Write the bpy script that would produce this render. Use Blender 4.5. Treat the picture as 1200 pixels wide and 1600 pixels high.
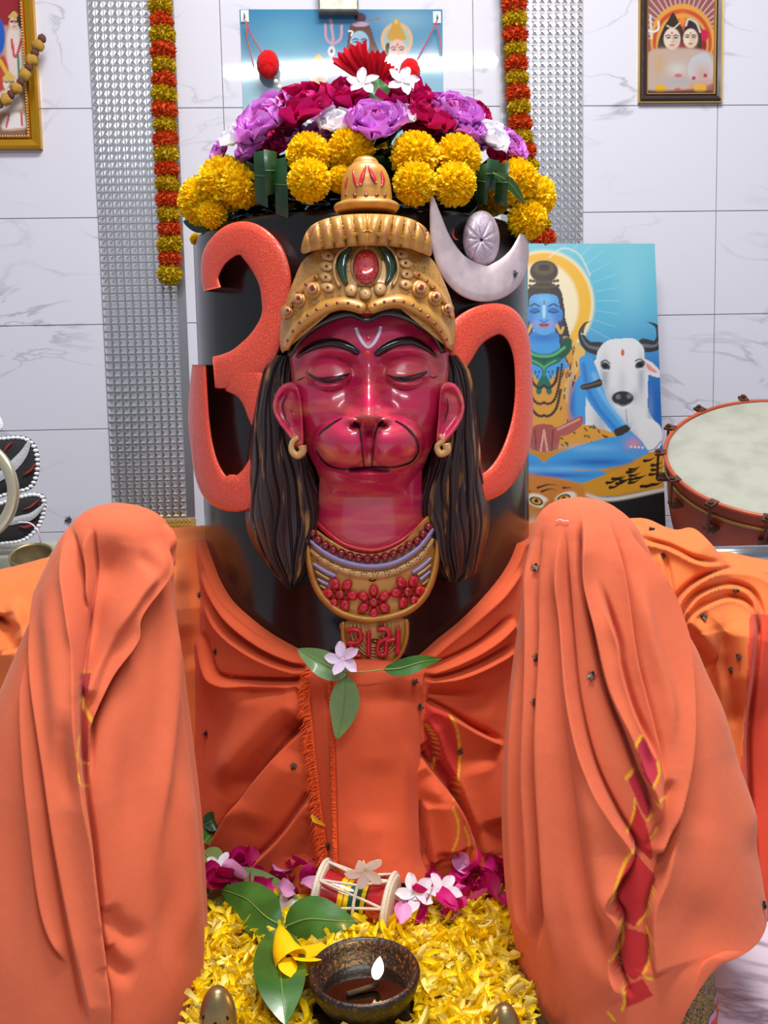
import bpy, bmesh, math, random
import numpy as np
from mathutils import Vector, Matrix

for o in list(bpy.data.objects):
    bpy.data.objects.remove(o)
SC = bpy.context.scene
COL = SC.collection
rnd = random.Random(7)
nrng = np.random.RandomState(11)

# ------------------------------------------------------------------ camera
F = 1500.0
CAM = np.array([0.0, 0.0, 0.75])
PITCH = math.radians(6.1)
ROLL = math.radians(1.2)
_f = np.array([0, math.cos(PITCH), -math.sin(PITCH)])
_u0 = np.array([0, math.sin(PITCH), math.cos(PITCH)])
_r0 = np.array([1.0, 0, 0])
_r = math.cos(ROLL) * _r0 - math.sin(ROLL) * _u0
_u = math.cos(ROLL) * _u0 + math.sin(ROLL) * _r0
cd = bpy.data.cameras.new('camera')
cam = bpy.data.objects.new('camera', cd)
COL.objects.link(cam)
cd.sensor_fit = 'HORIZONTAL'
cd.sensor_width = 36.0
cd.lens = 36.0 * F / 1200.0
cd.clip_start = 0.02
mw = Matrix.Identity(4)
for i in range(3):
    mw[i][0] = _r[i]; mw[i][1] = _u[i]; mw[i][2] = -_f[i]; mw[i][3] = CAM[i]
cam.matrix_world = mw
SC.camera = cam

# ------------------------------------------------------------------ world, lamps, exposure
SC.view_settings.view_transform = 'Standard'
SC.view_settings.look = 'None'
SC.view_settings.gamma = 1.0
SC.view_settings.use_curve_mapping = False
SC.view_settings.exposure = 0.16
W = bpy.data.worlds.new('hall_air'); SC.world = W
W.use_nodes = True
W.node_tree.nodes['Background'].inputs[0].default_value = (0.86, 0.90, 1.0, 1)
W.node_tree.nodes['Background'].inputs[1].default_value = 0.32

def area(name, loc, target, sx, sy, power, col=(1, 1, 1)):
    l = bpy.data.lights.new(name, 'AREA')
    l.shape = 'RECTANGLE'; l.size = sx; l.size_y = sy; l.energy = power; l.color = col
    o = bpy.data.objects.new(name, l); COL.objects.link(o)
    o.location = loc
    d = Vector(target) - Vector(loc)
    o.rotation_euler = d.to_track_quat('-Z', 'Y').to_euler()
    return o
area('tube_lamp_light', (0.34, -1.0, 3.0), (-0.1, 1.5, 0.8), 1.9, 0.045, 42, (0.93, 0.96, 1.0))
area('ceiling_lamp_light', (0.25, 1.05, 3.1), (0.1, 1.5, 0.0), 1.3, 0.5, 96, (1.0, 0.97, 0.92))

# ------------------------------------------------------------------ helpers
def lin(c):
    c = np.asarray(c, float) / 255.0
    return np.where(c <= 0.04045, c / 12.92, ((c + 0.055) / 1.055) ** 2.4)

def ray(px, py):
    px = np.asarray(px, float); py = np.asarray(py, float)
    d = _f * F + np.multiply.outer(px - 600.0, _r) - np.multiply.outer(py - 800.0, _u)
    return d / d[..., 1:2]
def at(px, py, Y):
    return CAM + ray(px, py) * np.asarray(Y, float)[..., None]
def at_z(px, py, z):
    d = ray(px, py)
    t = (np.asarray(z) - CAM[2]) / d[..., 2]
    return CAM + d * t[..., None]
def proj(P):
    q = np.asarray(P) - CAM
    w = q @ _f
    return 600 + F * (q @ _r) / w, 800 - F * (q @ _u) / w

AY = 1.70; RL = 0.285
AX = float(at(570.0, 640.0, 1.70)[0])
def on_cyl(px, py, R):
    d = ray(px, py)
    dx = d[..., 0]; dy = d[..., 1]
    a = dx * dx + dy * dy
    b = -2 * (dx * AX + dy * AY)
    c = AX * AX + AY * AY - np.asarray(R) ** 2
    disc = np.maximum(b * b - 4 * a * c, 0)
    t = (-b - np.sqrt(disc)) / (2 * a)
    return CAM + d * t[..., None]
def cylY(px, py, R=None):
    return on_cyl(px, py, RL if R is None else R)[..., 1]

# ---- mesh plumbing
def link(o, parent=None):
    COL.objects.link(o)
    if parent is not None:
        o.parent = parent
    return o
def mesh(name, V, Fc, mat=None, smooth=True, col=None):
    me = bpy.data.meshes.new(name)
    me.from_pydata([tuple(v) for v in np.asarray(V, float).tolist()], [], Fc if isinstance(Fc, list) else Fc.tolist())
    if col is not None:
        ca = me.color_attributes.new('Col', 'FLOAT_COLOR', 'POINT')
        c4 = np.ones((len(V), 4), np.float32); c4[:, :3] = col
        ca.data.foreach_set('color', c4.ravel())
    if smooth:
        me.polygons.foreach_set('use_smooth', [True] * len(me.polygons))
    if mat: me.materials.append(mat)
    me.update()
    return me
def obj(name, V, Fc, mat, parent=None, smooth=True, col=None):
    return link(bpy.data.objects.new(name, mesh(name, V, Fc, mat, smooth, col)), parent)
def inst(name, me, parent=None, loc=(0, 0, 0), rot=None, scale=1.0):
    o = bpy.data.objects.new(name, me)
    link(o, parent)
    if rot is None: rot = Matrix.Identity(3)
    s = scale if hasattr(scale, '__len__') else (scale,) * 3
    m = rot.to_4x4() @ Matrix.Diagonal((s[0], s[1], s[2], 1))
    m.translation = Vector(loc)
    o.matrix_local = m
    return o
def empty(name, loc=(0, 0, 0)):
    o = bpy.data.objects.new(name, None); COL.objects.link(o); o.location = loc
    o.empty_display_size = 0.02
    return o
def tag(o, label=None, cat=None, group=None, kind=None):
    if label: o['label'] = label
    if cat: o['category'] = cat
    if group: o['group'] = group
    if kind: o['kind'] = kind
    return o
def adopt(parent):
    """children built in world space keep their place under an Empty"""
    bpy.context.view_layer.update()
    inv = parent.matrix_world.inverted()
    for c in parent.children:
        c.matrix_parent_inverse = inv
def gridf(nu, nv, cu=False, cv=False, off=0):
    """index = v*nu+u"""
    U = nu if cu else nu - 1
    Vn = nv if cv else nv - 1
    u = np.arange(U); v = np.arange(Vn)
    uu, vv = np.meshgrid(u, v)
    u1 = (uu + 1) % nu; v1 = (vv + 1) % nv
    f = np.stack([vv * nu + uu, vv * nu + u1, v1 * nu + u1, v1 * nu + uu], -1).reshape(-1, 4)
    return f + off
class MB:
    def __init__(s): s.V = []; s.F = []; s.n = 0; s.C = []
    def add(s, V, Fc, c=None):
        V = np.asarray(V, float)
        s.V.append(V)
        s.F += [[i + s.n for i in f] for f in (Fc if isinstance(Fc, list) else Fc.tolist())]
        s.n += len(V)
        if c is not None: s.C.append(np.tile(np.asarray(c, float), (len(V), 1)))
    def verts(s): return np.concatenate(s.V)
    def mesh(s, name, mat, smooth=True):
        return mesh(name, s.verts(), s.F, mat, smooth, np.concatenate(s.C) if s.C else None)
    def build(s, name, mat, parent=None, smooth=True):
        return link(bpy.data.objects.new(name, s.mesh(name, mat, smooth)), parent)
def box_vf(x0, x1, y0, y1, z0, z1):
    V = [(x0, y0, z0), (x1, y0, z0), (x1, y1, z0), (x0, y1, z0), (x0, y0, z1), (x1, y0, z1), (x1, y1, z1), (x0, y1, z1)]
    Fc = [[0, 3, 2, 1], [4, 5, 6, 7], [0, 1, 5, 4], [1, 2, 6, 5], [2, 3, 7, 6], [3, 0, 4, 7]]
    return np.array(V, float), Fc
def tube_vf(P, r, m=8, closed=False, cap=True):
    P = np.asarray(P, float); n = len(P)
    r = np.broadcast_to(np.asarray(r, float), (n,))
    T = np.gradient(P, axis=0) if not closed else (np.roll(P, -1, 0) - np.roll(P, 1, 0))
    T /= np.linalg.norm(T, axis=1, keepdims=True) + 1e-12
    ref = np.array([0.13, 0.31, 0.94])
    if abs((T @ ref)).mean() > 0.9: ref = np.array([1.0, 0.1, 0])
    A = np.cross(T, ref); A /= np.linalg.norm(A, axis=1, keepdims=True) + 1e-12
    B = np.cross(T, A)
    a = np.linspace(0, 2 * np.pi, m, endpoint=False)
    V = P[:, None] + r[:, None, None] * (np.cos(a)[None, :, None] * A[:, None] + np.sin(a)[None, :, None] * B[:, None])
    Fc = gridf(m, n, True, closed).tolist()
    V = V.reshape(-1, 3)
    if cap and not closed:
        Fc.append(list(range(m))[::-1]); Fc.append([(n - 1) * m + i for i in range(m)])
    return V, Fc
def lathe_vf(prof, m=32):
    """prof: list of (r, z)"""
    p = np.asarray(prof, float)
    a = np.linspace(0, 2 * np.pi, m, endpoint=False)
    V = np.stack([p[:, None, 0] * np.cos(a), p[:, None, 0] * np.sin(a), np.repeat(p[:, 1:2], m, 1)], -1).reshape(-1, 3)
    return V, gridf(m, len(p), True)
def sphere_vf(nu=20, nv=12):
    t = np.linspace(0, np.pi, nv)
    return lathe_vf(np.stack([np.sin(t), -np.cos(t)], -1), nu)
def crom(pts, n=60, closed=False):
    """Catmull-Rom through pts (k,d) resampled to n"""
    P = np.asarray(pts, float); k = len(P)
    if closed:
        Q = np.concatenate([P[-1:], P, P[:2]])
        seg = k
    else:
        Q = np.concatenate([2 * P[:1] - P[1:2], P, 2 * P[-1:] - P[-2:-1]])
        seg = k - 1
    out = []
    m = 16
    for i in range(seg):
        p0, p1, p2, p3 = Q[i], Q[i + 1], Q[i + 2], Q[i + 3]
        t = np.linspace(0, 1, m, endpoint=False)[:, None]
        out.append(0.5 * (2 * p1 + (p2 - p0) * t + (2 * p0 - 5 * p1 + 4 * p2 - p3) * t ** 2 + (3 * p1 - p0 - 3 * p2 + p3) * t ** 3))
    if not closed: out.append(P[-1:])
    C = np.concatenate(out)
    if closed: C = np.concatenate([C, C[:1]])
    L = np.concatenate([[0], np.cumsum(np.linalg.norm(np.diff(C[:, :2], axis=0), axis=1) + 1e-9)])
    s = np.linspace(0, L[-1], n, endpoint=not closed)
    return np.stack([np.interp(s, L, C[:, j]) for j in range(C.shape[1])], -1)
def lerpsmooth(x, xs, ys):
    """smooth interpolation of a table"""
    xs = np.asarray(xs, float); ys = np.asarray(ys, float)
    d = np.gradient(ys, xs)
    x = np.clip(x, xs[0], xs[-1])
    i = np.clip(np.searchsorted(xs, x, side='right') - 1, 0, len(xs) - 2)
    h = xs[i + 1] - xs[i]; t = (x - xs[i]) / h
    return (2*t**3 - 3*t**2 + 1) * ys[i] + (t**3 - 2*t**2 + t) * h * d[i] + (-2*t**3 + 3*t**2) * ys[i+1] + (t**3 - t**2) * h * d[i+1]
def sstep(a, b, x):
    t = np.clip((x - a) / (b - a), 0, 1)
    return t * t * (3 - 2 * t)
def dist_poly(X, Yp, poly):
    """unsigned dist, signed side (+ = right of travel on screen), parameter 0..1"""
    best = np.full(X.shape, 1e9); side = np.zeros(X.shape); par = np.zeros(X.shape)
    n = len(poly) - 1
    for i in range(n):
        ax, ay = poly[i][0], poly[i][1]; bx, by = poly[i + 1][0], poly[i + 1][1]
        vx, vy = bx - ax, by - ay
        L2 = vx * vx + vy * vy + 1e-9
        t = np.clip(((X - ax) * vx + (Yp - ay) * vy) / L2, 0, 1)
        dx = X - ax - t * vx; dy = Yp - ay - t * vy
        d = np.hypot(dx, dy)
        m = d < best
        best = np.where(m, d, best)
        side = np.where(m, np.sign(-(vx * dy - vy * dx)), side)
        par = np.where(m, (i + t) / n, par)
    return best, side, par
def fnoise(x, y, seed=0, octv=3):
    r = np.random.RandomState(seed)
    o = np.zeros_like(np.asarray(x, float)); a = 1.0
    for k in range(octv):
        for j in range(4):
            th = r.rand() * 6.28; ph = r.rand() * 6.28; f = (1.6 ** k) * (0.7 + 0.6 * r.rand())
            o = o + a * np.sin(f * (x * math.cos(th) + y * math.sin(th)) + ph)
        a *= 0.55
    return o / 5
def brush(X, Yp, strokes, gain=1.0):
    """sum of cloth-fold strokes: (kind, amp, width, pts, [taper])"""
    shp = X.shape; X = X.ravel(); Yp = Yp.ravel()
    out = np.zeros_like(X)
    for s in strokes:
        kind, amp, w, pts = s[:4]
        tp = s[4] if len(s) > 4 else (0.15, 0.15)
        if kind == 'dent':
            out -= amp * np.exp(-((X - pts[0][0]) / w[0]) ** 2 - ((Yp - pts[0][1]) / w[1]) ** 2); continue
        poly = crom(pts, max(16, 9 * len(pts)))
        mg = 5 * w + 8
        i = np.nonzero((X > poly[:, 0].min() - mg) & (X < poly[:, 0].max() + mg) & (Yp > poly[:, 1].min() - mg) & (Yp < poly[:, 1].max() + mg))[0]
        if not len(i): continue
        d, side, t = dist_poly(X[i], Yp[i], poly)
        env = np.ones_like(t)
        if tp[0] > 0: env = env * sstep(0, tp[0], t)
        if tp[1] > 0: env = env * sstep(0, tp[1], 1 - t)
        # beyond the stroke ends the fold dies away
        if kind == 'ridge':
            v = amp * np.exp(-(d / w) ** 2)
        elif kind in ('step', 'stepl'):
            sd = d * side * (1 if kind == 'step' else -1)
            k = sstep(-3.5, 4.0, sd)
            v = amp * (np.exp(-np.maximum(sd, 0) / w) * k - .30 * np.exp(np.minimum(sd, 0) / (.6 * w)) * (1 - k) - .45 * np.exp(-((sd + 4.5) / 4.0) ** 2))
        else:
            v = -amp * np.exp(-(d / w) ** 2 * .7)
        out[i] += env * v
    return gain * out.reshape(shp)

# ---- materials
def MAT(name, col=(200, 200, 200), rough=0.5, metal=0.0, noise=None, bump=None, attr=False, spec=0.5, coat=0.0, sheen=0.0, emit=None, trans=0.0, sss=0.0, col2=None, wave=None, thin=0.0):
    m = bpy.data.materials.new(name); m.use_nodes = True
    nt = m.node_tree; N = nt.nodes; L = nt.links
    b = N['Principled BSDF']
    c = tuple(lin(col)) + (1,)
    b.inputs['Base Color'].default_value = c
    b.inputs['Roughness'].default_value = rough
    b.inputs['Metallic'].default_value = metal
    b.inputs['Specular IOR Level'].default_value = spec
    b.inputs['Coat Weight'].default_value = coat
    b.inputs['Coat Roughness'].default_value = 0.08
    b.inputs['Sheen Weight'].default_value = sheen
    b.inputs['Transmission Weight'].default_value = trans
    if sss:
        b.inputs['Subsurface Weight'].default_value = sss
        b.inputs['Subsurface Radius'].default_value = (0.01, 0.006, 0.004)
    tc = N.new('ShaderNodeTexCoord')
    src = None
    if attr:
        a = N.new('ShaderNodeAttribute'); a.attribute_name = 'Col'
        src = a.outputs['Color']
    if noise:
        sc, amt = noise[:2]
        n = N.new('ShaderNodeTexNoise'); n.inputs['Scale'].default_value = sc; n.inputs['Detail'].default_value = 5
        mp = N.new('ShaderNodeMapping')
        if len(noise) > 2: mp.inputs['Scale'].default_value = noise[2]
        L.new(tc.outputs['Object'], mp.inputs['Vector']); L.new(mp.outputs[0], n.inputs['Vector'])
        r = N.new('ShaderNodeValToRGB')
        r.color_ramp.elements[0].position = 0.35; r.color_ramp.elements[1].position = 0.65
        if len(noise) > 3:
            r.color_ramp.elements[0].position = noise[3][0]; r.color_ramp.elements[1].position = noise[3][1]
        L.new(n.outputs['Fac'], r.inputs['Fac'])
        mx = N.new('ShaderNodeMix'); mx.data_type = 'RGBA'
        if col2 is not None:
            L.new(r.outputs['Color'], mx.inputs['Factor'])
            mx.inputs[7].default_value = tuple(lin(col2)) + (1,)
        else:
            mx.inputs['Factor'].default_value = amt
            mx.blend_type = 'MULTIPLY'
            L.new(r.outputs['Color'], mx.inputs[7])
        if src is not None: L.new(src, mx.inputs[6])
        else: mx.inputs[6].default_value = c
        src = mx.outputs[2]
    if src is not None: L.new(src, b.inputs['Base Color'])
    if bump:
        sc, st = bump[:2]
        if wave:
            n2 = N.new('ShaderNodeTexWave'); n2.inputs['Scale'].default_value = sc; n2.inputs['Distortion'].default_value = wave
            out = n2.outputs['Fac']
        else:
            n2 = N.new('ShaderNodeTexNoise'); n2.inputs['Scale'].default_value = sc; n2.inputs['Detail'].default_value = 3
            out = n2.outputs['Fac']
        mp2 = N.new('ShaderNodeMapping')
        if len(bump) > 2: mp2.inputs['Scale'].default_value = bump[2]
        L.new(tc.outputs['Object'], mp2.inputs['Vector']); L.new(mp2.outputs[0], n2.inputs['Vector'])
        bp = N.new('ShaderNodeBump'); bp.inputs['Strength'].default_value = st; bp.inputs['Distance'].default_value = 0.002
        L.new(out, bp.inputs['Height']); L.new(bp.outputs[0], b.inputs['Normal'])
    if thin:      # light shining through thin petals
        tb = N.new('ShaderNodeBsdfTranslucent'); ms = N.new('ShaderNodeMixShader'); ms.inputs[0].default_value = thin
        if src is not None: L.new(src, tb.inputs['Color'])
        else: tb.inputs['Color'].default_value = c
        L.new(b.outputs[0], ms.inputs[1]); L.new(tb.outputs[0], ms.inputs[2])
        L.new(ms.outputs[0], N['Material Output'].inputs['Surface'])
    if emit:
        b.inputs['Emission Color'].default_value = tuple(lin(emit[0])) + (1,)
        b.inputs['Emission Strength'].default_value = emit[1]
    return m

# ---- picture painting on arbitrary points (flat print on posters)
class Paint:
    def __init__(s, X, Yp, col):
        s.X = np.asarray(X).ravel(); s.Y = np.asarray(Yp).ravel(); s.C = np.tile(lin(col), (s.X.size, 1))
    def near(s, x0, x1, y0, y1, m):
        return np.nonzero((s.X > x0 - m) & (s.X < x1 + m) & (s.Y > y0 - m) & (s.Y < y1 + m))[0]
    def mixi(s, i, a, col):
        a = np.clip(a, 0, 1)[:, None]
        s.C[i] = s.C[i] * (1 - a) + lin(col) * a
    def mix(s, a, col): s.mixi(np.arange(s.X.size), a, col)
    def vgrad(s, y0, c0, y1, c1):
        t = sstep(y0, y1, s.Y)[..., None]
        s.C = lin(c0) * (1 - t) + lin(c1) * t
    def ell(s, cx, cy, rx, ry, col, soft=1.5, rot=0, a=1):
        R = max(rx, ry); i = s.near(cx - R, cx + R, cy - R, cy + R, soft + 1)
        if not len(i): return
        dx = s.X[i] - cx; dy = s.Y[i] - cy
        c, n = math.cos(rot), math.sin(rot)
        q = np.sqrt(((dx * c + dy * n) / rx) ** 2 + ((-dx * n + dy * c) / ry) ** 2)
        s.mixi(i, sstep(-soft * .5, soft * .5, (1 - q) * min(rx, ry)) * a, col)
    def poly(s, pts, col, soft=1.5, smooth=True, a=1):
        P = crom(pts, len(pts) * 8, True) if smooth else np.asarray(pts, float)
        i = s.near(P[:, 0].min(), P[:, 0].max(), P[:, 1].min(), P[:, 1].max(), soft + 2)
        if not len(i): return
        X = s.X[i]; Yp = s.Y[i]
        ins = np.zeros(X.shape, bool)
        for (x0, y0), (x1, y1) in zip(P, np.roll(P, -1, 0)):
            if y0 == y1: continue
            ins ^= ((y0 > Yp) != (y1 > Yp)) & (X < (x1 - x0) * (Yp - y0) / (y1 - y0) + x0)
        if soft <= 1.6: s.mixi(i, ins.astype(float) * a, col)
        else:
            d, _, _ = dist_poly(X, Yp, np.concatenate([P, P[:1]]))
            s.mixi(i, sstep(-soft, soft, np.where(ins, d, -d)) * a, col)
    def line(s, pts, w, col, soft=1.0, a=1, taper=False):
        P = crom(pts, len(pts) * 6) if len(pts) > 2 else np.asarray(pts, float)
        i = s.near(P[:, 0].min(), P[:, 0].max(), P[:, 1].min(), P[:, 1].max(), w + soft)
        if not len(i): return
        d, _, t = dist_poly(s.X[i], s.Y[i], P)
        ww = w * (1 - t) if taper else w
        s.mixi(i, (1 - sstep(ww - soft * .5, ww + soft * .5, d)) * a, col)
    def bulge(s, cx, cy, rx, ry, col, a=0.5):
        q = ((s.X - cx) / rx) ** 2 + ((s.Y - cy) / ry) ** 2
        i = np.nonzero(q < 6)[0]
        s.mixi(i, np.exp(-q[i]) * a, col)
# ------------------------------------------------------------------ room shell
WA = math.radians(2.9)
WU = np.array([math.cos(WA), math.sin(WA), 0]); WN = np.array([math.sin(WA), -math.cos(WA), 0])
W0 = np.array([0, 2.80, 0.0])
def wpt(u, z, off=0.0):
    u = np.asarray(u, float); z = np.asarray(z, float); off = np.asarray(off, float)
    u, z, off = np.broadcast_arrays(u, z, off)
    return W0 + u[..., None] * WU + off[..., None] * WN + z[..., None] * np.array([0, 0, 1.0])
def wuv(px, py, off=0.0):
    d = ray(px, py)
    t = ((W0 + WN * off - CAM) @ WN) / (d @ WN)
    P = CAM + d * t[..., None]
    q = P - W0
    return float(q @ WU), float(P[2])
def wbox(u0, u1, z0, z1, o0, o1, bev=0.0):
    """box on the wall; front face bevelled when bev > 0"""
    b = bev
    V = [wpt(u0, z0, o0), wpt(u1, z0, o0), wpt(u1, z1, o0), wpt(u0, z1, o0),
         wpt(u0, z0, o1 - b), wpt(u1, z0, o1 - b), wpt(u1, z1, o1 - b), wpt(u0, z1, o1 - b)]
    Fc = [[0, 1, 5, 4], [1, 2, 6, 5], [2, 3, 7, 6], [3, 0, 4, 7], [3, 2, 1, 0]]
    if b:
        V += [wpt(u0 + b, z0 + b, o1), wpt(u1 - b, z0 + b, o1), wpt(u1 - b, z1 - b, o1), wpt(u0 + b, z1 - b, o1)]
        Fc += [[4, 5, 9, 8], [5, 6, 10, 9], [6, 7, 11, 10], [7, 4, 8, 11], [8, 9, 10, 11]]
    else:
        Fc += [[4, 5, 6, 7]]
    return np.array(V), Fc

def marble_mat(name, base, vein, rough):
    m = bpy.data.materials.new(name); m.use_nodes = True
    N = m.node_tree.nodes; L = m.node_tree.links; b = N['Principled BSDF']
    tc = N.new('ShaderNodeTexCoord'); mp = N.new('ShaderNodeMapping')
    mp.inputs['Rotation'].default_value = (0.3, 0.55, 0.2); mp.inputs['Scale'].default_value = (1.0, 1.0, 2.2)
    n = N.new('ShaderNodeTexNoise'); n.inputs['Scale'].default_value = 2.3; n.inputs['Detail'].default_value = 7; n.inputs['Distortion'].default_value = 1.1
    L.new(tc.outputs['Object'], mp.inputs[0]); L.new(mp.outputs[0], n.inputs['Vector'])
    r = N.new('ShaderNodeValToRGB'); e = r.color_ramp.elements
    e[0].position = 0.478; e[0].color = (0, 0, 0, 1); e[1].position = 0.5; e[1].color = (1, 1, 1, 1)
    e2 = r.color_ramp.elements.new(0.518); e2.color = (0, 0, 0, 1)
    L.new(n.outputs['Fac'], r.inputs['Fac'])
    n3 = N.new('ShaderNodeTexNoise'); n3.inputs['Scale'].default_value = 3.1; n3.inputs['Detail'].default_value = 3
    L.new(tc.outputs['Object'], n3.inputs['Vector'])
    mu = N.new('ShaderNodeMath'); mu.operation = 'MULTIPLY'
    L.new(r.outputs['Color'], mu.inputs[0])
    r3 = N.new('ShaderNodeValToRGB'); r3.color_ramp.elements[0].position = .45; r3.color_ramp.elements[1].position = .7
    L.new(n3.outputs['Fac'], r3.inputs['Fac']); L.new(r3.outputs['Color'], mu.inputs[1])
    mx = N.new('ShaderNodeMix'); mx.data_type = 'RGBA'
    mx.inputs[6].default_value = tuple(lin(base)) + (1,); mx.inputs[7].default_value = tuple(lin(vein)) + (1,)
    L.new(mu.outputs[0], mx.inputs['Factor']); L.new(mx.outputs[2], b.inputs['Base Color'])
    b.inputs['Roughness'].default_value = rough
    b.inputs['Specular IOR Level'].default_value = 0.5
    return m
m_tile = marble_mat('white_marble_tile', (194, 194, 205), (150, 151, 163), 0.035)
m_grout = MAT('grout', (150, 150, 155), 0.9)
m_floor = marble_mat('floor_marble', (196, 190, 205), (60, 56, 66), 0.15)

V, Fc = wbox(-2.6, 2.6, -0.05, 3.3, -0.12, 0.0)
wall = obj('wall_back', V, Fc, m_grout, smooth=False); tag(wall, 'white marble tiled wall with thin grey joints behind the idol', kind='structure')
TH = 0.2935; TW = 0.70
u_j, z_j = wuv(739, 100); _, z_r = wuv(1000, 332)
z0 = z_r - TH * math.floor(z_r / TH) - TH
for r_ in range(0, 12):
    zz = z0 + r_ * TH
    for c_ in range(-4, 4):
        uu = u_j + c_ * TW
        V, Fc = wbox(max(uu, -2.6) + .0008, min(uu + TW, 2.6) - .0008, max(zz, -.04) + .0008, zz + TH - .0008, -0.002, 0.008, 0.0012)
        if uu + TW > -2.5 and uu < 2.55: obj('tile', V, Fc, m_tile, wall, smooth=False)

V, Fc = box_vf(-2.4, 2.4, -1.6, 3.0, -0.06, -0.008)
floor = obj('floor', V, Fc, m_grout, smooth=False); tag(floor, 'pale marble floor with dark stains', kind='structure')
for i in range(8):
    for j in range(8):
        x0 = -2.4 + i * .6; y0 = -1.6 + j * .6
        if y0 > 2.3: continue
        V, Fc = box_vf(x0 + .001, x0 + .599, y0 + .001, y0 + .599, -0.01, 0.0)
        obj('floor_slab', V, Fc, m_floor, floor, smooth=False)
# ceiling slab, out of frame; the two area lights below it have no housings
V, Fc = box_vf(-2.4, 2.4, -1.6, 3.0, 3.3, 3.36)
ceil = obj('ceiling', V, Fc, MAT('ceiling_paint', (225, 225, 222), .9), smooth=False); tag(ceil, 'plain white painted ceiling', kind='structure')

# embossed steel strips
m_steel = MAT('embossed_steel', (243, 244, 246), 0.21, 1.0)
m_steel_flat = MAT('brushed_steel', (150, 150, 154), 0.35, 0.9)
m_brass_sheet = MAT('embossed_brass', (236, 200, 120), 0.35, 0.8)
def stud_sheet(name, u0, u1, z0, z1, nx, mat, mflat, lab, edge):
    p = (u1 - u0) / nx; nz = int((z1 - z0) / p)
    V, Fc = wbox(u0 - (edge if edge < 0 else 0) * 0 + min(edge, 0), u1 + max(edge, 0), z0, z0 + nz * p, 0.006, 0.012)
    root = obj(name, V, Fc, mflat, smooth=False); tag(root, lab, kind='structure')
    VV = []; FF = []; k = 0
    for j in range(nz):
        for i in range(nx):
            a, b_ = u0 + i * p, z0 + j * p
            g = p * .07
            q = [(a + g, b_ + g, .0122), (a + p - g, b_ + g, .0122), (a + p - g, b_ + p - g, .0122), (a + g, b_ + p - g, .0122)]
            h = p * .40; tops = [(a + h, b_ + h, .0200), (a + p - h, b_ + h, .0200), (a + p - h, b_ + p - h, .0200), (a + h, b_ + p - h, .0200)]
            VV += q + tops
            FF += [[k, k + 1, k + 5, k + 4], [k + 1, k + 2, k + 6, k + 5], [k + 2, k + 3, k + 7, k + 6], [k + 3, k, k + 4, k + 7], [k + 4, k + 5, k + 6, k + 7]]
            k += 8
    VV = np.array(VV)
    o = obj('embossed_studs', wpt(VV[:, 0], VV[:, 1], VV[:, 2]), FF, mat, root, smooth=False); o['kind'] = 'stuff'
    return root
ul, _ = wuv(157.5, 400); ur, _ = wuv(276.5, 400); _, zb = wuv(235, 808)
stud_sheet('trim_1', ul, ur, zb, 2.35, 10, m_steel, m_steel_flat, 'embossed steel strip on the wall, its foot in view, left of the idol', 0.022)
ul2, _ = wuv(793.0, 200); ur2, _ = wuv(909.5, 200)
stud_sheet('trim_2', ul2, ur2, zb, 2.35, 10, m_steel, m_steel_flat, 'embossed steel strip on the wall above the blue painting', -0.022)
stud_sheet('trim_3', ur - .08, ur + .012, zb - .075, zb - .004, 8, m_brass_sheet, m_brass_sheet, 'short gold embossed strip at the foot of the steel strip', 0.012)

# ------------------------------------------------------------------ flat prints
m_print = MAT('glossy_print', attr=True, rough=0.06, spec=0.45)
m_paintm = MAT('painted_board', attr=True, rough=0.35, spec=0.3)
m_gold = MAT('gold_frame', (214, 158, 40), 0.28, 0.85, bump=(60, .25))
m_darkframe = MAT('dark_frame', (48, 30, 32), 0.3, 0.1, coat=.3)
m_goldtrim = MAT('gold_trim', (200, 165, 95), 0.3, 0.8)

def print_grid(c00, c10, c11, c01, nu, nv):
    """corner points top-left, top-right, bottom-right, bottom-left"""
    u = np.linspace(0, 1, nu)[None, :, None]; v = np.linspace(0, 1, nv)[:, None, None]
    P = (1 - u) * (1 - v) * c00 + u * (1 - v) * c10 + u * v * c11 + (1 - u) * v * c01
    P = P.reshape(-1, 3)
    X, Yp = proj(P)
    return P, X, Yp
def face_paint(p, cx, cy, r, skin, dark, lip, sh, bindi=(200, 40, 30)):
    """small painted face: r = half width"""
    p.ell(cx, cy, r, r * 1.32, skin, 2)
    p.bulge(cx + r * .5, cy + r * .2, r * .5, r, sh, .45)
    p.bulge(cx, cy + r * 1.1, r * .7, r * .3, sh, .35)
    for s in (-1, 1):
        p.line([(cx + s * r * .15, cy - r * .38), (cx + s * r * .45, cy - r * .5), (cx + s * r * .75, cy - r * .34)], max(.8, r * .06), dark)
        p.ell(cx + s * r * .42, cy - r * .12, r * .22, r * .11, (235, 235, 235), 1)
        p.ell(cx + s * r * .42, cy - r * .12, r * .1, r * .11, dark, 1)
        p.line([(cx + s * r * .18, cy - r * .12), (cx + s * r * .42, cy - r * .24), (cx + s * r * .68, cy - r * .1)], max(.7, r * .05), dark)
    p.line([(cx + r * .1, cy - r * .1), (cx + r * .16, cy + r * .3), (cx - r * .1, cy + r * .42)], max(.6, r * .05), sh)
    p.ell(cx, cy + r * .72, r * .3, r * .11, lip, 1)
    p.ell(cx, cy - r * .72, r * .1, r * .16, bindi, 1)

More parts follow.
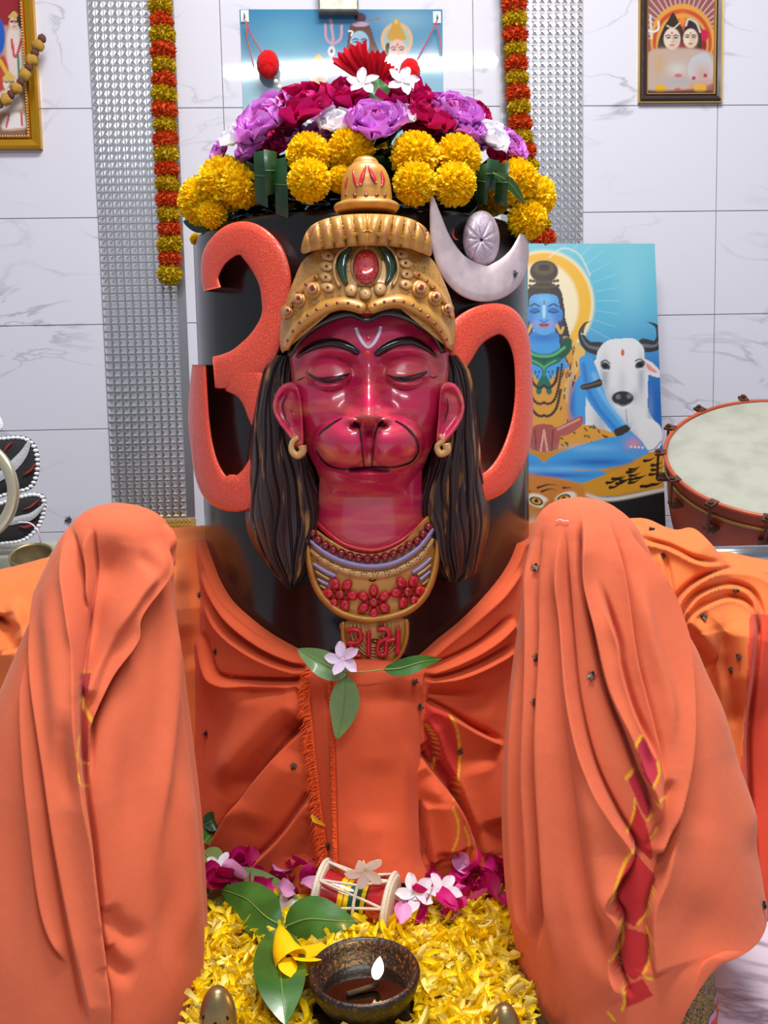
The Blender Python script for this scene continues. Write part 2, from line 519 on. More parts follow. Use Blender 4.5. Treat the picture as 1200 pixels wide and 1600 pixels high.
# ---- blue painting: seated blue figure and white bull
def big_painting():
    BL = at(672.0, 812.0, 2.60); BR = at(1040.5, 832.0, 2.60)
    TL = at(682.0, 380.5, 2.735); TR = at(1023.0, 380.5, 2.735)
    P, X, Yp = print_grid(TL, TR, BR, BL, 300, 380)
    p = Paint(X, Yp, (95, 196, 222))
    p.vgrad(380, (122, 206, 224), 640, (20, 120, 200))
    p.bulge(960, 470, 90, 70, (80, 190, 225), .7); p.bulge(1010, 640, 60, 90, (10, 90, 185), .8)
    p.bulge(985, 440, 30, 60, (150, 218, 232), .5)
    # halo
    p.ell(850, 475, 78, 84, (255, 240, 190), 8); p.ell(850, 475, 74, 80, (247, 190, 50), 5); p.ell(848, 478, 56, 68, (252, 238, 200), 8)
    for a_ in range(-8, 4):
        th = a_ * .17
        p.line([(850 + 82 * math.cos(th), 470 + 88 * math.sin(th)), (850 + 118 * math.cos(th), 470 + 122 * math.sin(th))], .5, (200, 232, 240), a=.45)
    p.line([(858, 402), (880, 388), (905, 398), (922, 430)], 1.5, (240, 236, 220), a=.6)
    # bull
    wh = (235, 236, 240); gs = (150, 160, 180)
    p.poly([(934, 560), (920, 600), (910, 640), (904, 700), (940, 715), (1000, 712), (1030, 700), (1034, 682), (1024, 660), (1013, 640), (1012, 605), (1006, 565)], wh); p.bulge(1016, 640, 5, 30, (120, 150, 200), .6); p.bulge(965, 655, 22, 30, (205, 210, 222), .6); p.line([(978, 634), (980, 660), (990, 690)], .9, gs)
    p.ell(1008, 678, 27, 24, wh, 2); p.line([(985, 668), (996, 690), (1016, 700)], 1.2, gs); p.bulge(985, 690, 10, 26, gs, .7); p.bulge(940, 655, 14, 40, gs, .6)
    for pts, tip in (([(936, 545), (918, 540), (908, 522), (914, 506), (924, 502)], 0), ([(1006, 540), (1024, 540), (1031, 528), (1026, 510), (1010, 502)], 0)):
        p.line(pts, 11.0, (42, 44, 54), taper=True); p.line(pts[:4], 3, (105, 108, 120), taper=True)
    p.line([(908, 521), (915, 523)], .8, (230, 230, 230)); 
    p.poly([(1005, 562), (1018, 566), (1031, 580), (1030, 590), (1010, 582)], (235, 225, 228)); p.poly([(1010, 567), (1027, 582), (1013, 578)], (225, 150, 140))
    p.poly([(936, 545), (950, 532), (970, 529), (992, 530), (1006, 545), (1006, 570), (1000, 610), (992, 632), (975, 640), (958, 632), (948, 606), (935, 575), (932, 560)], wh)
    p.bulge(945, 590, 7, 30, gs, .8); p.bulge(1002, 590, 6, 34, gs, .7); p.bulge(972, 600, 7, 24, (205, 208, 218), .7); p.bulge(957, 622, 8, 12, gs, .5); p.bulge(992, 620, 6, 12, gs, .5)
    p.ell(973, 622, 17, 11, (40, 42, 48), 2); p.ell(966, 620, 4, 4, (115, 118, 125), 2); p.ell(983, 619, 4, 4, (115, 118, 125), 2); p.line([(964, 630), (973, 634), (984, 630)], 1.2, (110, 110, 115))
    for ex, ey in ((946, 572), (1000, 570)):
        p.ell(ex, ey, 8, 5.5, (60, 60, 66), 2, rot=.5 if ex < 970 else -.4); p.ell(ex, ey, 4, 3.5, (10, 10, 12), 1); p.line([(ex - 7, ey - 6), (ex, ey - 9), (ex + 7, ey - 4)], 1, (60, 60, 66)); p.ell(ex + 1, ey + 7, 5, 2, (215, 215, 220), 1)
    p.ell(973, 551, 2.6, 5.5, (225, 95, 35), 1)
    # the seated figure is symmetrical: its far half mirrors the near one
    X_all = p.X; p.X = np.where(X_all < 850, 1700 - X_all, X_all)
    blue = (66, 160, 232); bsh = (22, 88, 190); bhi = (140, 206, 248)
    og = (226, 160, 60); gold = (236, 190, 96)
    hair = (52, 40, 32)
    p.poly([(870, 470), (884, 500), (893, 545), (888, 575), (868, 575)], hair)
    p.poly([(800, 560), (850, 545), (905, 565), (915, 640), (905, 675), (840, 690), (790, 680)], blue)
    # tiger skin over the chest
    p.poly([(880, 525), (908, 545), (912, 575), (898, 600), (892, 640), (900, 668), (868, 680), (828, 668), (838, 630), (862, 590), (884, 570)], og)
    p.poly([(893, 532), (914, 548), (905, 575), (892, 600), (888, 632), (880, 610), (892, 580), (897, 555)], gold)
    rr = random.Random(3)
    for i in range(70):
        x = rr.uniform(840, 905); y = rr.uniform(535, 672)
        if x < 905 - (y - 535) * .1 and x + (680 - y) * .55 > 900:
            p.line([(x, y), (x + rr.uniform(-3, 3), y + rr.uniform(4, 8))], .9, (46, 26, 12))
    p.bulge(893, 630, 6, 40, bsh, .7)
    # arm
    p.poly([(905, 562), (922, 556), (934, 580), (942, 605), (952, 630), (972, 655), (984, 672), (978, 685), (962, 680), (940, 655), (918, 625), (910, 600)], blue)
    p.line([(912, 570), (918, 605), (935, 638), (962, 670)], 3.2, bsh, 6, .55); p.line([(928, 585), (940, 615), (962, 645), (974, 660)], 4, bhi, 6, .6)
    p.poly([(908, 602), (925, 597), (938, 592), (940, 602), (926, 607), (910, 609)], (58, 48, 44)); p.line([(909, 605), (925, 601), (939, 597)], 1, (110, 98, 80))
    # head
    p.poly([(828, 500), (878, 500), (880, 470), (872, 448), (850, 440), (832, 448)], hair)
    p.ell(852, 424, 20, 17, (60, 44, 30), 2); p.ell(852, 420, 14, 10, (98, 72, 44), 2); p.ell(852, 418, 7, 5, (40, 30, 22), 2)
    for yy, ww in ((441, 21), (449, 22)):
        for k in range(9):
            p.ell(852 + (k - 4) * ww / 4.4, yy + abs(k - 4) * -.6, 2.6, 2.6, (84, 66, 40), 1)
    p.poly([(826, 462), (832, 476), (826, 492), (820, 480)], (240, 244, 248))
    p.poly([(833, 520), (870, 520), (876, 560), (888, 575), (820, 580), (824, 560)], blue); p.bulge(852, 527, 22, 8, bsh, .7)
    p.poly([(827, 470), (830, 462), (850, 459), (870, 463), (874, 480), (873, 500), (866, 516), (854, 523), (842, 521), (832, 510), (827, 492)], (92, 172, 236))
    p.bulge(870, 500, 7, 24, bsh, .5); p.bulge(836, 506, 7, 8, (225, 170, 200), .45); p.bulge(862, 506, 7, 7, (190, 160, 215), .4); p.bulge(850, 468, 12, 6, bhi, .6)
    p.ell(875, 492, 4.5, 10, (60, 140, 220), 1); p.line([(870, 508), (876, 520), (880, 512)], 2.2, (232, 180, 70))
    p.line([(829, 479), (838, 475), (846, 479)], 1.1, (20, 40, 90)); p.line([(857, 479), (865, 475), (872, 479)], 1.1, (20, 40, 90))
    p.ell(837, 485, 8, 4, (40, 110, 200), 2); p.ell(864, 485, 8, 4, (40, 110, 200), 2)
    p.line([(829, 487), (837, 489), (845, 487)], .8, (15, 30, 70)); p.line([(857, 487), (865, 489), (872, 487)], .8, (15, 30, 70))
    p.line([(851, 478), (851, 492), (848, 500)], 1.4, (190, 225, 250)); p.line([(846, 501), (851, 503), (856, 500)], .8, bsh)
    p.ell(850, 508, 8, 3.2, (190, 60, 90), 1); p.line([(842, 508), (858, 507)], .5, (110, 20, 50)); p.ell(849, 472, 1.6, 6, (30, 50, 40), 1)
    # snake
    p.line([(822, 552), (840, 560), (862, 560), (882, 548), (886, 535)], 8, (16, 84, 60), 3); p.line([(822, 549), (842, 556), (864, 555), (882, 543)], 2.2, (80, 180, 120), 2)
    p.line([(872, 562), (852, 572), (848, 585), (856, 600), (858, 612)], 4.4, (20, 110, 80), 2, taper=False); p.line([(868, 563), (851, 574), (849, 588)], 1.2, (90, 190, 140), 1)
    # bead necklaces
    for pts in ([(832, 575), (838, 610), (852, 630), (866, 625), (874, 598), (878, 570)], [(830, 590), (834, 628), (852, 650), (868, 640), (876, 610)], [(834, 560), (842, 590), (856, 606), (868, 596), (872, 575)]):
        for q in crom(pts, 30):
            p.ell(q[0], q[1], 2.4, 2.4, (56, 44, 34), 1); 
    # lap
    p.poly([(815, 665), (860, 660), (905, 662), (945, 672), (968, 682), (930, 690), (880, 705), (840, 712), (815, 700)], og)
    for i in range(40):
        x = rr.uniform(820, 950); y = rr.uniform(664, 706)
        if y < 706 - max(0, x - 870) * .25:
            p.line([(x, y), (x + rr.uniform(2, 5), y + rr.uniform(2, 5))], 1, (50, 28, 14))
    p.poly([(820, 662), (845, 660), (868, 668), (895, 655), (910, 650), (908, 665), (885, 680), (858, 682), (828, 680)], (180, 92, 84)); p.line([(870, 672), (905, 655)], 1.5, (225, 160, 150))
    p.poly([(842, 668), (862, 664), (874, 680), (870, 705), (859, 720), (850, 705), (842, 690)], (176, 84, 78)); p.line([(850, 672), (856, 710)], 1.5, (230, 170, 160)); p.line([(864, 672), (862, 706)], 1, (120, 50, 50))
    p.poly([(815, 715), (880, 700), (985, 706), (1045, 706), (1045, 775), (815, 775)], (206, 142, 36), smooth=False); p.ell(1009, 680, 26, 25, wh, 2); p.bulge(988, 690, 8, 20, gs, .8); p.line([(1000, 704), (1020, 703), (1033, 690)], 1.2, gs)
    p.poly([(880, 705), (925, 690), (965, 682), (985, 690), (1000, 708), (985, 722), (945, 732), (905, 734), (860, 728), (855, 718)], blue)
    p.bulge(935, 722, 50, 6, bsh, .8); p.bulge(925, 700, 40, 6, bhi, .5)
    p.poly([(815, 720), (850, 722), (900, 735), (935, 735), (950, 742), (950, 752), (938, 758), (915, 756), (860, 746), (815, 744)], blue); p.bulge(860, 743, 60, 4, bsh, .8); p.bulge(880, 733, 40, 4, bhi, .5)
    for k in range(4): p.ell(946 - k * 3, 752 + k * 1.5, 2.5, 2.5, bhi, 1)
    # hand
    p.poly([(960, 672), (978, 664), (984, 672), (965, 682)], (58, 48, 44))
    p.poly([(966, 686), (984, 672), (1002, 688), (1014, 706), (1008, 716), (985, 716), (972, 704)], (84, 158, 226), smooth=False); p.bulge(990, 694, 11, 9, (225, 140, 160), .9)
    for k in range(4):
        p.line([(986 + k * 6, 700 + k * .5), (985 + k * 7, 711)], 2.6, (80, 158, 228)); p.ell(986 + k * 6, 698 + k * .5, 2, 2, (235, 215, 220), 1)
    p.X = X_all
    # tiger skin seat, black rock
    p.poly([(905, 757), (950, 740), (985, 726), (1005, 712), (1045, 706), (1045, 762), (980, 772), (940, 776), (915, 770)], (214, 150, 34), smooth=False)
    for i in range(26):
        x = rr.uniform(940, 1032); y = rr.uniform(716, 762)
        if y > 775 - (x - 905) * .55: p.line([(x, y), (x + 8, y - 1), (x + 18, y - 6)], 2.6, (30, 18, 10), taper=True)
    p.poly([(905, 770), (950, 778), (1045, 760), (1045, 850), (905, 850)], (22, 24, 26), 3, smooth=False); p.line([(910, 772), (955, 780), (1045, 763)], 3.0, (225, 218, 205), 5)
    p.poly([(780, 744), (850, 744), (905, 758), (915, 775), (905, 850), (780, 850)], (210, 130, 46), 4)
    # tiger face
    p.bulge(866, 800, 34, 30, (200, 120, 40), .8)
    p.ell(866, 800, 46, 48, (206, 126, 44), 5); p.ell(840, 782, 18, 10, (240, 232, 215), 4, .3); p.ell(884, 778, 17, 9, (240, 232, 215), 4, -.3)
    for ex, ey, ro in ((838, 783, .3), (881, 779, -.3)):
        p.ell(ex, ey, 11, 6.5, (18, 14, 12), 1, ro); p.ell(ex, ey, 8, 4.6, (222, 160, 50), 1, ro); p.ell(ex, ey - .5, 3, 3, (15, 12, 10), 1)
    for pts in ([(840, 762), (858, 757), (876, 760)], [(846, 768), (860, 764), (872, 767)], [(880, 762), (893, 762)], [(822, 770), (832, 766)], [(822, 800), (832, 812)], [(888, 790), (894, 806)]):
        p.line(pts, 1.6, (24, 16, 12), taper=True)
    p.poly([(852, 785), (872, 785), (874, 812), (862, 826), (846, 812)], (196, 112, 40), 3); p.ell(858, 826, 14, 6, (200, 110, 100), 2)
    p.bulge(830, 825, 14, 14, (240, 236, 230), .9)
    # board: front print, edges, back
    nu, nv = 300, 380
    fr = gridf(nu, nv)[:, ::-1]
    n_ = np.cross(TR - TL, BL - TL); n_ /= np.linalg.norm(n_)
    if n_[1] < 0: n_ = -n_
    root = empty('leaning_painting', tuple((BL + BR) / 2))
    obj('painted_canvas', P, fr, m_paintm, root, False, p.C * .58)
    B = [TL, TR, BR, BL]
    V = np.array([q + n_ * .002 for q in B] + [q + n_ * .02 for q in B])
    obj('board', V, [[0, 1, 5, 4], [1, 2, 6, 5], [2, 3, 7, 6], [3, 0, 4, 7], [4, 5, 6, 7], [3, 2, 1, 0]], MAT('board_wood', (120, 150, 160), .7), root, False)
    adopt(root)
    tag(root, 'tall blue painting of a seated blue figure and a white bull leaning on the wall', 'painting')
    # support under the painting
    d = empty('black_stand', tuple(at(985., 840., 2.58)))
    x0, x1 = BL[0] - .02, BR[0]; zt = min(BL[2], BR[2]) - .003
    V, Fc = box_vf(x0, x1, 2.50, 2.72, zt - .03, zt); m_bw = MAT('black_wood', (26, 26, 28), .5, noise=(40, .5))
    obj('stand_top', V, Fc, m_bw, d, False)
    for xx in (x0 + .02, x1 - .06):
        for yy in (2.51, 2.67):
            V, Fc = box_vf(xx, xx + .04, yy, yy + .04, 0.0, zt - .03); obj('leg', V, Fc, m_bw, d, False)
    adopt(d); tag(d, 'low black stand carrying the blue painting', 'stand')
big_painting()

# ---- glossy poster behind the idol's flowers
def wall_poster():
    u0, z1 = wuv(375., 17.); u1, _ = wuv(690.5, 20.); _, z0_ = wuv(378., 330.)
    P, X, Yp = print_grid(wpt(u0, z1, .0105), wpt(u1, z1, .0105), wpt(u1, z0_, .0105), wpt(u0, z0_, .0105), 240, 240)
    p = Paint(X, Yp, (92, 160, 200))
    p.vgrad(10, (66, 140, 185), 190, (160, 205, 222))
    p.bulge(450, 60, 50, 40, (120, 190, 215), .6); p.bulge(425, 170, 50, 40, (185, 222, 232), .7); p.bulge(560, 40, 60, 40, (50, 105, 165), .5); p.bulge(630, 30, 50, 20, (170, 205, 215), .5)
    # trident
    for pts in ([(519, 40), (516, 30), (521, 62)], [(508, 38), (510, 60), (520, 68), (532, 60), (534, 40)], [(520, 60), (521, 130)]):
        p.line(pts, 2.0, (205, 160, 175))
    p.ell(518, 80, 6, 8, (225, 225, 230), 1); p.ell(518, 80, 2, 3, (30, 30, 40), 1)
    # dark haired blue figure
    p.poly([(545, 50), (552, 36), (566, 34), (578, 42), (586, 65), (598, 95), (590, 105), (545, 100)], (110, 72, 56))
    p.ell(563, 28, 9, 8, (86, 62, 66), 2); p.ell(563, 38, 13, 4, (190, 160, 190), 1); p.line([(575, 32), (588, 30), (594, 29)], 1, (160, 110, 100))
    face_paint(p, 562, 68, 15, (160, 200, 228), (40, 50, 80), (190, 90, 110), (100, 150, 200), (230, 170, 60))
    p.line([(545, 48), (551, 50), (549, 55)], 1.3, (240, 240, 235)); p.poly([(552, 88), (575, 86), (590, 120), (540, 120)], (110, 165, 210)); p.line([(545, 98), (565, 92), (580, 100)], 2.5, (60, 110, 100))
    # crowned figure
    p.ell(620, 62, 25, 27, (226, 180, 130), 2); p.ell(620, 62, 20, 22, (160, 190, 190), 3)
    p.poly([(606, 62), (610, 45), (619, 28), (628, 45), (634, 62)], (206, 158, 66)); p.ell(619, 34, 3, 4, (226, 190, 90), 1)
    face_paint(p, 621, 80, 14, (232, 190, 175), (50, 40, 50), (200, 80, 80), (200, 140, 120), (180, 40, 30))
    p.poly([(606, 100), (634, 100), (650, 140), (595, 140)], (225, 165, 100), 2); p.line([(606, 70), (602, 95), (596, 110)], 3, (70, 50, 40))
    # small seated figures
    p.ell(498, 112, 16, 22, (236, 214, 150), 3); p.poly([(488, 100), (498, 84), (508, 100)], (214, 176, 70)); p.ell(498, 106, 11, 10, (70, 50, 46), 2)
    face_paint(p, 499, 117, 9, (230, 180, 160), (50, 40, 40), (200, 80, 80), (200, 130, 110)); p.poly([(482, 135), (515, 132), (528, 170), (476, 170)], (232, 205, 150), 2)
    p.bulge(462, 140, 14, 18, (225, 200, 190), .8); p.bulge(440, 130, 10, 20, (220, 205, 205), .6)
    p.bulge(668, 90, 10, 14, (190, 170, 205), .8)
    root = empty('wall_poster', tuple(wpt((u0 + u1) / 2, z0_, .01)))
    obj('poster_print', P, gridf(240, 240)[:, ::-1], m_print, root, False, p.C * .62)
    V, Fc = wbox(u0, u1, z0_, z1, .0082, .0102); obj('poster_backing', V, Fc, MAT('poster_card', (215, 220, 220), .5), root, False)
    adopt(root); tag(root, 'glossy blue poster of deities on the wall behind the flower heap', 'poster')
    return u0, u1, z0_, z1
PO = wall_poster()

# ---- framed pictures
def frame_bar(o, name, mat, u0, u1, z0_, z1, w, off, depth, dz):
    """mitred moulding, four bars with a rounded profile"""
    prof = [(0, 0), (0, depth * .75), (w * .2, depth), (w * .75, depth * .8), (w, depth * .35), (w, 0)]
    cs = [(u0, z0_, 1, 1), (u1, z0_, -1, 1), (u1, z1, -1, -1), (u0, z1, 1, -1)]
    for i in range(4):
        a = cs[i]; b = cs[(i + 1) % 4]
        V = []
        for (cu, cz, su, sz) in (a, b):
            for (q, h) in prof: V.append(wpt(cu + su * q, cz + sz * q, off + h))
        n = len(prof)
        Fc = [[k, k + 1, n + k + 1, n + k] for k in range(n - 1)]
        obj(name, np.array(V), Fc, mat, o, False)
def framed_right():
    u0, zb_ = wuv(994.5, 164.); u1, _ = wuv(1124.5, 164.); zt = zb_ + .40
    root = empty('framed_picture', tuple(wpt((u0 + u1) / 2, zb_, .01)))
    V, Fc = wbox(u0 + .004, u1 - .004, zb_ + .004, zt - .004, .009, .014); obj('backing', V, Fc, m_darkframe, root, False)
    frame_bar(root, 'outer_moulding', m_goldtrim, u0, u1, zb_, zt, .007, .009, .014, 0)
    frame_bar(root, 'dark_moulding', m_darkframe, u0 + .006, u1 - .006, zb_ + .006, zt - .006, .016, .009, .019, 0)
    frame_bar(root, 'inner_moulding', m_goldtrim, u0 + .021, u1 - .021, zb_ + .021, zt - .021, .006, .009, .015, 0)
    g = .026
    P, X, Yp = print_grid(wpt(u0 + g, zt - g, .0150), wpt(u1 - g, zt - g, .0150), wpt(u1 - g, zb_ + g, .0150), wpt(u0 + g, zb_ + g, .0150), 110, 190)
    p = Paint(X, Yp, (150, 90, 90))
    for k in range(26):
        th = math.pi + k * math.pi / 25
        p.line([(1066 + 40 * math.cos(th), 60 + 40 * math.sin(th)), (1066 + 120 * math.cos(th), 60 + 120 * math.sin(th))], 1.0, (225, 190, 185), a=.8)
    p.ell(1066, 62, 50, 56, (222, 160, 70), 3); p.ell(1066, 66, 46, 52, (200, 80, 50), 2); p.ell(1066, 68, 41, 47, (214, 160, 80), 2); p.ell(1068, 70, 36, 42, (150, 40, 46), 3); p.bulge(1066, 32, 8, 12, (240, 150, 60), .9); p.ell(1100, 55, 7, 9, (200, 40, 80), 2)
    p.poly([(1028, 70), (1036, 45), (1045, 30), (1052, 20), (1060, 34), (1068, 50), (1066, 66), (1034, 80)], (62, 48, 42)); p.line([(1042, 40), (1052, 44), (1062, 36)], 1.2, (205, 190, 170))
    p.poly([(1070, 50), (1076, 32), (1090, 38), (1096, 60), (1094, 90), (1084, 70)], (56, 44, 46)); p.line([(1072, 40), (1076, 30), (1088, 36), (1094, 50)], 1.5, (205, 200, 200))
    p.line([(1016, 24), (1018, 60)], 1.6, (215, 215, 215)); p.line([(1011, 36), (1012, 46), (1018, 50), (1028, 46), (1029, 34)], 1.6, (225, 225, 225))
    p.poly([(1010, 90), (1030, 76), (1110, 82), (1114, 130), (1008, 140)], (196, 172, 160), 3)
    face_paint(p, 1050, 61, 13, (230, 208, 190), (50, 44, 44), (190, 110, 110), (190, 150, 130), (190, 90, 60))
    face_paint(p, 1079, 60, 11.5, (232, 212, 190), (50, 44, 44), (190, 70, 80), (195, 160, 130), (190, 60, 40))
    p.poly([(1080, 92), (1106, 84), (1114, 120), (1078, 122)], (196, 198, 205), 2); p.bulge(1058, 108, 16, 10, (205, 205, 200), .9); p.bulge(1030, 100, 10, 20, (200, 165, 120), .8); p.bulge(1098, 118, 14, 18, (205, 160, 140), .8)
    p.ell(1032, 138, 9, 7, (226, 172, 40), 3); p.ell(1094, 138, 10, 7, (228, 176, 50), 3); p.ell(1080, 134, 3, 4, (220, 160, 30), 2); p.ell(1059, 140, 5, 3, (200, 110, 70), 2); p.bulge(1058, 128, 26, 6, (170, 175, 185), .8)
    p.mix(sstep(138, 146, p.Y), (70, 40, 50)); p.ell(1102, 118, 3, 3, (190, 50, 90), 2); p.ell(1084, 122, 3, 3, (190, 50, 90), 2); p.ell(1060, 118, 6, 3, (200, 110, 130), 2)
    obj('picture_print', P, gridf(110, 190)[:, ::-1], m_print, root, False, p.C * .66)
    adopt(root); tag(root, 'dark framed picture of two faces on the wall', 'picture')
framed_right()
def framed_left():
    u1, zb_ = wuv(69., 236.); u0 = u1 - .55; zt = zb_ + .75
    root = empty('framed_picture', tuple(wpt((u0 + u1) / 2, zb_, .01)))
    V, Fc = wbox(u0 + .004, u1 - .004, zb_ + .004, zt - .004, .009, .014); obj('backing', V, Fc, m_darkframe, root, False)
    frame_bar(root, 'gold_moulding', m_gold, u0, u1, zb_, zt, .030, .009, .026, 0)
    frame_bar(root, 'inner_moulding', m_goldtrim, u0 + .029, u1 - .029, zb_ + .029, zt - .029, .008, .009, .018, 0)
    # beaded slip, bottom and right sides in view
    bs = MB(); sv, sf = sphere_vf(8, 6)
    for i in range(60):
        for (a_, b_) in ((u1 - .033, zb_ + .035 + i * .0075), (u1 - .035 - i * .0075, zb_ + .033)):
            bs.add(sv * .0032 + wpt(a_, b_, .027), sf)
    bs.build('bead_row', m_goldtrim, root)
    g = .036
    P, X, Yp = print_grid(wpt(u0 + g, zt - g, .0150), wpt(u1 - g, zt - g, .0150), wpt(u1 - g, zb_ + g, .0150), wpt(u0 + g, zb_ + g, .0150), 170, 230)
    p = Paint(X, Yp, (190, 150, 120))
    p.poly([(-100, -40), (46, -40), (44, 30), (20, 40), (-100, 40)], (150, 40, 50), 3, smooth=False); p.bulge(36, 10, 10, 30, (140, 30, 44), .9)
    p.mix(sstep(195, 205, p.Y), (140, 100, 90)); p.bulge(44, 80, 4, 90, (200, 60, 50), .8)
    p.ell(-4, 58, 12, 30, (40, 90, 190), 3)
    p.poly([(14, 45), (34, 45), (42, 80), (40, 130), (16, 130), (10, 80)], (226, 205, 200), 3); p.line([(18, 62), (24, 90), (34, 62)], 2, (200, 70, 70)); p.line([(28, 85), (30, 125)], 2, (60, 130, 90))
    face_paint(p, 22, 36, 8, (228, 195, 180), (50, 40, 40), (190, 80, 80), (190, 150, 130)); p.poly([(12, 30), (20, 16), (31, 28), (34, 46), (29, 40), (24, 27)], (60, 44, 44)); p.poly([(13, 28), (21, 17), (28, 26)], (214, 170, 80))
    p.poly([(0, 90), (12, 100), (16, 160), (-8, 160)], (190, 70, 60), 2); p.line([(0, 95), (14, 120)], 3, (220, 180, 60))
    face_paint(p, 14, 130, 9, (235, 215, 200), (50, 40, 40), (190, 80, 80), (190, 150, 130)); p.poly([(4, 124), (14, 112), (24, 124)], (214, 180, 90)); p.poly([(0, 145), (26, 142), (34, 168), (0, 175)], (228, 212, 205), 3)
    p.poly([(4, 190), (20, 176), (40, 180), (50, 195), (30, 202), (6, 202)], (232, 226, 226), 3); p.line([(14, 180), (10, 198)], 1.6, (210, 80, 110)); p.line([(33, 176), (35, 196)], 1.6, (200, 80, 90)); p.line([(39, 140), (42, 190)], 1.4, (90, 150, 80)); p.line([(4, 203), (50, 200)], 1.2, (210, 170, 120))
    obj('picture_print', P, gridf(170, 230)[:, ::-1], m_print, root, False, p.C * .7)
    adopt(root); tag(root, 'gold framed religious picture at the edge of the wall with a withered garland', 'picture')
    # withered garland hung over it
    g_ = empty('withered_garland', tuple(wpt(wuv(40., 120.)[0], wuv(40., 120.)[1], .03)))
    sv, sf = sphere_vf(14, 9)
    cols = [MAT('withered_brown', (88, 52, 44), .9), MAT('withered_gold', (160, 120, 40), .9)]
    pts = crom([(70, 66), (62, 82), (52, 104), (40, 128), (26, 148), (12, 162), (-8, 176), (-40, 190)], 15)
    path = []
    for i, q in enumerate(pts):
        u, z = wuv(q[0], q[1], .03); c = wpt(u, z, .056); path.append(c)
        n = fnoise(sv[:, 0] * 5, sv[:, 1] * 5 + sv[:, 2] * 4, i)
        r = (.011 + .005 * (i % 2)) * (1 + .35 * n)[:, None]
        obj('dried_flower', sv * r * np.array([1, .8, 1]) + c, sf, cols[i % 2], g_)
    V, Fc = tube_vf(path, .0015, 6); obj('string', V, Fc, cols[0], g_)
    adopt(g_); tag(g_, 'withered brown flower garland hanging across the gold framed picture', 'garland')
framed_left()

# ---- hanging junction box and hooks on the poster
m_alu = MAT('dull_aluminium', (150, 150, 140), 0.5, 0.6, noise=(30, .3))
def wall_box():
    u0, zb_ = wuv(498., 20., .03); u1, _ = wuv(560., 20., .03)
    r_ = empty('wall_box', tuple(wpt((u0 + u1) / 2, zb_, .02)))
    V, Fc = wbox(u0, u1, zb_, zb_ + .11, .0107, .045, .004); obj('housing', V, Fc, m_alu, r_, False)
    V, Fc = lathe_vf([(0, .006), (.018, .006), (.022, 0)], 24); c = wpt((u0 + u1) / 2, zb_ + .05, .045)
    R = np.stack([WU, np.array([0, 0, 1.0]), WN], -1)
    obj('round_cover', V @ R.T + c, Fc, MAT('grey_plastic', (165, 165, 158), .5), r_)
    adopt(r_); tag(r_, 'grey metal box mounted on the wall over the blue poster', 'box')
wall_box()
m_thread = MAT('red_thread', (190, 70, 70), .8)
m_red = MAT('red_wool', (196, 8, 16), .95, bump=(400, 1.0), sheen=.1, spec=.2)
m_pearl = MAT('pearl', (232, 224, 205), .2, coat=.5)
def hooks_and_mala():
    hk = []
    for k, (hx, hy) in enumerate(((383., 28.), (682., 30.))):
        u, z = wuv(hx, hy); hk.append((u, z))
        r_ = empty('wall_hook', tuple(wpt(u, z, .0105)))
        V, Fc = wbox(u - .011, u + .011, z - .016, z + .016, .0107, .0135, .001); obj('plate', V, Fc, MAT('hook_plastic', (200, 210, 205), .3), r_, False)
        V, Fc = tube_vf([wpt(u, z + .006, .013), wpt(u, z - .004, .019), wpt(u, z - .009, .022), wpt(u, z - .006, .028), wpt(u, z + .001, .029)], .0022, 8); obj('hook', V, Fc, m_steel_flat, r_)
        adopt(r_); tag(r_, 'small clear wall hook at the poster corner ' + ('nearest the gold framed picture' if k == 0 else 'nearest the dark framed picture'), 'hook', 'wall hooks on the poster')
    r_ = empty('pompom_garland', tuple(wpt(*wuv(430., 150., .03), .03)))
    sv, sf = sphere_vf(40, 26)
    for (cx, cy, rx, ry) in ((419., 102., 16., 19.5), (640., 114., 15., 19.)):
        u, z = wuv(cx, cy, .04); c = wpt(u, z, .046); s = 2.8 / 1500
        n = 1 + .10 * fnoise(sv[:, 0] * 14, sv[:, 1] * 13 + sv[:, 2] * 15, 5)
        obj('pompom', sv * n[:, None] * np.array([rx * s, .028, ry * s]) + c, sf, m_red, r_)
    def P3(l, off): return np.array([wpt(*wuv(a, b, off), off) for a, b in l])
    for l in ([(384, 32), (386, 60), (392, 85), (396, 103)], [(384, 32), (395, 58), (410, 84)], [(681, 34), (668, 62), (651, 94)], [(681, 34), (688, 62), (690, 88)]):
        V, Fc = tube_vf(crom(P3(l, .03), 14), .0016, 6); obj('thread', V, Fc, m_thread, r_)
    b1 = crom(P3([(426, 118), (434, 132), (444, 148), (455, 165), (480, 190), (530, 215), (580, 205), (620, 170), (636, 132)], .04), 44)
    bv, bf = sphere_vf(12, 8); me = mesh('pearl_bead', bv * .0066, bf, m_pearl)
    for q in b1: inst('pearl_bead', me, r_, q)
    V, Fc = tube_vf(b1, .0012, 6); obj('thread', V, Fc, m_thread, r_)
    adopt(r_)
    tag(r_, 'pearl string with red woollen pompoms hanging from red threads on the poster', 'garland')
hooks_and_mala()
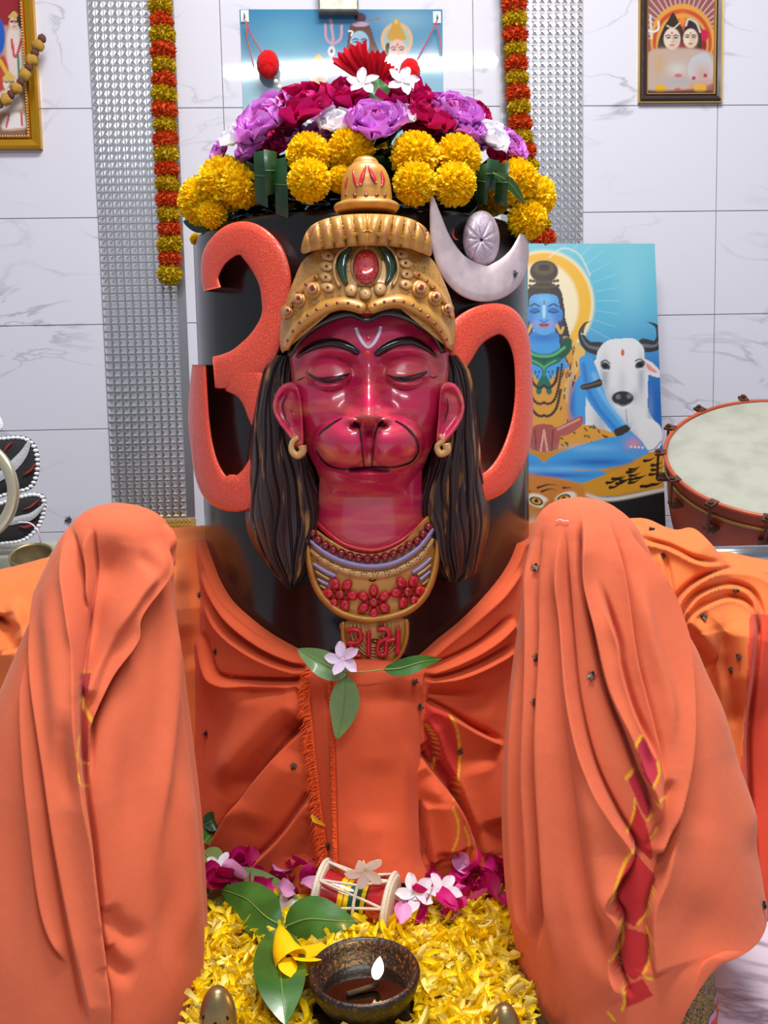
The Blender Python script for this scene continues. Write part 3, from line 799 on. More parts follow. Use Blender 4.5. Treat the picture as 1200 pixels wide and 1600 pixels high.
# ------------------------------------------------------------------ the idol
m_black = MAT('black_stone', (17, 17, 19), 0.22, spec=0.5, noise=(12, .4), coat=.2)
m_om = MAT('orange_relief_paint', (222, 72, 50), 0.33, noise=(420, 1, (1, 1, 1), (.55, .95)), col2=(240, 170, 110), bump=(300, .5), coat=.3)
m_pink = MAT('pink_body_paint', (190, 34, 78), 0.26, noise=(9, 1, (1, 1, 4.5), (.48, .9)), col2=(214, 128, 84), coat=.5, bump=(55, .10))
m_goldp = MAT('gold_paint', (192, 138, 62), 0.36, 0.2, noise=(34, 1, (1, 1, 1), (.5, .85)), col2=(158, 98, 38), coat=.15)
m_goldl = MAT('pale_gold_paint', (212, 166, 104), 0.36, 0.1, noise=(60, .25), coat=.25)
m_blackp = MAT('black_gloss_paint', (10, 9, 12), 0.18, coat=.5)
m_hair = MAT('dark_hair_paint', (38, 20, 20), 0.34, noise=(13, 1, (4.5, 4.5, .8), (.57, .69)), col2=(158, 112, 54), coat=.15)
m_silver = MAT('silver_glitter_paint', (206, 190, 206), 0.4, 0.1, noise=(260, .35), bump=(300, .4))
m_silverw = MAT('moon_white_paint', (214, 196, 200), 0.45, noise=(50, .2))
m_lav = MAT('lavender_paint', (156, 142, 190), 0.3, coat=.3)
m_rb = MAT('ruby_bead_paint', (128, 14, 30), 0.18, coat=.6)
m_red2 = MAT('crimson_relief_paint', (206, 30, 52), 0.25, noise=(120, .2), coat=.4)
m_gem = MAT('ruby_glitter_gem', (165, 16, 44), 0.12, .3, noise=(500, 1, (1, 1, 1), (.5, .75)), col2=(220, 120, 70), coat=.8)
m_green = MAT('dark_green_enamel', (6, 62, 48), 0.12, coat=.8)
m_white = MAT('white_mark_paint', (225, 205, 225), 0.5)
m_orange_dot = MAT('vermilion_mark', (235, 80, 25), 0.5)

idol = empty('lingam_idol', (AX, AY, 0.0))
tag(idol, 'black pillar idol with crimson monkey face, gold crown and orange symbol relief', 'statue')
ztop = float(on_cyl(570., 322., RL)[2])
zz = [(0, -0.0)] ; prof = [(0.0, 0.0), (RL, 0.0)]
for k in range(1, 24): prof.append((RL, ztop * k / 24.0))
for k in range(7):
    a = k / 6 * math.pi / 2
    prof.append((RL - .012 + .012 * math.cos(a), ztop - .012 + .012 * math.sin(a)))
prof += [(RL * .6, ztop + .004), (0, ztop + .006)]
V, Fc = lathe_vf(prof, 128)
V[:, 0] += AX; V[:, 1] += AY
obj('pillar', V, Fc, m_black, idol)

def ribbon(name, pts, pos, mat, parent, kind='round', n=60, m=9, closed=False, ends='cap'):
    """raised stroke following screen points (x, y, half width) on the surface pos(x, y, h)"""
    P = crom(pts, n, closed)
    T = np.gradient(P[:, :2], axis=0) if not closed else np.roll(P[:, :2], -1, 0) - np.roll(P[:, :2], 1, 0)
    T /= np.linalg.norm(T, axis=1, keepdims=True) + 1e-9
    Nn = np.stack([-T[:, 1], T[:, 0]], -1)
    if kind == 'round':
        a = np.linspace(0, np.pi, m); off = -np.cos(a); h = np.sin(a)
    else:
        off = np.array([-1, -1, -.97, -.9, -.5, 0, .5, .9, .97, 1, 1]); h = np.array([0, .8, .93, 1, 1.03, 1.05, 1.03, 1, .93, .8, 0]); m = len(off)
    w = P[:, 2].copy()
    hs = np.ones(n)
    if ends == 'round' and not closed:
        L = np.concatenate([[0], np.cumsum(np.linalg.norm(np.diff(P[:, :2], axis=0), axis=1))])
        for D, wd in ((L, w[0]), (L[-1] - L, w[-1])):
            q = np.clip(D / max(wd, 1e-6), 0, 1); hs *= np.sqrt(np.maximum(1 - (1 - q) ** 2, .0))
        w = w * np.maximum(hs, .05)
    X = P[:, None, 0] + Nn[:, None, 0] * off[None] * w[:, None]
    Yp = P[:, None, 1] + Nn[:, None, 1] * off[None] * w[:, None]
    H = h[None] * hs[:, None]
    V = pos(X.ravel(), Yp.ravel(), np.broadcast_to(H, X.shape).ravel())
    Fc = gridf(m, n, False, closed).tolist()
    if not closed:
        Fc.append(list(range(m))); Fc.append([(n - 1) * m + i for i in range(m)][::-1])
    return obj(name, V, Fc, mat, parent)
def cyl_pos(H, R0=RL):
    return lambda x, y, h: on_cyl(x, y, R0 + H * h - .002)
def surf_pos(Yfn, H):
    return lambda x, y, h: at(x, y, Yfn(x, y) - H * h + .0008 * (h < .01))

# ---- orange relief symbol
OMH = .030
ribbon('symbol_stroke', [(332, 452, 14), (328, 430, 14.5), (338, 398, 21), (362, 376, 25), (388, 375, 28), (413, 398, 30), (428, 432, 27), (430, 465, 22), (428, 495, 20), (418, 525, 24), (400, 555, 30), (375, 572, 28), (352, 580, 27), (334, 582, 25)], cyl_pos(OMH), m_om, idol, 'box', 90)
ribbon('symbol_stroke', [(360, 586, 26), (385, 596, 28), (402, 615, 28), (412, 645, 26), (418, 680, 20), (412, 715, 20), (398, 748, 24), (380, 768, 29), (358, 770, 29), (338, 762, 25), (324, 735, 21), (316, 700, 18), (311, 660, 17), (310, 620, 15), (311, 570, 11)], cyl_pos(OMH), m_om, idol, 'box', 100)
ribbon('symbol_stroke', [(702, 570, 26), (712, 550, 28), (730, 520, 29), (758, 502, 27), (785, 500, 24), (805, 518, 19), (815, 550, 15), (818, 590, 14), (818, 630, 15), (814, 670, 18), (804, 708, 21), (790, 735, 22), (772, 754, 22), (748, 766, 21)], cyl_pos(OMH), m_om, idol, 'box', 90)
ribbon('crescent_moon', [(675, 308, 3), (681, 342, 10), (690, 380, 17), (708, 415, 24), (735, 437, 29), (765, 443, 28), (792, 428, 26), (810, 400, 17), (818, 366, 6)], cyl_pos(.03), m_silverw, idol, 'box', 80)
# moon disc: domed oval with carved lines
def oval(name, cx, cy, rx, ry, Yfn, H, mat, parent, rot=0, carve=None, edge=.25, rings=16, n=48):
    a = np.linspace(0, 2 * np.pi, n, endpoint=False)
    s = np.linspace(0, 1, rings + 1)[1:]
    c, sn = math.cos(rot), math.sin(rot)
    ex = rx * np.cos(a) * c - ry * np.sin(a) * sn; ey = rx * np.cos(a) * sn + ry * np.sin(a) * c
    X = np.concatenate([[cx], (cx + s[:, None] * ex).ravel()]); Yp = np.concatenate([[cy], (cy + s[:, None] * ey).ravel()])
    S = np.concatenate([[0], np.repeat(s, n)])
    h = (1 - S ** (2 / edge * .5 if edge < 1 else 2)) if False else np.sqrt(np.maximum(1 - S ** (2.0 / edge * .25 + 1.5), 0))
    if carve is not None: h = h - carve(X, Yp)
    V = at(X, Yp, Yfn(X, Yp) + .0006 - H * h)
    Fc = [[0, 1 + i, 1 + (i + 1) % n] for i in range(n)] + gridf(n, rings, True, off=1).tolist()
    Fc = [f[::-1] for f in Fc]
    return obj(name, V, Fc, mat, parent)
def disc_carve(X, Yp):
    o = 0
    for a in (0.2, 0.75, 1.35, 2.0, 2.6):
        d = np.abs((X - 752) * math.sin(a) - (Yp - 375) * math.cos(a)); o = o + .07 * np.exp(-(d / 1.4) ** 2)
    return o
oval('moon_disc', 752, 374, 29, 45, cylY, .05, m_silver, idol, carve=disc_carve, rings=30, n=80)

ribbon('orange_smear', [(709, 358, 1.5), (708, 368, 2), (712, 374, 2), (716, 374, 1)], cyl_pos(.003), m_om, idol, n=14, m=5)
# ---- face
Y0 = 1.455
HW_Y = [470, 500, 545, 600, 640, 680, 710, 740, 765, 790]
HW_X = [96, 112, 125, 125, 120, 108, 96, 82, 72, 66]
def gau(x, y, cx, cy, sx, sy, r=0):
    dx = x - cx; dy = y - cy
    if r: dx, dy = dx * math.cos(r) + dy * math.sin(r), -dx * math.sin(r) + dy * math.cos(r)
    return np.exp(-(dx / sx) ** 2 - (dy / sy) ** 2)
def dom(x, y, cx, cy, rx, ry, r=0, p=.5):
    dx = x - cx; dy = y - cy
    if r: dx, dy = dx * math.cos(r) + dy * math.sin(r), -dx * math.sin(r) + dy * math.cos(r)
    return np.maximum(1 - (dx / rx) ** 2 - (dy / ry) ** 2, 0) ** p
def faceY(x, y):
    hw = lerpsmooth(y, HW_Y, HW_X)
    q = np.clip((x - 576) / (hw * 1.02), -1, 1)
    vs = lerpsmooth(y, [470, 500, 540, 600, 680, 730, 765, 790], [.82, .92, .99, 1.0, .98, .9, .74, .6])
    P = .035 + .105 * np.sqrt(np.maximum(1 - np.abs(q) ** 2.3, 0)) * vs
    # brows, sockets, lids
    P += .006 * gau(x, y, 515, 548, 40, 12, .05) + .006 * gau(x, y, 637, 548, 40, 12, -.05)
    P -= .024 * gau(x, y, 520, 578, 46, 26) + .024 * gau(x, y, 633, 576, 46, 26)
    P += .030 * dom(x, y, 514, 584, 37, 24, .04, .6) + .030 * dom(x, y, 637, 582, 36, 24, -.04, .6)
    P -= .007 * np.exp(-((y - 597) / 5) ** 2) * gau(x, y, 515, 597, 36, 12) + .007 * np.exp(-((y - 594) / 5) ** 2) * gau(x, y, 637, 594, 36, 12)
    P -= .006 * gau(x, y, 542, 625, 16, 34) + .006 * gau(x, y, 610, 625, 16, 34)
    # cheeks
    P += .010 * gau(x, y, 500, 640, 36, 32) + .010 * gau(x, y, 655, 638, 34, 32)
    # nose
    nb = sstep(545, 640, y) * (1 - sstep(655, 668, y))
    P += (.010 + .026 * nb) * np.exp(-((x - 576) / (14 + 5 * nb)) ** 2) * sstep(525, 580, y) * (1 - sstep(650, 676, y))
    P += .020 * gau(x, y, 576, 645, 21, 17)
    P += .020 * gau(x, y, 547, 650, 14, 12, .4) + .020 * gau(x, y, 605, 649, 14, 12, -.4)
    P -= .016 * gau(x, y, 556, 664, 8, 4.5, -.3) + .016 * gau(x, y, 597, 663, 8, 4.5, .3)
    # muzzle lobes
    P += .022 * dom(x, y, 576, 695, 88, 52, 0, .8)
    P += .026 * dom(x, y, 533, 693, 47, 43, -.35, .6) + .026 * dom(x, y, 619, 692, 45, 43, .35, .6)
    P -= .005 * np.exp(-((x - 577) / 9) ** 2) * sstep(665, 680, y) * (1 - sstep(725, 735, y))
    # mouth and chin
    P -= .012 * np.exp(-((y - 733 + .004 * (x - 576) ** 2 * .35) / 4.5) ** 2) * np.exp(-((x - 576) / 50) ** 4)
    P += .013 * dom(x, y, 578, 741, 34, 9, 0, .8) + .010 * gau(x, y, 577, 758, 34, 14)
    k = sstep(748, 782, y)
    return (Y0 - P) * (1 - k) + (neckY(x, y) + .004 * sstep(768, 784, y) - .002) * k
def neckY(x, y):
    P = .03 + .075 * np.sqrt(np.maximum(1 - ((x - 577) / 92) ** 2, 0)) * lerpsmooth(y, [730, 765, 800, 862], [1.05, .95, .85, .72])
    return Y0 - P
def rowpatch(name, rows, Yfn, mat, parent, nu, nv, back=None, col=None, edge=True):
    R_ = np.asarray(rows, float)
    y = np.linspace(R_[0, 0], R_[-1, 0], nv)
    xl = lerpsmooth(y, R_[:, 0], R_[:, 1]); xr = lerpsmooth(y, R_[:, 0], R_[:, 2])
    u = np.linspace(0, 1, nu); u = .5 - .5 * np.cos(np.pi * u) * .35 - (.5 - u) * .65 if False else u
    X = xl[:, None] * (1 - u) + xr[:, None] * u; Yp = np.repeat(y[:, None], nu, 1)
    D = Yfn(X, Yp)
    V = at(X, Yp, D)
    if edge:    # border ring turned back to the pillar
        bY = cylY(X, Yp) + .01 if back is None else back(X, Yp)
        B = at(X, Yp, bY)
        full = np.concatenate([B[:, :1], V, B[:, -1:]], 1)
        full = np.concatenate([np.concatenate([B[:1, :1], B[:1], B[:1, -1:]], 1), full, np.concatenate([B[-1:, :1], B[-1:], B[-1:, -1:]], 1)], 0)
        V = full; nu2, nv2 = nu + 2, nv + 2
    else:
        nu2, nv2 = nu, nv
    return obj(name, V.reshape(-1, 3), gridf(nu2, nv2)[:, ::-1], mat, parent, True, col)
face = rowpatch('face', [(470, 484, 668), (500, 462, 690), (530, 452, 699), (560, 449, 701), (600, 452, 700), (640, 458, 694), (680, 470, 683), (710, 482, 670), (740, 496, 660), (765, 498, 660), (785, 498, 661)], faceY, m_pink, idol, 210, 250)
def FP(H): return surf_pos(faceY, H)
ribbon('eyebrow', [(462, 559, 2), (475, 549, 5), (495, 539, 7), (520, 535, 7.5), (545, 542, 7.5), (561, 554, 5)], FP(.009), m_blackp, face, ends='round')
ribbon('eyebrow', [(586, 556, 5), (600, 545, 7.5), (620, 535, 7.5), (645, 533, 7), (668, 545, 5), (684, 559, 2)], FP(.009), m_blackp, face, ends='round')
for pts in ([(481, 583, 1), (495, 591, 1.6), (515, 590, 1.6), (535, 587, 1.4), (547, 583, .8)], [(482, 586, 1), (498, 594, 2.2), (515, 596, 2.4), (533, 592, 2), (546, 585, 1)], [(605, 586, 1), (620, 590, 1.6), (640, 588, 1.6), (657, 584, 1.4), (668, 580, .8)], [(607, 587, 1), (620, 593, 2.2), (638, 594, 2.4), (655, 590, 2), (668, 582, 1)]):
    ribbon('eyelid_line', pts, FP(.0025), m_blackp, face, n=40, m=7)
for pts in ([(464, 594, .5), (470, 592, 1), (476, 589, .5)], [(672, 588, .5), (678, 590, 1), (684, 587, .5)]):
    ribbon('eye_corner_line', pts, FP(.0015), m_blackp, face, n=12, m=5)
ribbon('muzzle_line', [(534, 653, 1), (520, 661, 1.8), (505, 672, 1.8), (498, 680, 1)], FP(.0022), m_blackp, face, n=30, m=7)
ribbon('muzzle_line', [(618, 657, 1), (634, 667, 1.8), (648, 682, 1.9), (653, 696, 1.9), (650, 712, 1.9), (638, 724, 2), (615, 730, 2), (590, 730, 1.7), (568, 731, 1.7), (540, 733, 2.2), (520, 730, 2), (505, 720, 1.8), (494, 704, 1)], FP(.0022), m_blackp, face, n=90, m=7)
ribbon('philtrum_line', [(553, 660, 2.5), (561, 668, 1.6), (565, 690, 1.4), (567, 712, 1.4), (569, 730, 1)], FP(.0022), m_blackp, face, n=30, m=7)
ribbon('philtrum_line', [(598, 658, 2.5), (589, 670, 1.6), (584, 690, 1.4), (582, 712, 1.4), (581, 730, 1)], FP(.0022), m_blackp, face, n=30, m=7)
ribbon('forehead_mark', [(556, 512, 2.6), (561, 525, 3), (568, 537, 3), (576, 543, 2), (585, 535, 3), (592, 522, 3), (595, 510, 2.6)], FP(.0018), m_white, face, n=40, m=7)
oval('forehead_dot', 575, 529, 3.5, 5, faceY, .002, m_red2, face, rings=5, n=16)
oval('forehead_dot', 574, 551, 4.5, 4, faceY, .002, m_orange_dot, face, rings=5, n=16)

# ---- neck
neck = rowpatch('neck', [(735, 500, 660), (770, 498, 660), (795, 496, 664), (806, 492, 670), (820, 505, 656), (835, 520, 640), (850, 542, 612), (862, 566, 588)], neckY, m_pink, idol, 90, 80)
ribbon('neck_rim', [(490, 812, 4.5), (510, 831, 5), (535, 849, 5), (562, 858, 5), (590, 859, 5), (618, 850, 5), (645, 832, 5), (662, 814, 5), (672, 800, 4.5)], surf_pos(neckY, .012), m_red2, neck, ends='round')

# ---- ears
def ear(pts, cx, cy, tilt, ring, er):
    O = crom(pts, 70, True); rings = 26; n = 70
    s = np.linspace(0, 1, rings + 1)[1:]
    X = np.concatenate([[cx], (cx + s[:, None] * (O[:, 0] - cx)).ravel()]); Yp = np.concatenate([[cy], (cy + s[:, None] * (O[:, 1] - cy)).ravel()])
    S = np.concatenate([[0], np.repeat(s, n)])
    P = .092 + tilt * (X - cx) * .0006 + .010 * np.exp(-((S - .86) / .16) ** 2) - .008 * np.exp(-(S / .5) ** 2)
    P = np.where(S > .99, P - .012, P)
    V = at(X, Yp, Y0 - P)
    B = at(O[:, 0], O[:, 1], cylY(O[:, 0], O[:, 1]) + .01)
    V = np.concatenate([V, B])
    Fc = [[0, 1 + i, 1 + (i + 1) % n] for i in range(n)] + gridf(n, rings + 1, True, off=1).tolist()
    e = obj('ear', V, [f[::-1] for f in Fc], m_pink, idol)
    eY = lambda x, y: Y0 - (.092 + tilt * (x - cx) * .0006) + 0 * y
    ribbon('ear_fold_line', ring, surf_pos(eY, .003), m_blackp, e, n=30, m=6)
    # earring: a thick hoop with a curled end
    hx, hy = er
    P3 = crom([(hx + 2, hy - 16, 0), (hx - 7, hy - 8, 0), (hx - 8, hy + 5, 0), (hx + 1, hy + 13, 0), (hx + 9, hy + 6, 0), (hx + 8, hy - 3, 0)] if hx < 570 else [(hx - 2, hy - 16, 0), (hx + 2, hy - 8, 0), (hx - 6, hy + 2, 0), (hx - 1, hy + 13, 0), (hx + 9, hy + 8, 0), (hx + 8, hy - 3, 0)], 40)
    A = at(P3[:, 0], P3[:, 1], np.full(40, Y0 - .108))
    V, Fc = tube_vf(A, np.linspace(.0035, .0062, 40), 10); obj('earring', V, Fc, m_goldl, e)
ear([(463, 600), (450, 597), (436, 606), (427, 624), (426, 642), (434, 660), (446, 676), (456, 690), (464, 700), (474, 696), (474, 660), (470, 620)], 454, 642, 1, [(447, 618, .6), (441, 632, 1.2), (446, 650, 1.3), (453, 664, .6)], (464, 699))
ear([(690, 600), (704, 597), (716, 605), (724, 622), (726, 640), (720, 660), (708, 678), (698, 690), (690, 698), (681, 692), (684, 655), (686, 620)], 700, 642, -1, [(699, 622, .6), (700, 636, 1.2), (698, 648, 1.2), (694, 660, .6)], (689, 696))

# ---- hair
def hair_lock(rows, strands, name='hair_lock'):
    R_ = np.asarray(rows, float)
    def hY(x, y):
        xl = lerpsmooth(y, R_[:, 0], R_[:, 1]); xr = lerpsmooth(y, R_[:, 0], R_[:, 2])
        q = np.clip((x - xl) / np.maximum(xr - xl, 1), 0, 1)
        P = .058 * np.sqrt(np.maximum(1 - (2 * q - 1) ** 4, 0)) * lerpsmooth(y, [540, 600, 760, 860, 920], [.6, .9, 1, .9, .6])
        c = np.zeros_like(x)
        for k in range(11):
            qq = (k + .5) / 11 + .025 * np.sin(y / 38 + k * 1.7) + .02 * np.sin(y / 19 + k)
            c += np.exp(-((q - qq) / .014) ** 2) * (.6 + .4 * math.sin(k * 2.1))
        P = P - .0075 * c + .004 * fnoise(q * 14, y / 40, 3)
        return cylY(x, y) - .006 - np.maximum(P, .0)
    return rowpatch(name, rows, hY, m_hair, idol, 110, 200)
hair_lock([(555, 428, 460), (572, 412, 462), (600, 402, 462), (640, 394, 466), (690, 388, 476), (740, 384, 492), (780, 383, 502), (820, 384, 502), (850, 394, 492), (880, 412, 482), (900, 430, 474), (916, 446, 462), (922, 453, 457)], 0)
hair_lock([(555, 690, 716), (575, 690, 733), (600, 690, 742), (640, 688, 748), (690, 680, 752), (740, 664, 758), (770, 656, 763), (800, 655, 766), (830, 664, 764), (860, 672, 758), (885, 682, 750), (900, 690, 742), (910, 698, 726)], 0)

# ---- crown
def crownY(x, y):
    hw = lerpsmooth(y, [230, 330, 400, 460, 550], [60, 105, 118, 140, 150])
    q = np.clip((x - 574) / hw, -1, 1)
    vs = lerpsmooth(y, [240, 330, 400, 470, 560], [.45, .62, .85, 1.02, 1.06])
    return Y0 - (.042 + .112 * np.sqrt(np.maximum(1 - np.abs(q) ** 2.3, 0)) * vs)
def patch(name, outline, Yfn, mat, parent, cx, cy, H, rings=24, n=120, k=4, back=None, col=None):
    O = crom(outline, n, True)
    s = np.linspace(0, 1, rings + 1)[1:] ** .8
    X = np.concatenate([[cx], (cx + s[:, None] * (O[:, 0] - cx)).ravel()]); Yp = np.concatenate([[cy], (cy + s[:, None] * (O[:, 1] - cy)).ravel()])
    S = np.concatenate([[0], np.repeat(s, n)])
    h = np.maximum(1 - S ** k, 0) ** .5
    D = Yfn(X, Yp) - H * h
    V = at(X, Yp, D)
    bY = (cylY(O[:, 0], O[:, 1]) + .01) if back is None else back(O[:, 0], O[:, 1])
    V = np.concatenate([V, at(O[:, 0], O[:, 1], np.maximum(bY, D[-n:]))])
    Fc = [[0, 1 + i, 1 + (i + 1) % n] for i in range(n)] + gridf(n, rings + 1, True, off=1).tolist()
    return obj(name, V, [f[::-1] for f in Fc], mat, parent, True, col)
def crown_body_Y(x, y):
    return crownY(x, y) - .0009 * (np.sin(x * 1.15) * np.sin(y * 1.15) > .55) * 0
m_crown = MAT('stippled_gold_paint', (182, 132, 64), 0.38, 0.18, noise=(330, 1, (1, 1, 1), (.56, .66)), col2=(120, 78, 30), coat=.2)
crown = patch('crown', [(441, 552), (437, 520), (444, 480), (458, 440), (478, 402), (520, 382), (574, 374), (630, 382), (672, 402), (694, 440), (708, 480), (712, 520), (706, 550), (690, 525), (660, 500), (620, 482), (574, 490), (530, 480), (490, 500), (458, 530)], crown_body_Y, m_crown, idol, 574, 440, .004)
def CP(H): return surf_pos(crownY, H)
ribbon('hair_line', [(452, 558, 4), (466, 530, 7), (490, 508, 9), (520, 494, 9), (548, 490, 7), (573, 500, 5), (600, 489, 7), (630, 491, 9), (660, 506, 9), (682, 526, 7), (693, 552, 4)], surf_pos(lambda x, y: np.minimum(faceY(x, y), crownY(x, y) + .012), .008), m_blackp, face, n=90)
ribbon('crown_band', [(444, 548, 6), (455, 524, 9), (474, 502, 11), (500, 484, 11.5), (530, 474, 11), (555, 477, 11), (573, 485, 10)], CP(.016), m_goldp, crown, n=60, ends='round')
ribbon('crown_band', [(573, 485, 10), (596, 474, 11), (625, 470, 11.5), (650, 480, 11.5), (676, 497, 11), (695, 520, 9), (704, 545, 6)], CP(.016), m_goldp, crown, n=60, ends='round')
ribbon('side_band', [(443, 500, 3.5), (452, 478, 5), (468, 455, 6), (485, 438, 6.5), (498, 430, 6)], CP(.010), m_goldp, crown, n=40, ends='round')
ribbon('side_band', [(643, 424, 6), (662, 434, 6.5), (682, 452, 6), (698, 474, 5), (708, 498, 3.5)], CP(.010), m_goldp, crown, n=40, ends='round')
dotY = lambda H: (lambda x, y: crownY(x, y) - H)
for pts, k, H in (([(449, 532), (462, 511), (482, 492), (510, 477), (540, 473), (560, 479)], 9, .0155), ([(586, 476), (612, 470), (640, 474), (664, 490), (684, 510), (698, 530)], 10, .0155), ([(449, 490), (460, 466), (476, 446), (492, 434)], 5, .0095), ([(655, 430), (672, 443), (690, 464), (702, 488)], 6, .0095)):
    for q in crom(pts, k): oval('red_dot', q[0], q[1], 3.0, 3.0, dotY(H), .0018, m_rb, crown, rings=3, n=10)
# rope-like turban roll with ribs
tb = [(472, 396), (473, 376), (484, 355), (505, 343), (535, 336), (574, 334), (615, 336), (645, 343), (665, 356), (674, 376), (673, 400), (655, 392), (620, 386), (574, 384), (530, 387), (495, 391)]
def turbanY(x, y):
    q = (x - 574)
    ph = q / 6.2 + .030 * (y - 360) * np.sign(q)
    rib = np.abs(np.sin(ph * 1.05))
    D = crownY(x, np.full_like(y, 400.)) + .006 - .030 * np.sqrt(np.maximum(1 - ((y - 362 - .0012 * q * q * .9) / 33) ** 2, 0)) - .010 * rib ** .5
    return D
tu = patch('turban_roll', tb, turbanY, m_goldp, crown, 574, 362, .002, rings=40, n=200, k=6)
for i, xx in enumerate((497, 516, 536, 553, 598, 614, 633, 652)):
    s_ = -1 if xx < 574 else 1
    lean = abs(xx - 574) / 80 * 6
    ribbon('pink_rib_line', [(xx + s_ * lean * .2, 346 + abs(xx - 574) * .04, .5), (xx + s_ * 3 + s_ * lean, 358, 1.3), (xx + s_ * 5 + s_ * lean * 1.4, 372, .5)], surf_pos(turbanY, .0028), MAT('rose_line_paint', (205, 110, 110), .4) if i == 0 else bpy.data.materials['rose_line_paint'], crown, n=14, m=5)
# finial: lathe shape in front of the rim
fx, fy = 573., 332.
fc = at(fx, fy, Y0 - .085); sc = (Y0 - .085) / F
tilt = .0
prof = [(0, 0), (40, 0), (46, 2), (50, 6), (49, 11), (44, 14), (39.5, 15), (39, 20), (38.5, 28), (38, 31), (38, 34), (37, 40), (35.5, 48), (32, 58), (27, 66), (22, 70), (20, 71), (19, 74), (15, 79), (8, 82), (0, 83)]
pp = crom(np.array([(a, b, 0) for a, b in prof]), 70)[:, :2]
V, Fc = lathe_vf(pp * sc, 56); V = V * np.array([1, .8, 1]) + fc
fin = obj('finial', V, Fc, m_goldp, crown)
def finY(x, y):
    h = (fy - y) - .0205 * (639 - y); r = np.interp(h, pp[:, 1], pp[:, 0])
    return (Y0 - .085) - .8 * np.sqrt(np.maximum(r ** 2 - (x - fx) ** 2, 0)) * sc
for dx in (-33, -19, -1, 16, 29): oval('red_dot', fx + dx, 305.0, 3 if abs(dx) < 25 else 2.2, 3, lambda x, y: finY(x, y) - .0018, .002, m_rb, crown, rings=3, n=10)
for pts in ([(572, 258, .8), (566, 276, 3.6), (563, 288, 2.4)], [(575, 258, .8), (582, 274, 3.6), (588, 285, 2.4)], [(551, 265, .8), (554, 280, 3), (558, 290, 1.8)], [(596, 267, .8), (599, 281, 3), (597, 290, 1.8)], [(543, 277, .8), (540, 288, 2.2), (539, 296, 1)]):
    ribbon('rose_wedge', pts, surf_pos(lambda x, y: finY(x, y) - .002, .002), m_red2, crown, n=14, m=5)
# centre jewel
oval('gem_setting', 572, 415, 27, 36, crownY, .012, m_goldl, crown, rings=12, n=40)
oval('ruby_gem', 572, 417, 21, 28, lambda x, y: crownY(x, y) - .010, .012, m_gem, crown, rings=14, n=40)
V, Fc = sphere_vf(10, 7)
ribbon('gem_setting_tip', [(572, 380, 1.5), (572, 388, 6), (572, 396, 12)], CP(.012), m_goldl, crown, n=14)
for pts in ([(550, 384, 2.5), (539, 398, 7.5), (534, 418, 9), (538, 436, 6), (543, 444, 3)], [(592, 382, 2.5), (604, 396, 7.5), (611, 416, 9), (608, 434, 6), (602, 443, 3)]):
    ribbon('green_enamel', pts, CP(.014), m_green, crown, n=30, ends='round')
for pts in ([(546, 384, 2), (529, 396, 3), (522, 416, 3.4), (525, 436, 3.2), (532, 449, 3.6)], [(596, 380, 2), (613, 392, 3), (622, 414, 3.4), (620, 434, 3.2), (613, 447, 3.6)]):
    ribbon('enamel_rim', pts, CP(.014), m_goldl, crown, n=30, ends='round')
for (cx, cy) in ((549, 453), (571, 458), (594, 451)): oval('gold_ball', cx, cy, 11.5, 11.5, crownY, .014, m_goldl, crown, rings=8, n=24)
for l in ([(516, 400), (513, 416), (512, 433), (515, 449)], [(624, 397), (631, 411), (633, 428), (631, 444)]):
    for (cx, cy) in l:
        oval('gold_petal', cx + (-3 if cx < 574 else 3), cy, 12, 8.6, crownY, .011, m_goldl, crown, rings=7, n=20, rot=.3)
        oval('red_dot', cx + (-3 if cx < 574 else 3), cy, 2.6, 2.6, dotY(.0108), .0014, m_rb, crown, rings=3, n=8)
for (cx, cy, r_) in ((487, 452, 16), (465, 468, 13.5), (448, 487, 10.5), (657, 451, 16), (681, 465, 13.5), (699, 483, 10.5)):
    sgn = -1 if cx < 574 else 1
    oval('swirl_base', cx, cy, r_, r_ * 1.05, crownY, .010, m_goldp, crown, rings=8, n=28)
    oval('swirl_knob', cx + 1, cy - 2, r_ * .58, r_ * .58, dotY(.009), .014, m_goldl, crown, rings=8, n=20)
    oval('knob_tip', cx + 1, cy - 2, r_ * .34, r_ * .34, dotY(.020), .005, m_rb, crown, rings=5, n=14)

# ---- necklace bib and pendant
def bibY(x, y):
    q = np.clip((x - 580) / 120, -1, 1)
    return Y0 - (.030 + .062 * np.sqrt(np.maximum(1 - q ** 2, 0)) * lerpsmooth(y, [780, 850, 950, 1050], [1, .95, .8, .68]))
bib = patch('necklace_bib', [(478, 838), (482, 880), (492, 915), (510, 940), (535, 960), (580, 968), (628, 958), (655, 940), (672, 912), (682, 870), (685, 815), (668, 806), (640, 838), (612, 856), (580, 864), (545, 858), (512, 840), (490, 826)], bibY, m_goldp, idol, 582, 905, .004, rings=30, n=150, k=10)
BP = lambda H: surf_pos(lambda x, y: bibY(x, y) - .003, H)
ribbon('bib_rim', [(478, 836, 4), (483, 880, 5), (493, 915, 5.5), (511, 941, 6), (538, 960, 6.5), (580, 968, 7), (626, 959, 6.5), (655, 941, 6), (673, 912, 5.5), (683, 870, 5), (685, 814, 4)], BP(.012), m_goldp, bib, n=100, ends='round')
ribbon('lavender_strand', [(482, 843, 3), (505, 862, 4.5), (535, 877, 5), (575, 885, 5), (615, 880, 5), (650, 860, 4.8), (668, 840, 4.5), (678, 824, 3.5)], BP(.010), m_lav, bib, n=80, ends='round')
ribbon('engraved_band', [(483, 858, 3), (505, 876, 5), (535, 891, 6), (575, 899, 6.5), (615, 894, 6.5), (650, 876, 6), (668, 858, 5), (678, 840, 3)], BP(.007), m_goldl, bib, n=80, ends='round')
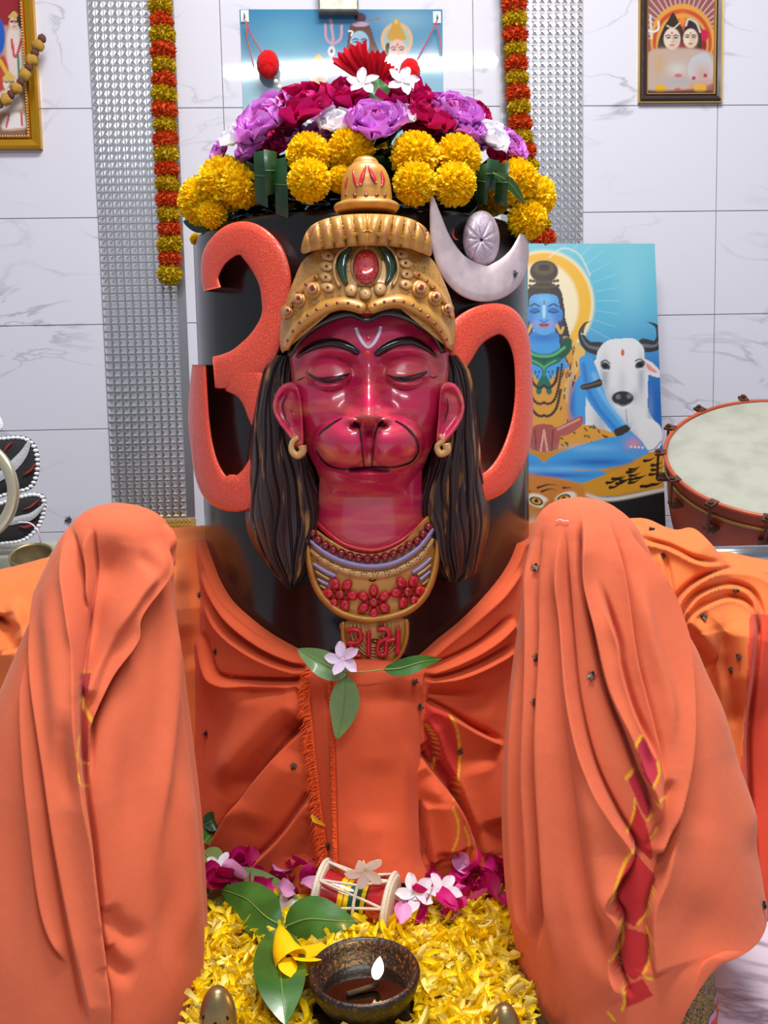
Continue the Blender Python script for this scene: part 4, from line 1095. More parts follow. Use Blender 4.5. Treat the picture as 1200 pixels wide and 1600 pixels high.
for q in crom([(500, 873), (535, 890), (575, 898), (615, 893), (650, 875), (666, 858)], 11):
    for dx, dy in ((-4, -2), (0, -3), (4, -2), (-3, 2), (2, 2)):
        oval('engraved_mark', q[0] + dx, q[1] + dy, 1.3, 1.0, lambda x, y: bibY(x, y) - .0102, .0008, m_blackp, bib, rings=2, n=6)
for pts, mt in (([(488, 880, 3), (508, 893, 4), (526, 901, 4)], m_lav), ([(492, 892, 2.5), (506, 901, 3), (516, 906, 3)], m_goldl), ([(495, 904, 2.5), (505, 910, 3.5), (514, 914, 3.5)], m_lav), ([(499, 914, 2), (506, 918, 2.5), (510, 920, 2.5)], m_goldl),
                ([(643, 896, 4), (660, 885, 4), (675, 871, 3)], m_lav), ([(651, 899, 3), (662, 892, 3), (674, 882, 2.5)], m_goldl), ([(655, 907, 3.5), (664, 900, 3.5), (673, 892, 2.5)], m_lav), ([(659, 914, 2.5), (665, 910, 2.5), (670, 904, 2)], m_goldl)):
    ribbon('bib_stripe', pts, BP(.008), mt, bib, n=24, ends='round')
sv, sf = sphere_vf(18, 12); bead_me = mesh('ruby_bead', sv, sf, m_rb)
for q in crom([(489, 832), (499, 844), (512, 854), (525, 861), (539, 866), (553, 870), (567, 873), (583, 873), (597, 871), (611, 867), (624, 861), (638, 852), (651, 845), (661, 834), (669, 823)], 16):
    Yb = float(bibY(np.array([q[0]]), np.array([q[1]]))[0]) - .006
    inst('ruby_bead', bead_me, bib, at(q[0], q[1], Yb), None, .0066)
for (cx, cy, rr_) in ((531, 929, .1), (584, 941, .52), (638, 925, -.1)):
    for k in range(6):
        a = k * math.pi / 3 + rr_
        oval('relief_petal', cx + 19 * math.cos(a), cy + 18 * math.sin(a), 10.5, 8.5, lambda x, y: bibY(x, y) - .003, .012, m_red2, bib, rot=a, rings=8, n=20)
    oval('relief_flower_centre', cx, cy, 9, 9, lambda x, y: bibY(x, y) - .003, .013, m_gem, bib, rings=8, n=20)
pend = patch('pendant', [(534, 972), (580, 966), (634, 966), (638, 990), (632, 1015), (618, 1034), (590, 1042), (556, 1036), (540, 1015), (534, 992)], bibY, m_goldp, idol, 586, 1002, .004, rings=20, n=100, k=8)
ribbon('pendant_rim', [(536, 970, 3), (536, 995, 3.5), (543, 1018, 3.5), (560, 1034, 3.5), (590, 1041, 3.5), (616, 1033, 3.5), (630, 1014, 3.5), (636, 990, 3.5), (635, 966, 3)], BP(.009), m_goldp, pend, n=60, ends='round')
for k in range(5):
    ribbon('pendant_arc', [(548 + k * 6, 972, 1.5), (550 + k * 6, 995 - k, 2), (562 + k * 4, 1016 - k * 2, 2), (588, 1030 - k * 5, 2), (612 - k * 4, 1016 - k * 2, 2), (624 - k * 6, 995 - k, 2), (626 - k * 6, 970, 1.5)], BP(.005), m_goldl, pend, n=40, ends='round')
LT = lambda H: surf_pos(lambda x, y: bibY(x, y) - .007, H)
for pts in ([(540, 987, 4.5), (552, 984, 4.6), (562, 988, 4.6), (564, 998, 4.6), (556, 1005, 4.6), (541, 1004, 4.5)], [(541, 1003, 4.5), (549, 1009, 4.6), (549, 1018, 4.6), (556, 1024, 4.6), (566, 1026, 4.2)],
            [(576, 985, 4.5), (576, 1005, 4.6), (576, 1028, 4.5)],
            [(588, 986, 4.2), (597, 983, 4.6), (606, 986, 4.6), (608, 996, 4.6), (600, 1000, 4.4), (592, 1006, 4.4), (590, 1018, 4.4), (597, 1024, 4.4), (603, 1019, 4.4), (604, 1006, 4.2), (604, 996, 4.2)], [(602, 1002, 4), (612, 1000, 4.2), (620, 1000, 4)],
            [(622, 980, 4.5), (622, 1000, 4.6), (621, 1024, 4.5)]):
    ribbon('red_letter_stroke', pts, LT(.011), m_red2, pend, n=50, ends='round')
adopt(idol)
# ------------------------------------------------------------------ orange cloths
def cloth_mat(name):
    m = bpy.data.materials.new(name); m.use_nodes = True
    N = m.node_tree.nodes; L = m.node_tree.links; b = N['Principled BSDF']
    a = N.new('ShaderNodeAttribute'); a.attribute_name = 'Col'
    tc = N.new('ShaderNodeTexCoord')
    n = N.new('ShaderNodeTexNoise'); n.inputs['Scale'].default_value = 1100; n.inputs['Detail'].default_value = 2
    L.new(tc.outputs['Object'], n.inputs['Vector'])
    mx = N.new('ShaderNodeMix'); mx.data_type = 'RGBA'; mx.blend_type = 'MULTIPLY'; mx.inputs['Factor'].default_value = .30
    L.new(a.outputs['Color'], mx.inputs[6]); L.new(n.outputs['Color'], mx.inputs[7])
    L.new(mx.outputs[2], b.inputs['Base Color'])
    n2 = N.new('ShaderNodeTexNoise'); n2.inputs['Scale'].default_value = 26; n2.inputs['Detail'].default_value = 6; n2.inputs['Roughness'].default_value = .55
    mp = N.new('ShaderNodeMapping'); mp.inputs['Scale'].default_value = (1, 1, .6)
    L.new(tc.outputs['Object'], mp.inputs[0]); L.new(mp.outputs[0], n2.inputs['Vector'])
    bp = N.new('ShaderNodeBump'); bp.inputs['Strength'].default_value = .35; bp.inputs['Distance'].default_value = .006
    L.new(n2.outputs['Fac'], bp.inputs['Height']); L.new(bp.outputs[0], b.inputs['Normal'])
    b.inputs['Roughness'].default_value = .85; b.inputs['Specular IOR Level'].default_value = .15
    b.inputs['Sheen Weight'].default_value = .12; b.inputs['Sheen Roughness'].default_value = .5
    b.inputs['Sheen Tint'].default_value = (1, .75, .6, 1)
    return m
m_cloth = cloth_mat('orange_cotton')
ORANGE = lin((236, 112, 72)); REDB = lin((186, 40, 40)); YEL = lin((236, 170, 40)); VIO = lin((205, 150, 190))
def paint_cloth(X, Yp, base, polys, lines):
    p = Paint(X, Yp, (0, 0, 0)); p.C[:] = base
    for pts, c in polys: p.poly(pts, c, smooth=False)
    for pts, w, c in lines: p.line(pts, w, c, 1.2)
    return p.C.reshape(-1, 3)

def mound(name, sil, folds, base, polys, lines, lab, nu=460, nv=430, bmax=.135, ytop=1.26, ybot=1.16, hem=None):
    S = np.asarray(sil, float)
    t = np.linspace(0, 1, nv); tt = .35 * t ** 2.2 + .65 * t
    y = S[0, 0] + (S[-1, 0] - S[0, 0]) * tt
    xl = lerpsmooth(y, S[:, 0], S[:, 1]); xr = lerpsmooth(y, S[:, 0], S[:, 2])
    Yc = ytop + (ybot - ytop) * (y - S[0, 0]) / (S[-1, 0] - S[0, 0])
    Lp = at(xl, y, Yc); Rp = at(xr, y, Yc)
    C = (Lp + Rp) / 2; A = (Rp - Lp) / 2
    a = np.linalg.norm(A, axis=1); A = A / (a[:, None] + 1e-9)
    b = np.minimum(a, bmax * (1 - np.exp(-a / bmax * 1.2)) / .7) * (1 + .35 * tt)
    # denser sampling on the front half
    th = np.concatenate([np.linspace(-.08 * np.pi, 1.08 * np.pi, int(nu * .82), endpoint=False), np.linspace(1.08 * np.pi, 1.92 * np.pi, nu - int(nu * .82), endpoint=False)])
    ct = np.cos(th); st = np.sin(th)
    base_z = C[:, None, :] + a[:, None, None] * ct[None, :, None] * A[:, None, :] * 1.0
    V = base_z + b[:, None, None] * st[None, :, None] * np.array([0, -1.0, 0])
    Nn = ct[None, :, None] * (A[:, None, :] / (a[:, None, None] + .02)) + st[None, :, None] * np.array([0, -1.0, 0]) / (b[:, None, None] + .02)
    Nn /= np.linalg.norm(Nn, axis=2, keepdims=True)
    X, Yp = proj(V.reshape(-1, 3)); X = X.reshape(V.shape[:2]); Yp = Yp.reshape(V.shape[:2])
    front = sstep(-.15, .25, st)[None, :] * np.ones_like(X)
    D = brush(X, Yp, folds, 1.3) * front
    D += .0035 * fnoise(X / 42, Yp / 85, 4) * sstep(0, .06, tt)[:, None]
    # plain flutes round the back
    D += (1 - front) * .006 * np.sin(th * 9)[None, :] * sstep(0.05, .4, tt)[:, None]
    V = V + Nn * D[..., None]
    if hem is not None:
        zmin = hem(X[-1], th)
        k = sstep(.74, 1.0, tt)[:, None]
        V[..., 2] = V[..., 2] * (1 - k) + (V[..., 2] - V[-1][None, :, 2] + zmin[None, :]) * k
    V[..., 2] = np.maximum(V[..., 2], .004)
    X, Yp = proj(V.reshape(-1, 3))
    col = paint_cloth(X, Yp, base, polys, lines)
    top = np.mean(V[0], 0)
    Vf = np.concatenate([V.reshape(-1, 3), [top]])
    Fc = gridf(nu, nv, True)[:, ::-1].tolist()
    Fc += [[len(Vf) - 1, i, (i + 1) % nu] for i in range(nu)]
    o = obj(name, Vf, Fc, m_cloth, None, True, np.concatenate([col, col[:1]]))
    tag(o, lab, 'cloth')
    return o, V

SALM = lin((218, 106, 72))
# ---- mound on the left
L_folds = [
    ('stepl', .024, 24, [(106, 815), (111, 853), (117, 900), (125, 969), (126, 1031), (125, 1094), (125, 1156), (131, 1237), (142, 1310), (148, 1370), (156, 1450), (164, 1535), (166, 1598)], (.12, 0)),
    ('stepl', .014, 8, [(141, 822), (134, 856), (133, 890), (133, 925), (130, 975), (129, 1020)], (.2, .25)),
    ('dent', .020, (44, 46), [(168, 892)], (0, 0)),
    ('dent', .014, (26, 70), [(152, 990)], (0, 0)),
    ('dent', .012, (9, 16), [(229, 884)], (0, 0)),
    ('ridge', .018, 12, [(250, 835), (244, 858), (232, 886), (203, 930), (175, 984), (147, 1050), (133, 1094)], (.25, .1)),
    ('stepl', .020, 22, [(262, 840), (259, 866), (247, 906), (214, 960), (208, 1000), (175, 1056), (146, 1122), (141, 1160), (140, 1230)], (.15, .3)),
    ('ridge', .010, 5, [(262, 815), (266, 850), (268, 900)], (.1, .3)),
    ('ridge', .010, 12, [(269, 920), (268, 1000), (265, 1090), (256, 1190), (244, 1290), (238, 1400)], (.2, .4)),
    ('step', .012, 18, [(84, 860), (66, 906), (61, 984), (62, 1047), (72, 1187), (84, 1300), (104, 1422), (124, 1521), (138, 1590)], (.2, .05)),
    ('step', .011, 20, [(52, 980), (42, 1062), (39, 1156), (42, 1250), (57, 1379), (76, 1456), (113, 1515)], (.2, .1)),
    ('ridge', .010, 16, [(92, 880), (96, 1000), (100, 1120), (92, 1210)], (.3, .3)),
    ('cut', .006, 9, [(110, 1090), (104, 1180), (112, 1260)], (.3, .3)),
    ('dent', .010, (30, 120), [(20, 1350)], (0, 0)),
    ('ridge', -.009, 18, [(160, 1420), (190, 1455), (235, 1475)], (.2, .4)),
    ('ridge', -.010, 15, [(162, 1485), (185, 1515), (215, 1530)], (.1, .4)),
    ('ridge', .007, 16, [(280, 1180), (292, 1300), (296, 1400), (285, 1500)], (.3, .3)),
    ('dent', .007, (24, 80), [(205, 1230)], (0, 0)),
    ('dent', .006, (18, 60), [(262, 1440)], (0, 0)),
]
L_sil = [(786, 174, 188), (789, 158, 206), (795, 141, 226), (805, 126, 245), (820, 113, 259), (840, 103, 267), (858, 96, 268), (900, 80, 269), (950, 62, 271), (1000, 40, 275), (1050, 18, 281), (1100, -2, 287), (1200, -28, 301), (1300, -42, 311), (1400, -46, 317), (1480, -40, 318), (1556, -30, 312)]
L_lines = [([(127, 1050), (142, 1049)], 2.5, (215, 130, 40)), ([(128, 1092), (133, 1107), (143, 1126)], 3.0, (236, 176, 50)), ([(124, 1150), (122, 1178), (126, 1190), (138, 1193)], 1.6, (236, 176, 50)), ([(122, 1210), (126, 1225), (138, 1228)], 1.6, (236, 176, 50))]
L_polys = [([(126, 1052), (142, 1051), (134, 1090), (127, 1085)], (176, 40, 56)), ([(128, 1108), (138, 1122), (138, 1190), (124, 1186)], (200, 66, 54))]
lm, LV = mound('draped_cloth', L_sil, L_folds, SALM, L_polys, L_lines, 'salmon orange cloth hooded over a tall rounded post beside the gold stud strip', hem=lambda X, th: .004 + .03 * sstep(.1, .5, -np.cos(th)))
# ---- mound on the right
R_folds = [
    ('stepl', .013, 12, [(846, 815), (838, 864), (838, 973), (836, 1090), (833, 1228), (840, 1388), (833, 1494)], (.15, .1)),
    ('stepl', .010, 10, [(824, 980), (815, 1095), (811, 1281), (817, 1414), (830, 1483)], (.3, .1)),
    ('ridge', .010, 9, [(854, 830), (850, 950), (848, 1095), (852, 1250), (862, 1400), (872, 1540)], (.2, .2)),
    ('cut', .014, 16, [(862, 850), (864, 950), (868, 1060), (876, 1150), (888, 1255), (904, 1361), (936, 1457), (973, 1536)], (.2, .1)),
    ('stepl', .018, 24, [(878, 815), (877, 870), (878, 920), (884, 989), (897, 1095), (921, 1191), (960, 1271), (992, 1327), (974, 1368), (957, 1405), (971, 1440), (957, 1500), (985, 1570)], (.15, .05)),
    ('step', .022, 14, [(909, 805), (910, 850), (912, 909), (928, 978), (948, 1069), (978, 1143), (1000, 1202), (1018, 1244), (1026, 1300)], (.12, .1)),
    ('stepl', .018, 15, [(930, 900), (952, 965), (964, 1005), (969, 1042), (985, 1101), (1003, 1146), (1020, 1190)], (.3, .2)),
    ('stepl', .014, 13, [(950, 805), (962, 846), (978, 925), (994, 1032), (1016, 1122), (1027, 1175), (1034, 1240)], (.2, .2)),
    ('ridge', .009, 10, [(990, 880), (1008, 980), (1034, 1080), (1046, 1180)], (.3, .3)),
    ('stepl', .020, 18, [(978, 812), (992, 840), (1018, 888), (1047, 962), (1063, 1042), (1070, 1175), (1058, 1255), (1026, 1345)], (.2, .05)),
    ('ridge', .008, 18, [(1060, 950), (1090, 1030), (1120, 1120), (1140, 1200)], (.3, .4)),
    ('step', .013, 30, [(1066, 1262), (1046, 1320), (1034, 1370), (1017, 1420), (1019, 1494), (1022, 1525)], (.15, .05)),
    ('ridge', .010, 22, [(915, 1200), (928, 1290), (940, 1390), (948, 1470)], (.3, .3)),
    ('cut', .010, 6, [(1045, 1210), (1030, 1290), (1010, 1330)], (.2, .2)),
    ('dent', .008, (40, 60), [(1100, 1460)], (0, 0)),
    ('ridge', .008, 16, [(1130, 1100), (1158, 1220), (1175, 1340)], (.3, .3)),
    ('dent', .007, (30, 90), [(1085, 1250)], (0, 0)),
]
R_sil = [(777, 898, 912), (780, 880, 932), (786, 864, 950), (796, 850, 967), (813, 838, 987), (840, 830, 1005), (880, 824, 1024), (930, 819, 1044), (980, 812, 1062), (1040, 804, 1082), (1100, 797, 1105), (1180, 791, 1132), (1260, 788, 1155), (1340, 789, 1173), (1400, 793, 1178), (1450, 800, 1165), (1500, 806, 1140), (1558, 814, 1112)]
YL = (232, 172, 44)
R_lines = [([(990, 1329), (978, 1345), (968, 1370), (957, 1405)], 2.4, YL), ([(969, 1438), (973, 1452), (970, 1475), (955, 1502)], 2.6, YL), ([(1021, 1385), (1016, 1410), (1008, 1430), (996, 1444)], 2.0, YL), ([(1010, 1448), (1017, 1470), (1014, 1500), (1005, 1522)], 2.0, YL),
           ([(979, 1216), (990, 1203)], 3.2, YL), ([(992, 1248), (990, 1270), (980, 1300)], 1.8, YL), ([(1028, 1192), (1030, 1210), (1020, 1232)], 2.2, YL), ([(1028, 1258), (1038, 1245)], 2.2, YL), ([(1012, 1282), (1020, 1270)], 2.2, YL), ([(1016, 1310), (1026, 1294)], 1.6, YL), ([(992, 1168), (1002, 1150)], 2.6, YL), ([(973, 1540), (976, 1565), (972, 1578)], 2.4, YL), ([(950, 1582), (960, 1594)], 2.2, YL), ([(1008, 1527), (1018, 1530)], 2.2, YL)]
DR = (188, 44, 46)
R_polys = [([(991, 1330), (1022, 1366), (1021, 1385), (1008, 1430), (992, 1448), (970, 1437), (957, 1405), (968, 1370)], DR), ([(972, 1446), (1012, 1460), (1017, 1480), (1014, 1500), (1004, 1522), (990, 1532), (957, 1502), (971, 1475)], DR), ([(976, 1540), (1005, 1530), (1020, 1555), (1000, 1566), (974, 1576)], DR),
           ([(996, 1168), (1004, 1150), (1026, 1190), (1028, 1210), (1020, 1232), (1006, 1210)], (196, 50, 70)), ([(982, 1218), (992, 1205), (1018, 1260), (1012, 1280), (1000, 1262)], (190, 48, 60)), ([(992, 1252), (1010, 1290), (1020, 1330), (1018, 1345), (994, 1322), (980, 1302)], DR)]
rm, RV = mound('draped_cloth', R_sil, R_folds, SALM, R_polys, R_lines, 'salmon orange cloth with red and gold stripes hooded over a post below the blue painting', hem=lambda X, th: .004 + .115 * sstep(.0, .42, np.cos(th)) * (np.sin(th) > -.5))

# gold brocade borders showing under the hems
m_broc = MAT('gold_brocade', (150, 118, 40), .55, .25, noise=(420, 1, (1, 1, 1), (.48, .54)), col2=(60, 48, 24))
def skirt(V, lab, zt_, sc_):
    """brocade underskirt standing on the floor inside a mound, with an orange band and lilac line at its foot"""
    ring = V[int(len(V) * .74)].copy(); c = ring.mean(0)
    n = len(ring)
    foot = V[-1].copy(); fc = foot.mean(0)
    root = empty('brocade_skirt', (fc[0], fc[1], 0)); bpy.context.view_layer.update()
    base = fc + (foot - fc) * sc_
    a = np.arange(n) * 2 * np.pi / n
    def lev(z, s): 
        q = fc + (base - fc) * (s + .012 * np.sin(a * 17))[:, None]; q[:, 2] = z; return q
    R1 = np.array([lev(z, s_) for z, s_ in ((zt_, .86), (zt_ * .75, .93), (zt_ * .55, .975), (.034, 1.0), (.03, 1.0))])
    obj('brocade_panel', R1.reshape(-1, 3), gridf(n, 5, True)[:, ::-1], m_broc, root)
    R2 = np.array([lev(z, s_) for z, s_ in ((.034, 1.005), (.028, 1.016), (.026, 1.02), (.008, 1.035), (.002, 1.03), (.002, .99))])
    tt_ = np.repeat(np.arange(6), n)
    col = np.where((tt_ < 2)[:, None], VIO, lin((226, 74, 52)))
    obj('hem_band', R2.reshape(-1, 3), gridf(n, 6, True)[:, ::-1], m_cloth, root, True, col)
    adopt(root); tag(root, lab, 'skirt')
skirt(RV, 'dark gold brocade skirt with orange hem showing below the striped hooded cloth', .13, .92)
skirt(LV, 'dark gold brocade skirt barely showing under the plain hooded cloth', .05, .90)

# ---- sheets hanging behind the mounds
def sheet(name, top, ybot, Yfn, folds, base, lab, nu=260, nv=260, polys=(), lines=()):
    T = crom(top, nu)
    t = np.linspace(0, 1, nv)[:, None]
    X = np.repeat(T[None, :, 0], nv, 0); Yp = T[None, :, 1] + (ybot - T[None, :, 1]) * t
    D = Yfn(X, Yp, Yp - T[None, :, 1])
    D = D - brush(X, Yp, folds) - .004 * fnoise(X / 60, Yp / 60, 9)
    V = at(X, Yp, D)
    V[..., 2] = np.maximum(V[..., 2], .004)
    # the cloth turns over its top edge and hangs down behind
    k = 16
    bk = []
    for i in range(1, k + 1):
        a = i / k
        q = V[0].copy(); q[:, 1] += .10 * math.sin(min(a * 2, 1) * math.pi / 2); q[:, 2] += .012 * math.sin(min(a * 2, 1) * math.pi) - max(0, a - .4) * .5
        q[:, 2] = np.maximum(q[:, 2], .004)
        bk.append(q)
    full = np.concatenate([np.array(bk[::-1]), V], 0)
    xx, yy = proj(full.reshape(-1, 3))
    col = paint_cloth(xx, yy, base, polys, lines)
    o = obj(name, full.reshape(-1, 3), gridf(nu, nv + k)[:, ::-1], m_cloth, None, True, col)
    tag(o, lab, 'cloth')
    return o
ORA = lin((233, 124, 66))
rtop = [(806, 838), (815, 834), (900, 832), (1000, 829), (1030, 830), (1060, 843), (1082, 848), (1105, 845), (1122, 862), (1140, 881), (1165, 884), (1200, 892), (1260, 905), (1330, 930)]
def rY(x, y, d):
    # arm-like roll near the top, then a nearly upright fall leaning towards the viewer
    base = 1.60 - .05 * sstep(900, 1150, x) + .16 * (1 - sstep(806, 900, x))
    roll = .13 * np.sqrt(np.clip(d / 110, 0, 1))
    return base - roll - .10 * sstep(150, 600, d) 
R2 = [
    ('ridge', .020, 16, [(1000, 836), (1040, 842), (1080, 858), (1110, 866)], (.2, .2)),
    ('stepl', .026, 16, [(985, 838), (1005, 846), (1047, 858), (1090, 878), (1138, 884)], (.15, .2)),
    ('stepl', .034, 16, [(1052, 985), (1056, 947), (1079, 918), (1122, 895), (1164, 893), (1200, 905), (1240, 940)], (.15, .1)),
    ('stepl', .026, 11, [(1062, 985), (1069, 962), (1090, 933), (1132, 916), (1168, 924), (1184, 950), (1190, 990)], (.1, .2)),
    ('stepl', .022, 10, [(1070, 985), (1080, 965), (1103, 948), (1138, 936), (1168, 946), (1180, 975)], (.1, .2)),
    ('ridge', .040, 34, [(1085, 1010), (1120, 975), (1150, 985), (1162, 1040), (1158, 1120)], (.1, .3)),
    ('stepl', .040, 30, [(1172, 950), (1181, 985), (1176, 1047), (1165, 1148), (1168, 1260), (1180, 1400)], (.1, .2)),
    ('ridge', .016, 12, [(1066, 972), (1094, 985), (1118, 1020), (1130, 1070), (1138, 1130)], (.1, .3)),
    ('cut', .014, 9, [(1124, 1016), (1134, 1060), (1148, 1140)], (.2, .2)),
    ('stepl', .014, 12, [(1030, 860), (1042, 900), (1050, 950)], (.2, .2)),
]
sheet('draped_cloth', rtop, 1500, rY, R2, ORA, 'bright orange cloth draped like an arm over the steel rail', polys=[([(1172, 960), (1210, 960), (1400, 1000), (1400, 1700), (1100, 1700), (1150, 1300), (1164, 1120)], (216, 74, 50))])
ltop = [(-90, 930), (-40, 915), (0, 906), (40, 895), (75, 886), (120, 868), (200, 850), (270, 843), (300, 840), (326, 837)]
def lY(x, y, d):
    return 1.58 + .11 * sstep(230, 326, x) - .12 * np.sqrt(np.clip(d / 110, 0, 1)) - .08 * sstep(150, 600, d)
L2 = [('ridge', .022, 14, [(12, 930), (30, 970), (42, 1010)], (.3, .2)), ('ridge', -.02, 14, [(0, 960), (10, 990), (20, 1020)], (.1, .1)), ('ridge', -.015, 18, [(285, 900), (290, 960), (300, 1050)], (.2, .2)), ('ridge', .018, 14, [(276, 870), (278, 930), (290, 1000)], (.2, .2)),
      ('ridge', .03, 26, [(-30, 1000), (0, 1010), (40, 1040)], (.1, .1)), ('step', .02, 16, [(-40, 950), (0, 960), (34, 985)], (.2, .3))]
sheet('draped_cloth', ltop, 1460, lY, L2, ORA, 'bright orange cloth stretched behind the plain hooded cloth next to the brass pot')

# ---- wrap round the pillar
def wrap():
    nu, nv = 420, 300
    topl = crom([(308, 850), (318, 878), (330, 908), (350, 940), (378, 966), (410, 990), (445, 1010), (480, 1026), (530, 1040), (580, 1046), (625, 1042), (658, 1028), (690, 1002), (725, 975), (760, 942), (790, 908), (810, 878), (822, 850)], 400)
    phi = np.linspace(-1.62, 1.62, nu)
    R0 = RL + .016
    # top edge height for each angle
    Pt = on_cyl(topl[:, 0], topl[:, 1], R0); ph = np.arctan2(Pt[:, 0] - AX, -(Pt[:, 1] - AY))
    o_ = np.argsort(ph); zt = np.interp(phi, ph[o_], Pt[o_, 2])
    t = np.linspace(0, 1, nv)[:, None]
    Z = zt[None] * (1 - t) + .012 * t
    flare = .075 * (1 - Z / .55).clip(0, 1) ** 1.6
    R = R0 + flare
    def P3(R): return np.stack([AX + R * np.sin(phi)[None], AY - R * np.cos(phi)[None], Z], -1)
    V = P3(R)
    X, Yp = proj(V.reshape(-1, 3)); X = X.reshape(nv, nu); Yp = Yp.reshape(nv, nu)
    folds = [
        ('ridge', .010, 7, [(316, 890), (335, 935), (368, 975), (410, 1006), (450, 1025), (482, 1036)], (.1, .1)),
        ('stepl', .012, 14, [(318, 925), (340, 975), (385, 1012), (430, 1035), (482, 1052)], (.15, .1)),
        ('stepl', .016, 22, [(312, 985), (325, 1040), (345, 1062), (400, 1068), (440, 1068), (484, 1066)], (.1, .05)),
        ('ridge', -.012, 14, [(360, 1080), (420, 1078), (475, 1075)], (.3, .1)),
        ('ridge', .014, 26, [(480, 1085), (430, 1125), (380, 1180), (340, 1240)], (.1, .3)),
        ('step', .020, 24, [(482, 1132), (455, 1155), (420, 1195), (385, 1240), (352, 1290), (330, 1325)], (.05, .05)),
        ('ridge', -.016, 20, [(478, 1120), (440, 1150), (395, 1205), (360, 1260)], (.1, .2)),
        ('ridge', .012, 30, [(470, 1170), (430, 1230), (390, 1300)], (.2, .3)),
        ('step', .018, 22, [(490, 1235), (470, 1265), (440, 1305), (405, 1340), (372, 1362)], (.1, .1)),
        ('ridge', -.012, 16, [(500, 1270), (480, 1320), (470, 1350)], (.2, .1)),
        ('ridge', .010, 8, [(815, 885), (780, 928), (740, 965), (700, 998), (660, 1033)], (.1, .1)),
        ('step', .014, 16, [(806, 965), (760, 1005), (715, 1030), (660, 1050)], (.1, .1)),
        ('step', .012, 14, [(806, 1010), (750, 1040), (705, 1056), (660, 1062)], (.1, .1)),
        ('ridge', -.012, 16, [(665, 1078), (710, 1085), (780, 1100)], (.1, .3)),
        ('stepl', .016, 20, [(662, 1098), (700, 1115), (740, 1140), (790, 1165)], (.1, .2)),
        ('step', .014, 14, [(664, 1118), (676, 1150), (690, 1185), (716, 1235), (742, 1320), (748, 1345)], (.1, .05)),
        ('ridge', -.012, 14, [(660, 1160), (680, 1200), (700, 1240)], (.1, .3)),
        ('stepl', .020, 22, [(658, 1182), (685, 1215), (712, 1255), (735, 1300), (748, 1345)], (.05, .05)),
        ('ridge', .014, 18, [(668, 1205), (690, 1265), (705, 1330)], (.2, .1)),
        ('step', .016, 16, [(656, 1245), (664, 1300), (672, 1350)], (.1, .1)),
        ('ridge', .010, 30, [(745, 1180), (768, 1240), (785, 1290)], (.2, .2)),
    ]
    D = brush(X, Yp, folds, 1.5) * (.35 + .65 * sstep(300, 372, X) * (1 - .6 * sstep(775, 815, X))) + .003 * fnoise(X / 40, Yp / 50, 21)
    D *= sstep(0, .03, t)
    V = P3(R + D)
    V = np.concatenate([P3(np.broadcast_to(np.full_like(R, RL - .004), R.shape))[:1], V], 0)
    X, Yp = proj(V.reshape(-1, 3))
    polys = [([(664, 1100), (706, 1116), (716, 1140), (720, 1180), (712, 1250), (700, 1232), (678, 1200), (662, 1160)], (198, 50, 44))]
    lines = [([(665, 1132), (676, 1148), (681, 1166), (676, 1200)], 2.0, YL), ([(704, 1118), (714, 1140), (718, 1175), (716, 1215), (710, 1248)], 2.0, YL), ([(708, 1262), (716, 1285), (715, 1310), (703, 1340)], 1.8, YL), ([(726, 1293), (733, 1315), (730, 1340)], 1.8, YL)]
    col = paint_cloth(X, Yp, lin((220, 94, 56)), polys, lines)
    root = empty('pillar_wrap', (AX, AY - RL, .0))
    obj('wrapped_cloth', V.reshape(-1, 3), gridf(nu, nv + 1)[:, ::-1], m_cloth, root, True, col)
    # hanging front panel
    nu, nv = 150, 240
    top = [(1030, 484, 640), (1040, 478, 661), (1060, 480, 661), (1100, 484, 659), (1200, 490, 656), (1300, 502, 655), (1350, 508, 660), (1378, 512, 672)]
    S = np.array(top, float); y = np.linspace(1030, 1380, nv)
    xl = lerpsmooth(y, S[:, 0], S[:, 1]); xr = lerpsmooth(y, S[:, 0], S[:, 2])
    u = np.linspace(0, 1, nu)
    X = xl[:, None] * (1 - u) + xr[:, None] * u; Yp = np.repeat(y[:, None], nu, 1)
    yb = lerpsmooth(y, [1030, 1050, 1100, 1250, 1380], [1.372, 1.345, 1.335, 1.318, 1.290])[:, None]
    D = yb + .045 * np.abs(2 * u - 1) ** 2.5 * 1.0
    D = D - brush(X, Yp, [('step', .010, 14, [(512, 1062), (520, 1130), (524, 1250), (526, 1370)], (.1, 0)), ('ridge', .008, 18, [(640, 1150), (636, 1260), (650, 1340), (664, 1372)], (.3, 0)), ('ridge', -.004, 20, [(560, 1090), (640, 1090)], (.3, .3)), ('ridge', .010, 14, [(520, 1045), (580, 1040), (650, 1044)], (.2, .2)), ('ridge', -.006, 30, [(590, 1180), (585, 1300)], (.3, .3))]) - .002 * fnoise(X / 30, Yp / 60, 33)
    V = at(X, Yp, D)
    bk = at(X[:1], Yp[:1] + 4, np.full((1, nu), 1.40))
    sideL = V[:, :1] + np.array([.0, .05, 0]); sideR = V[:, -1:] + np.array([0, .05, 0])
    V = np.concatenate([sideL, V, sideR], 1); bk = np.concatenate([bk[:, :1], bk, bk[:, -1:]], 1)
    V = np.concatenate([bk, V], 0)
    X, Yp = proj(V.reshape(-1, 3))
    col = paint_cloth(X, Yp, lin((222, 96, 60)), [], [])
    obj('front_panel', V.reshape(-1, 3), gridf(nu + 2, nv + 1)[:, ::-1], m_cloth, root, True, col)
    # frayed edges
    fr = MB(); r = random.Random(5)
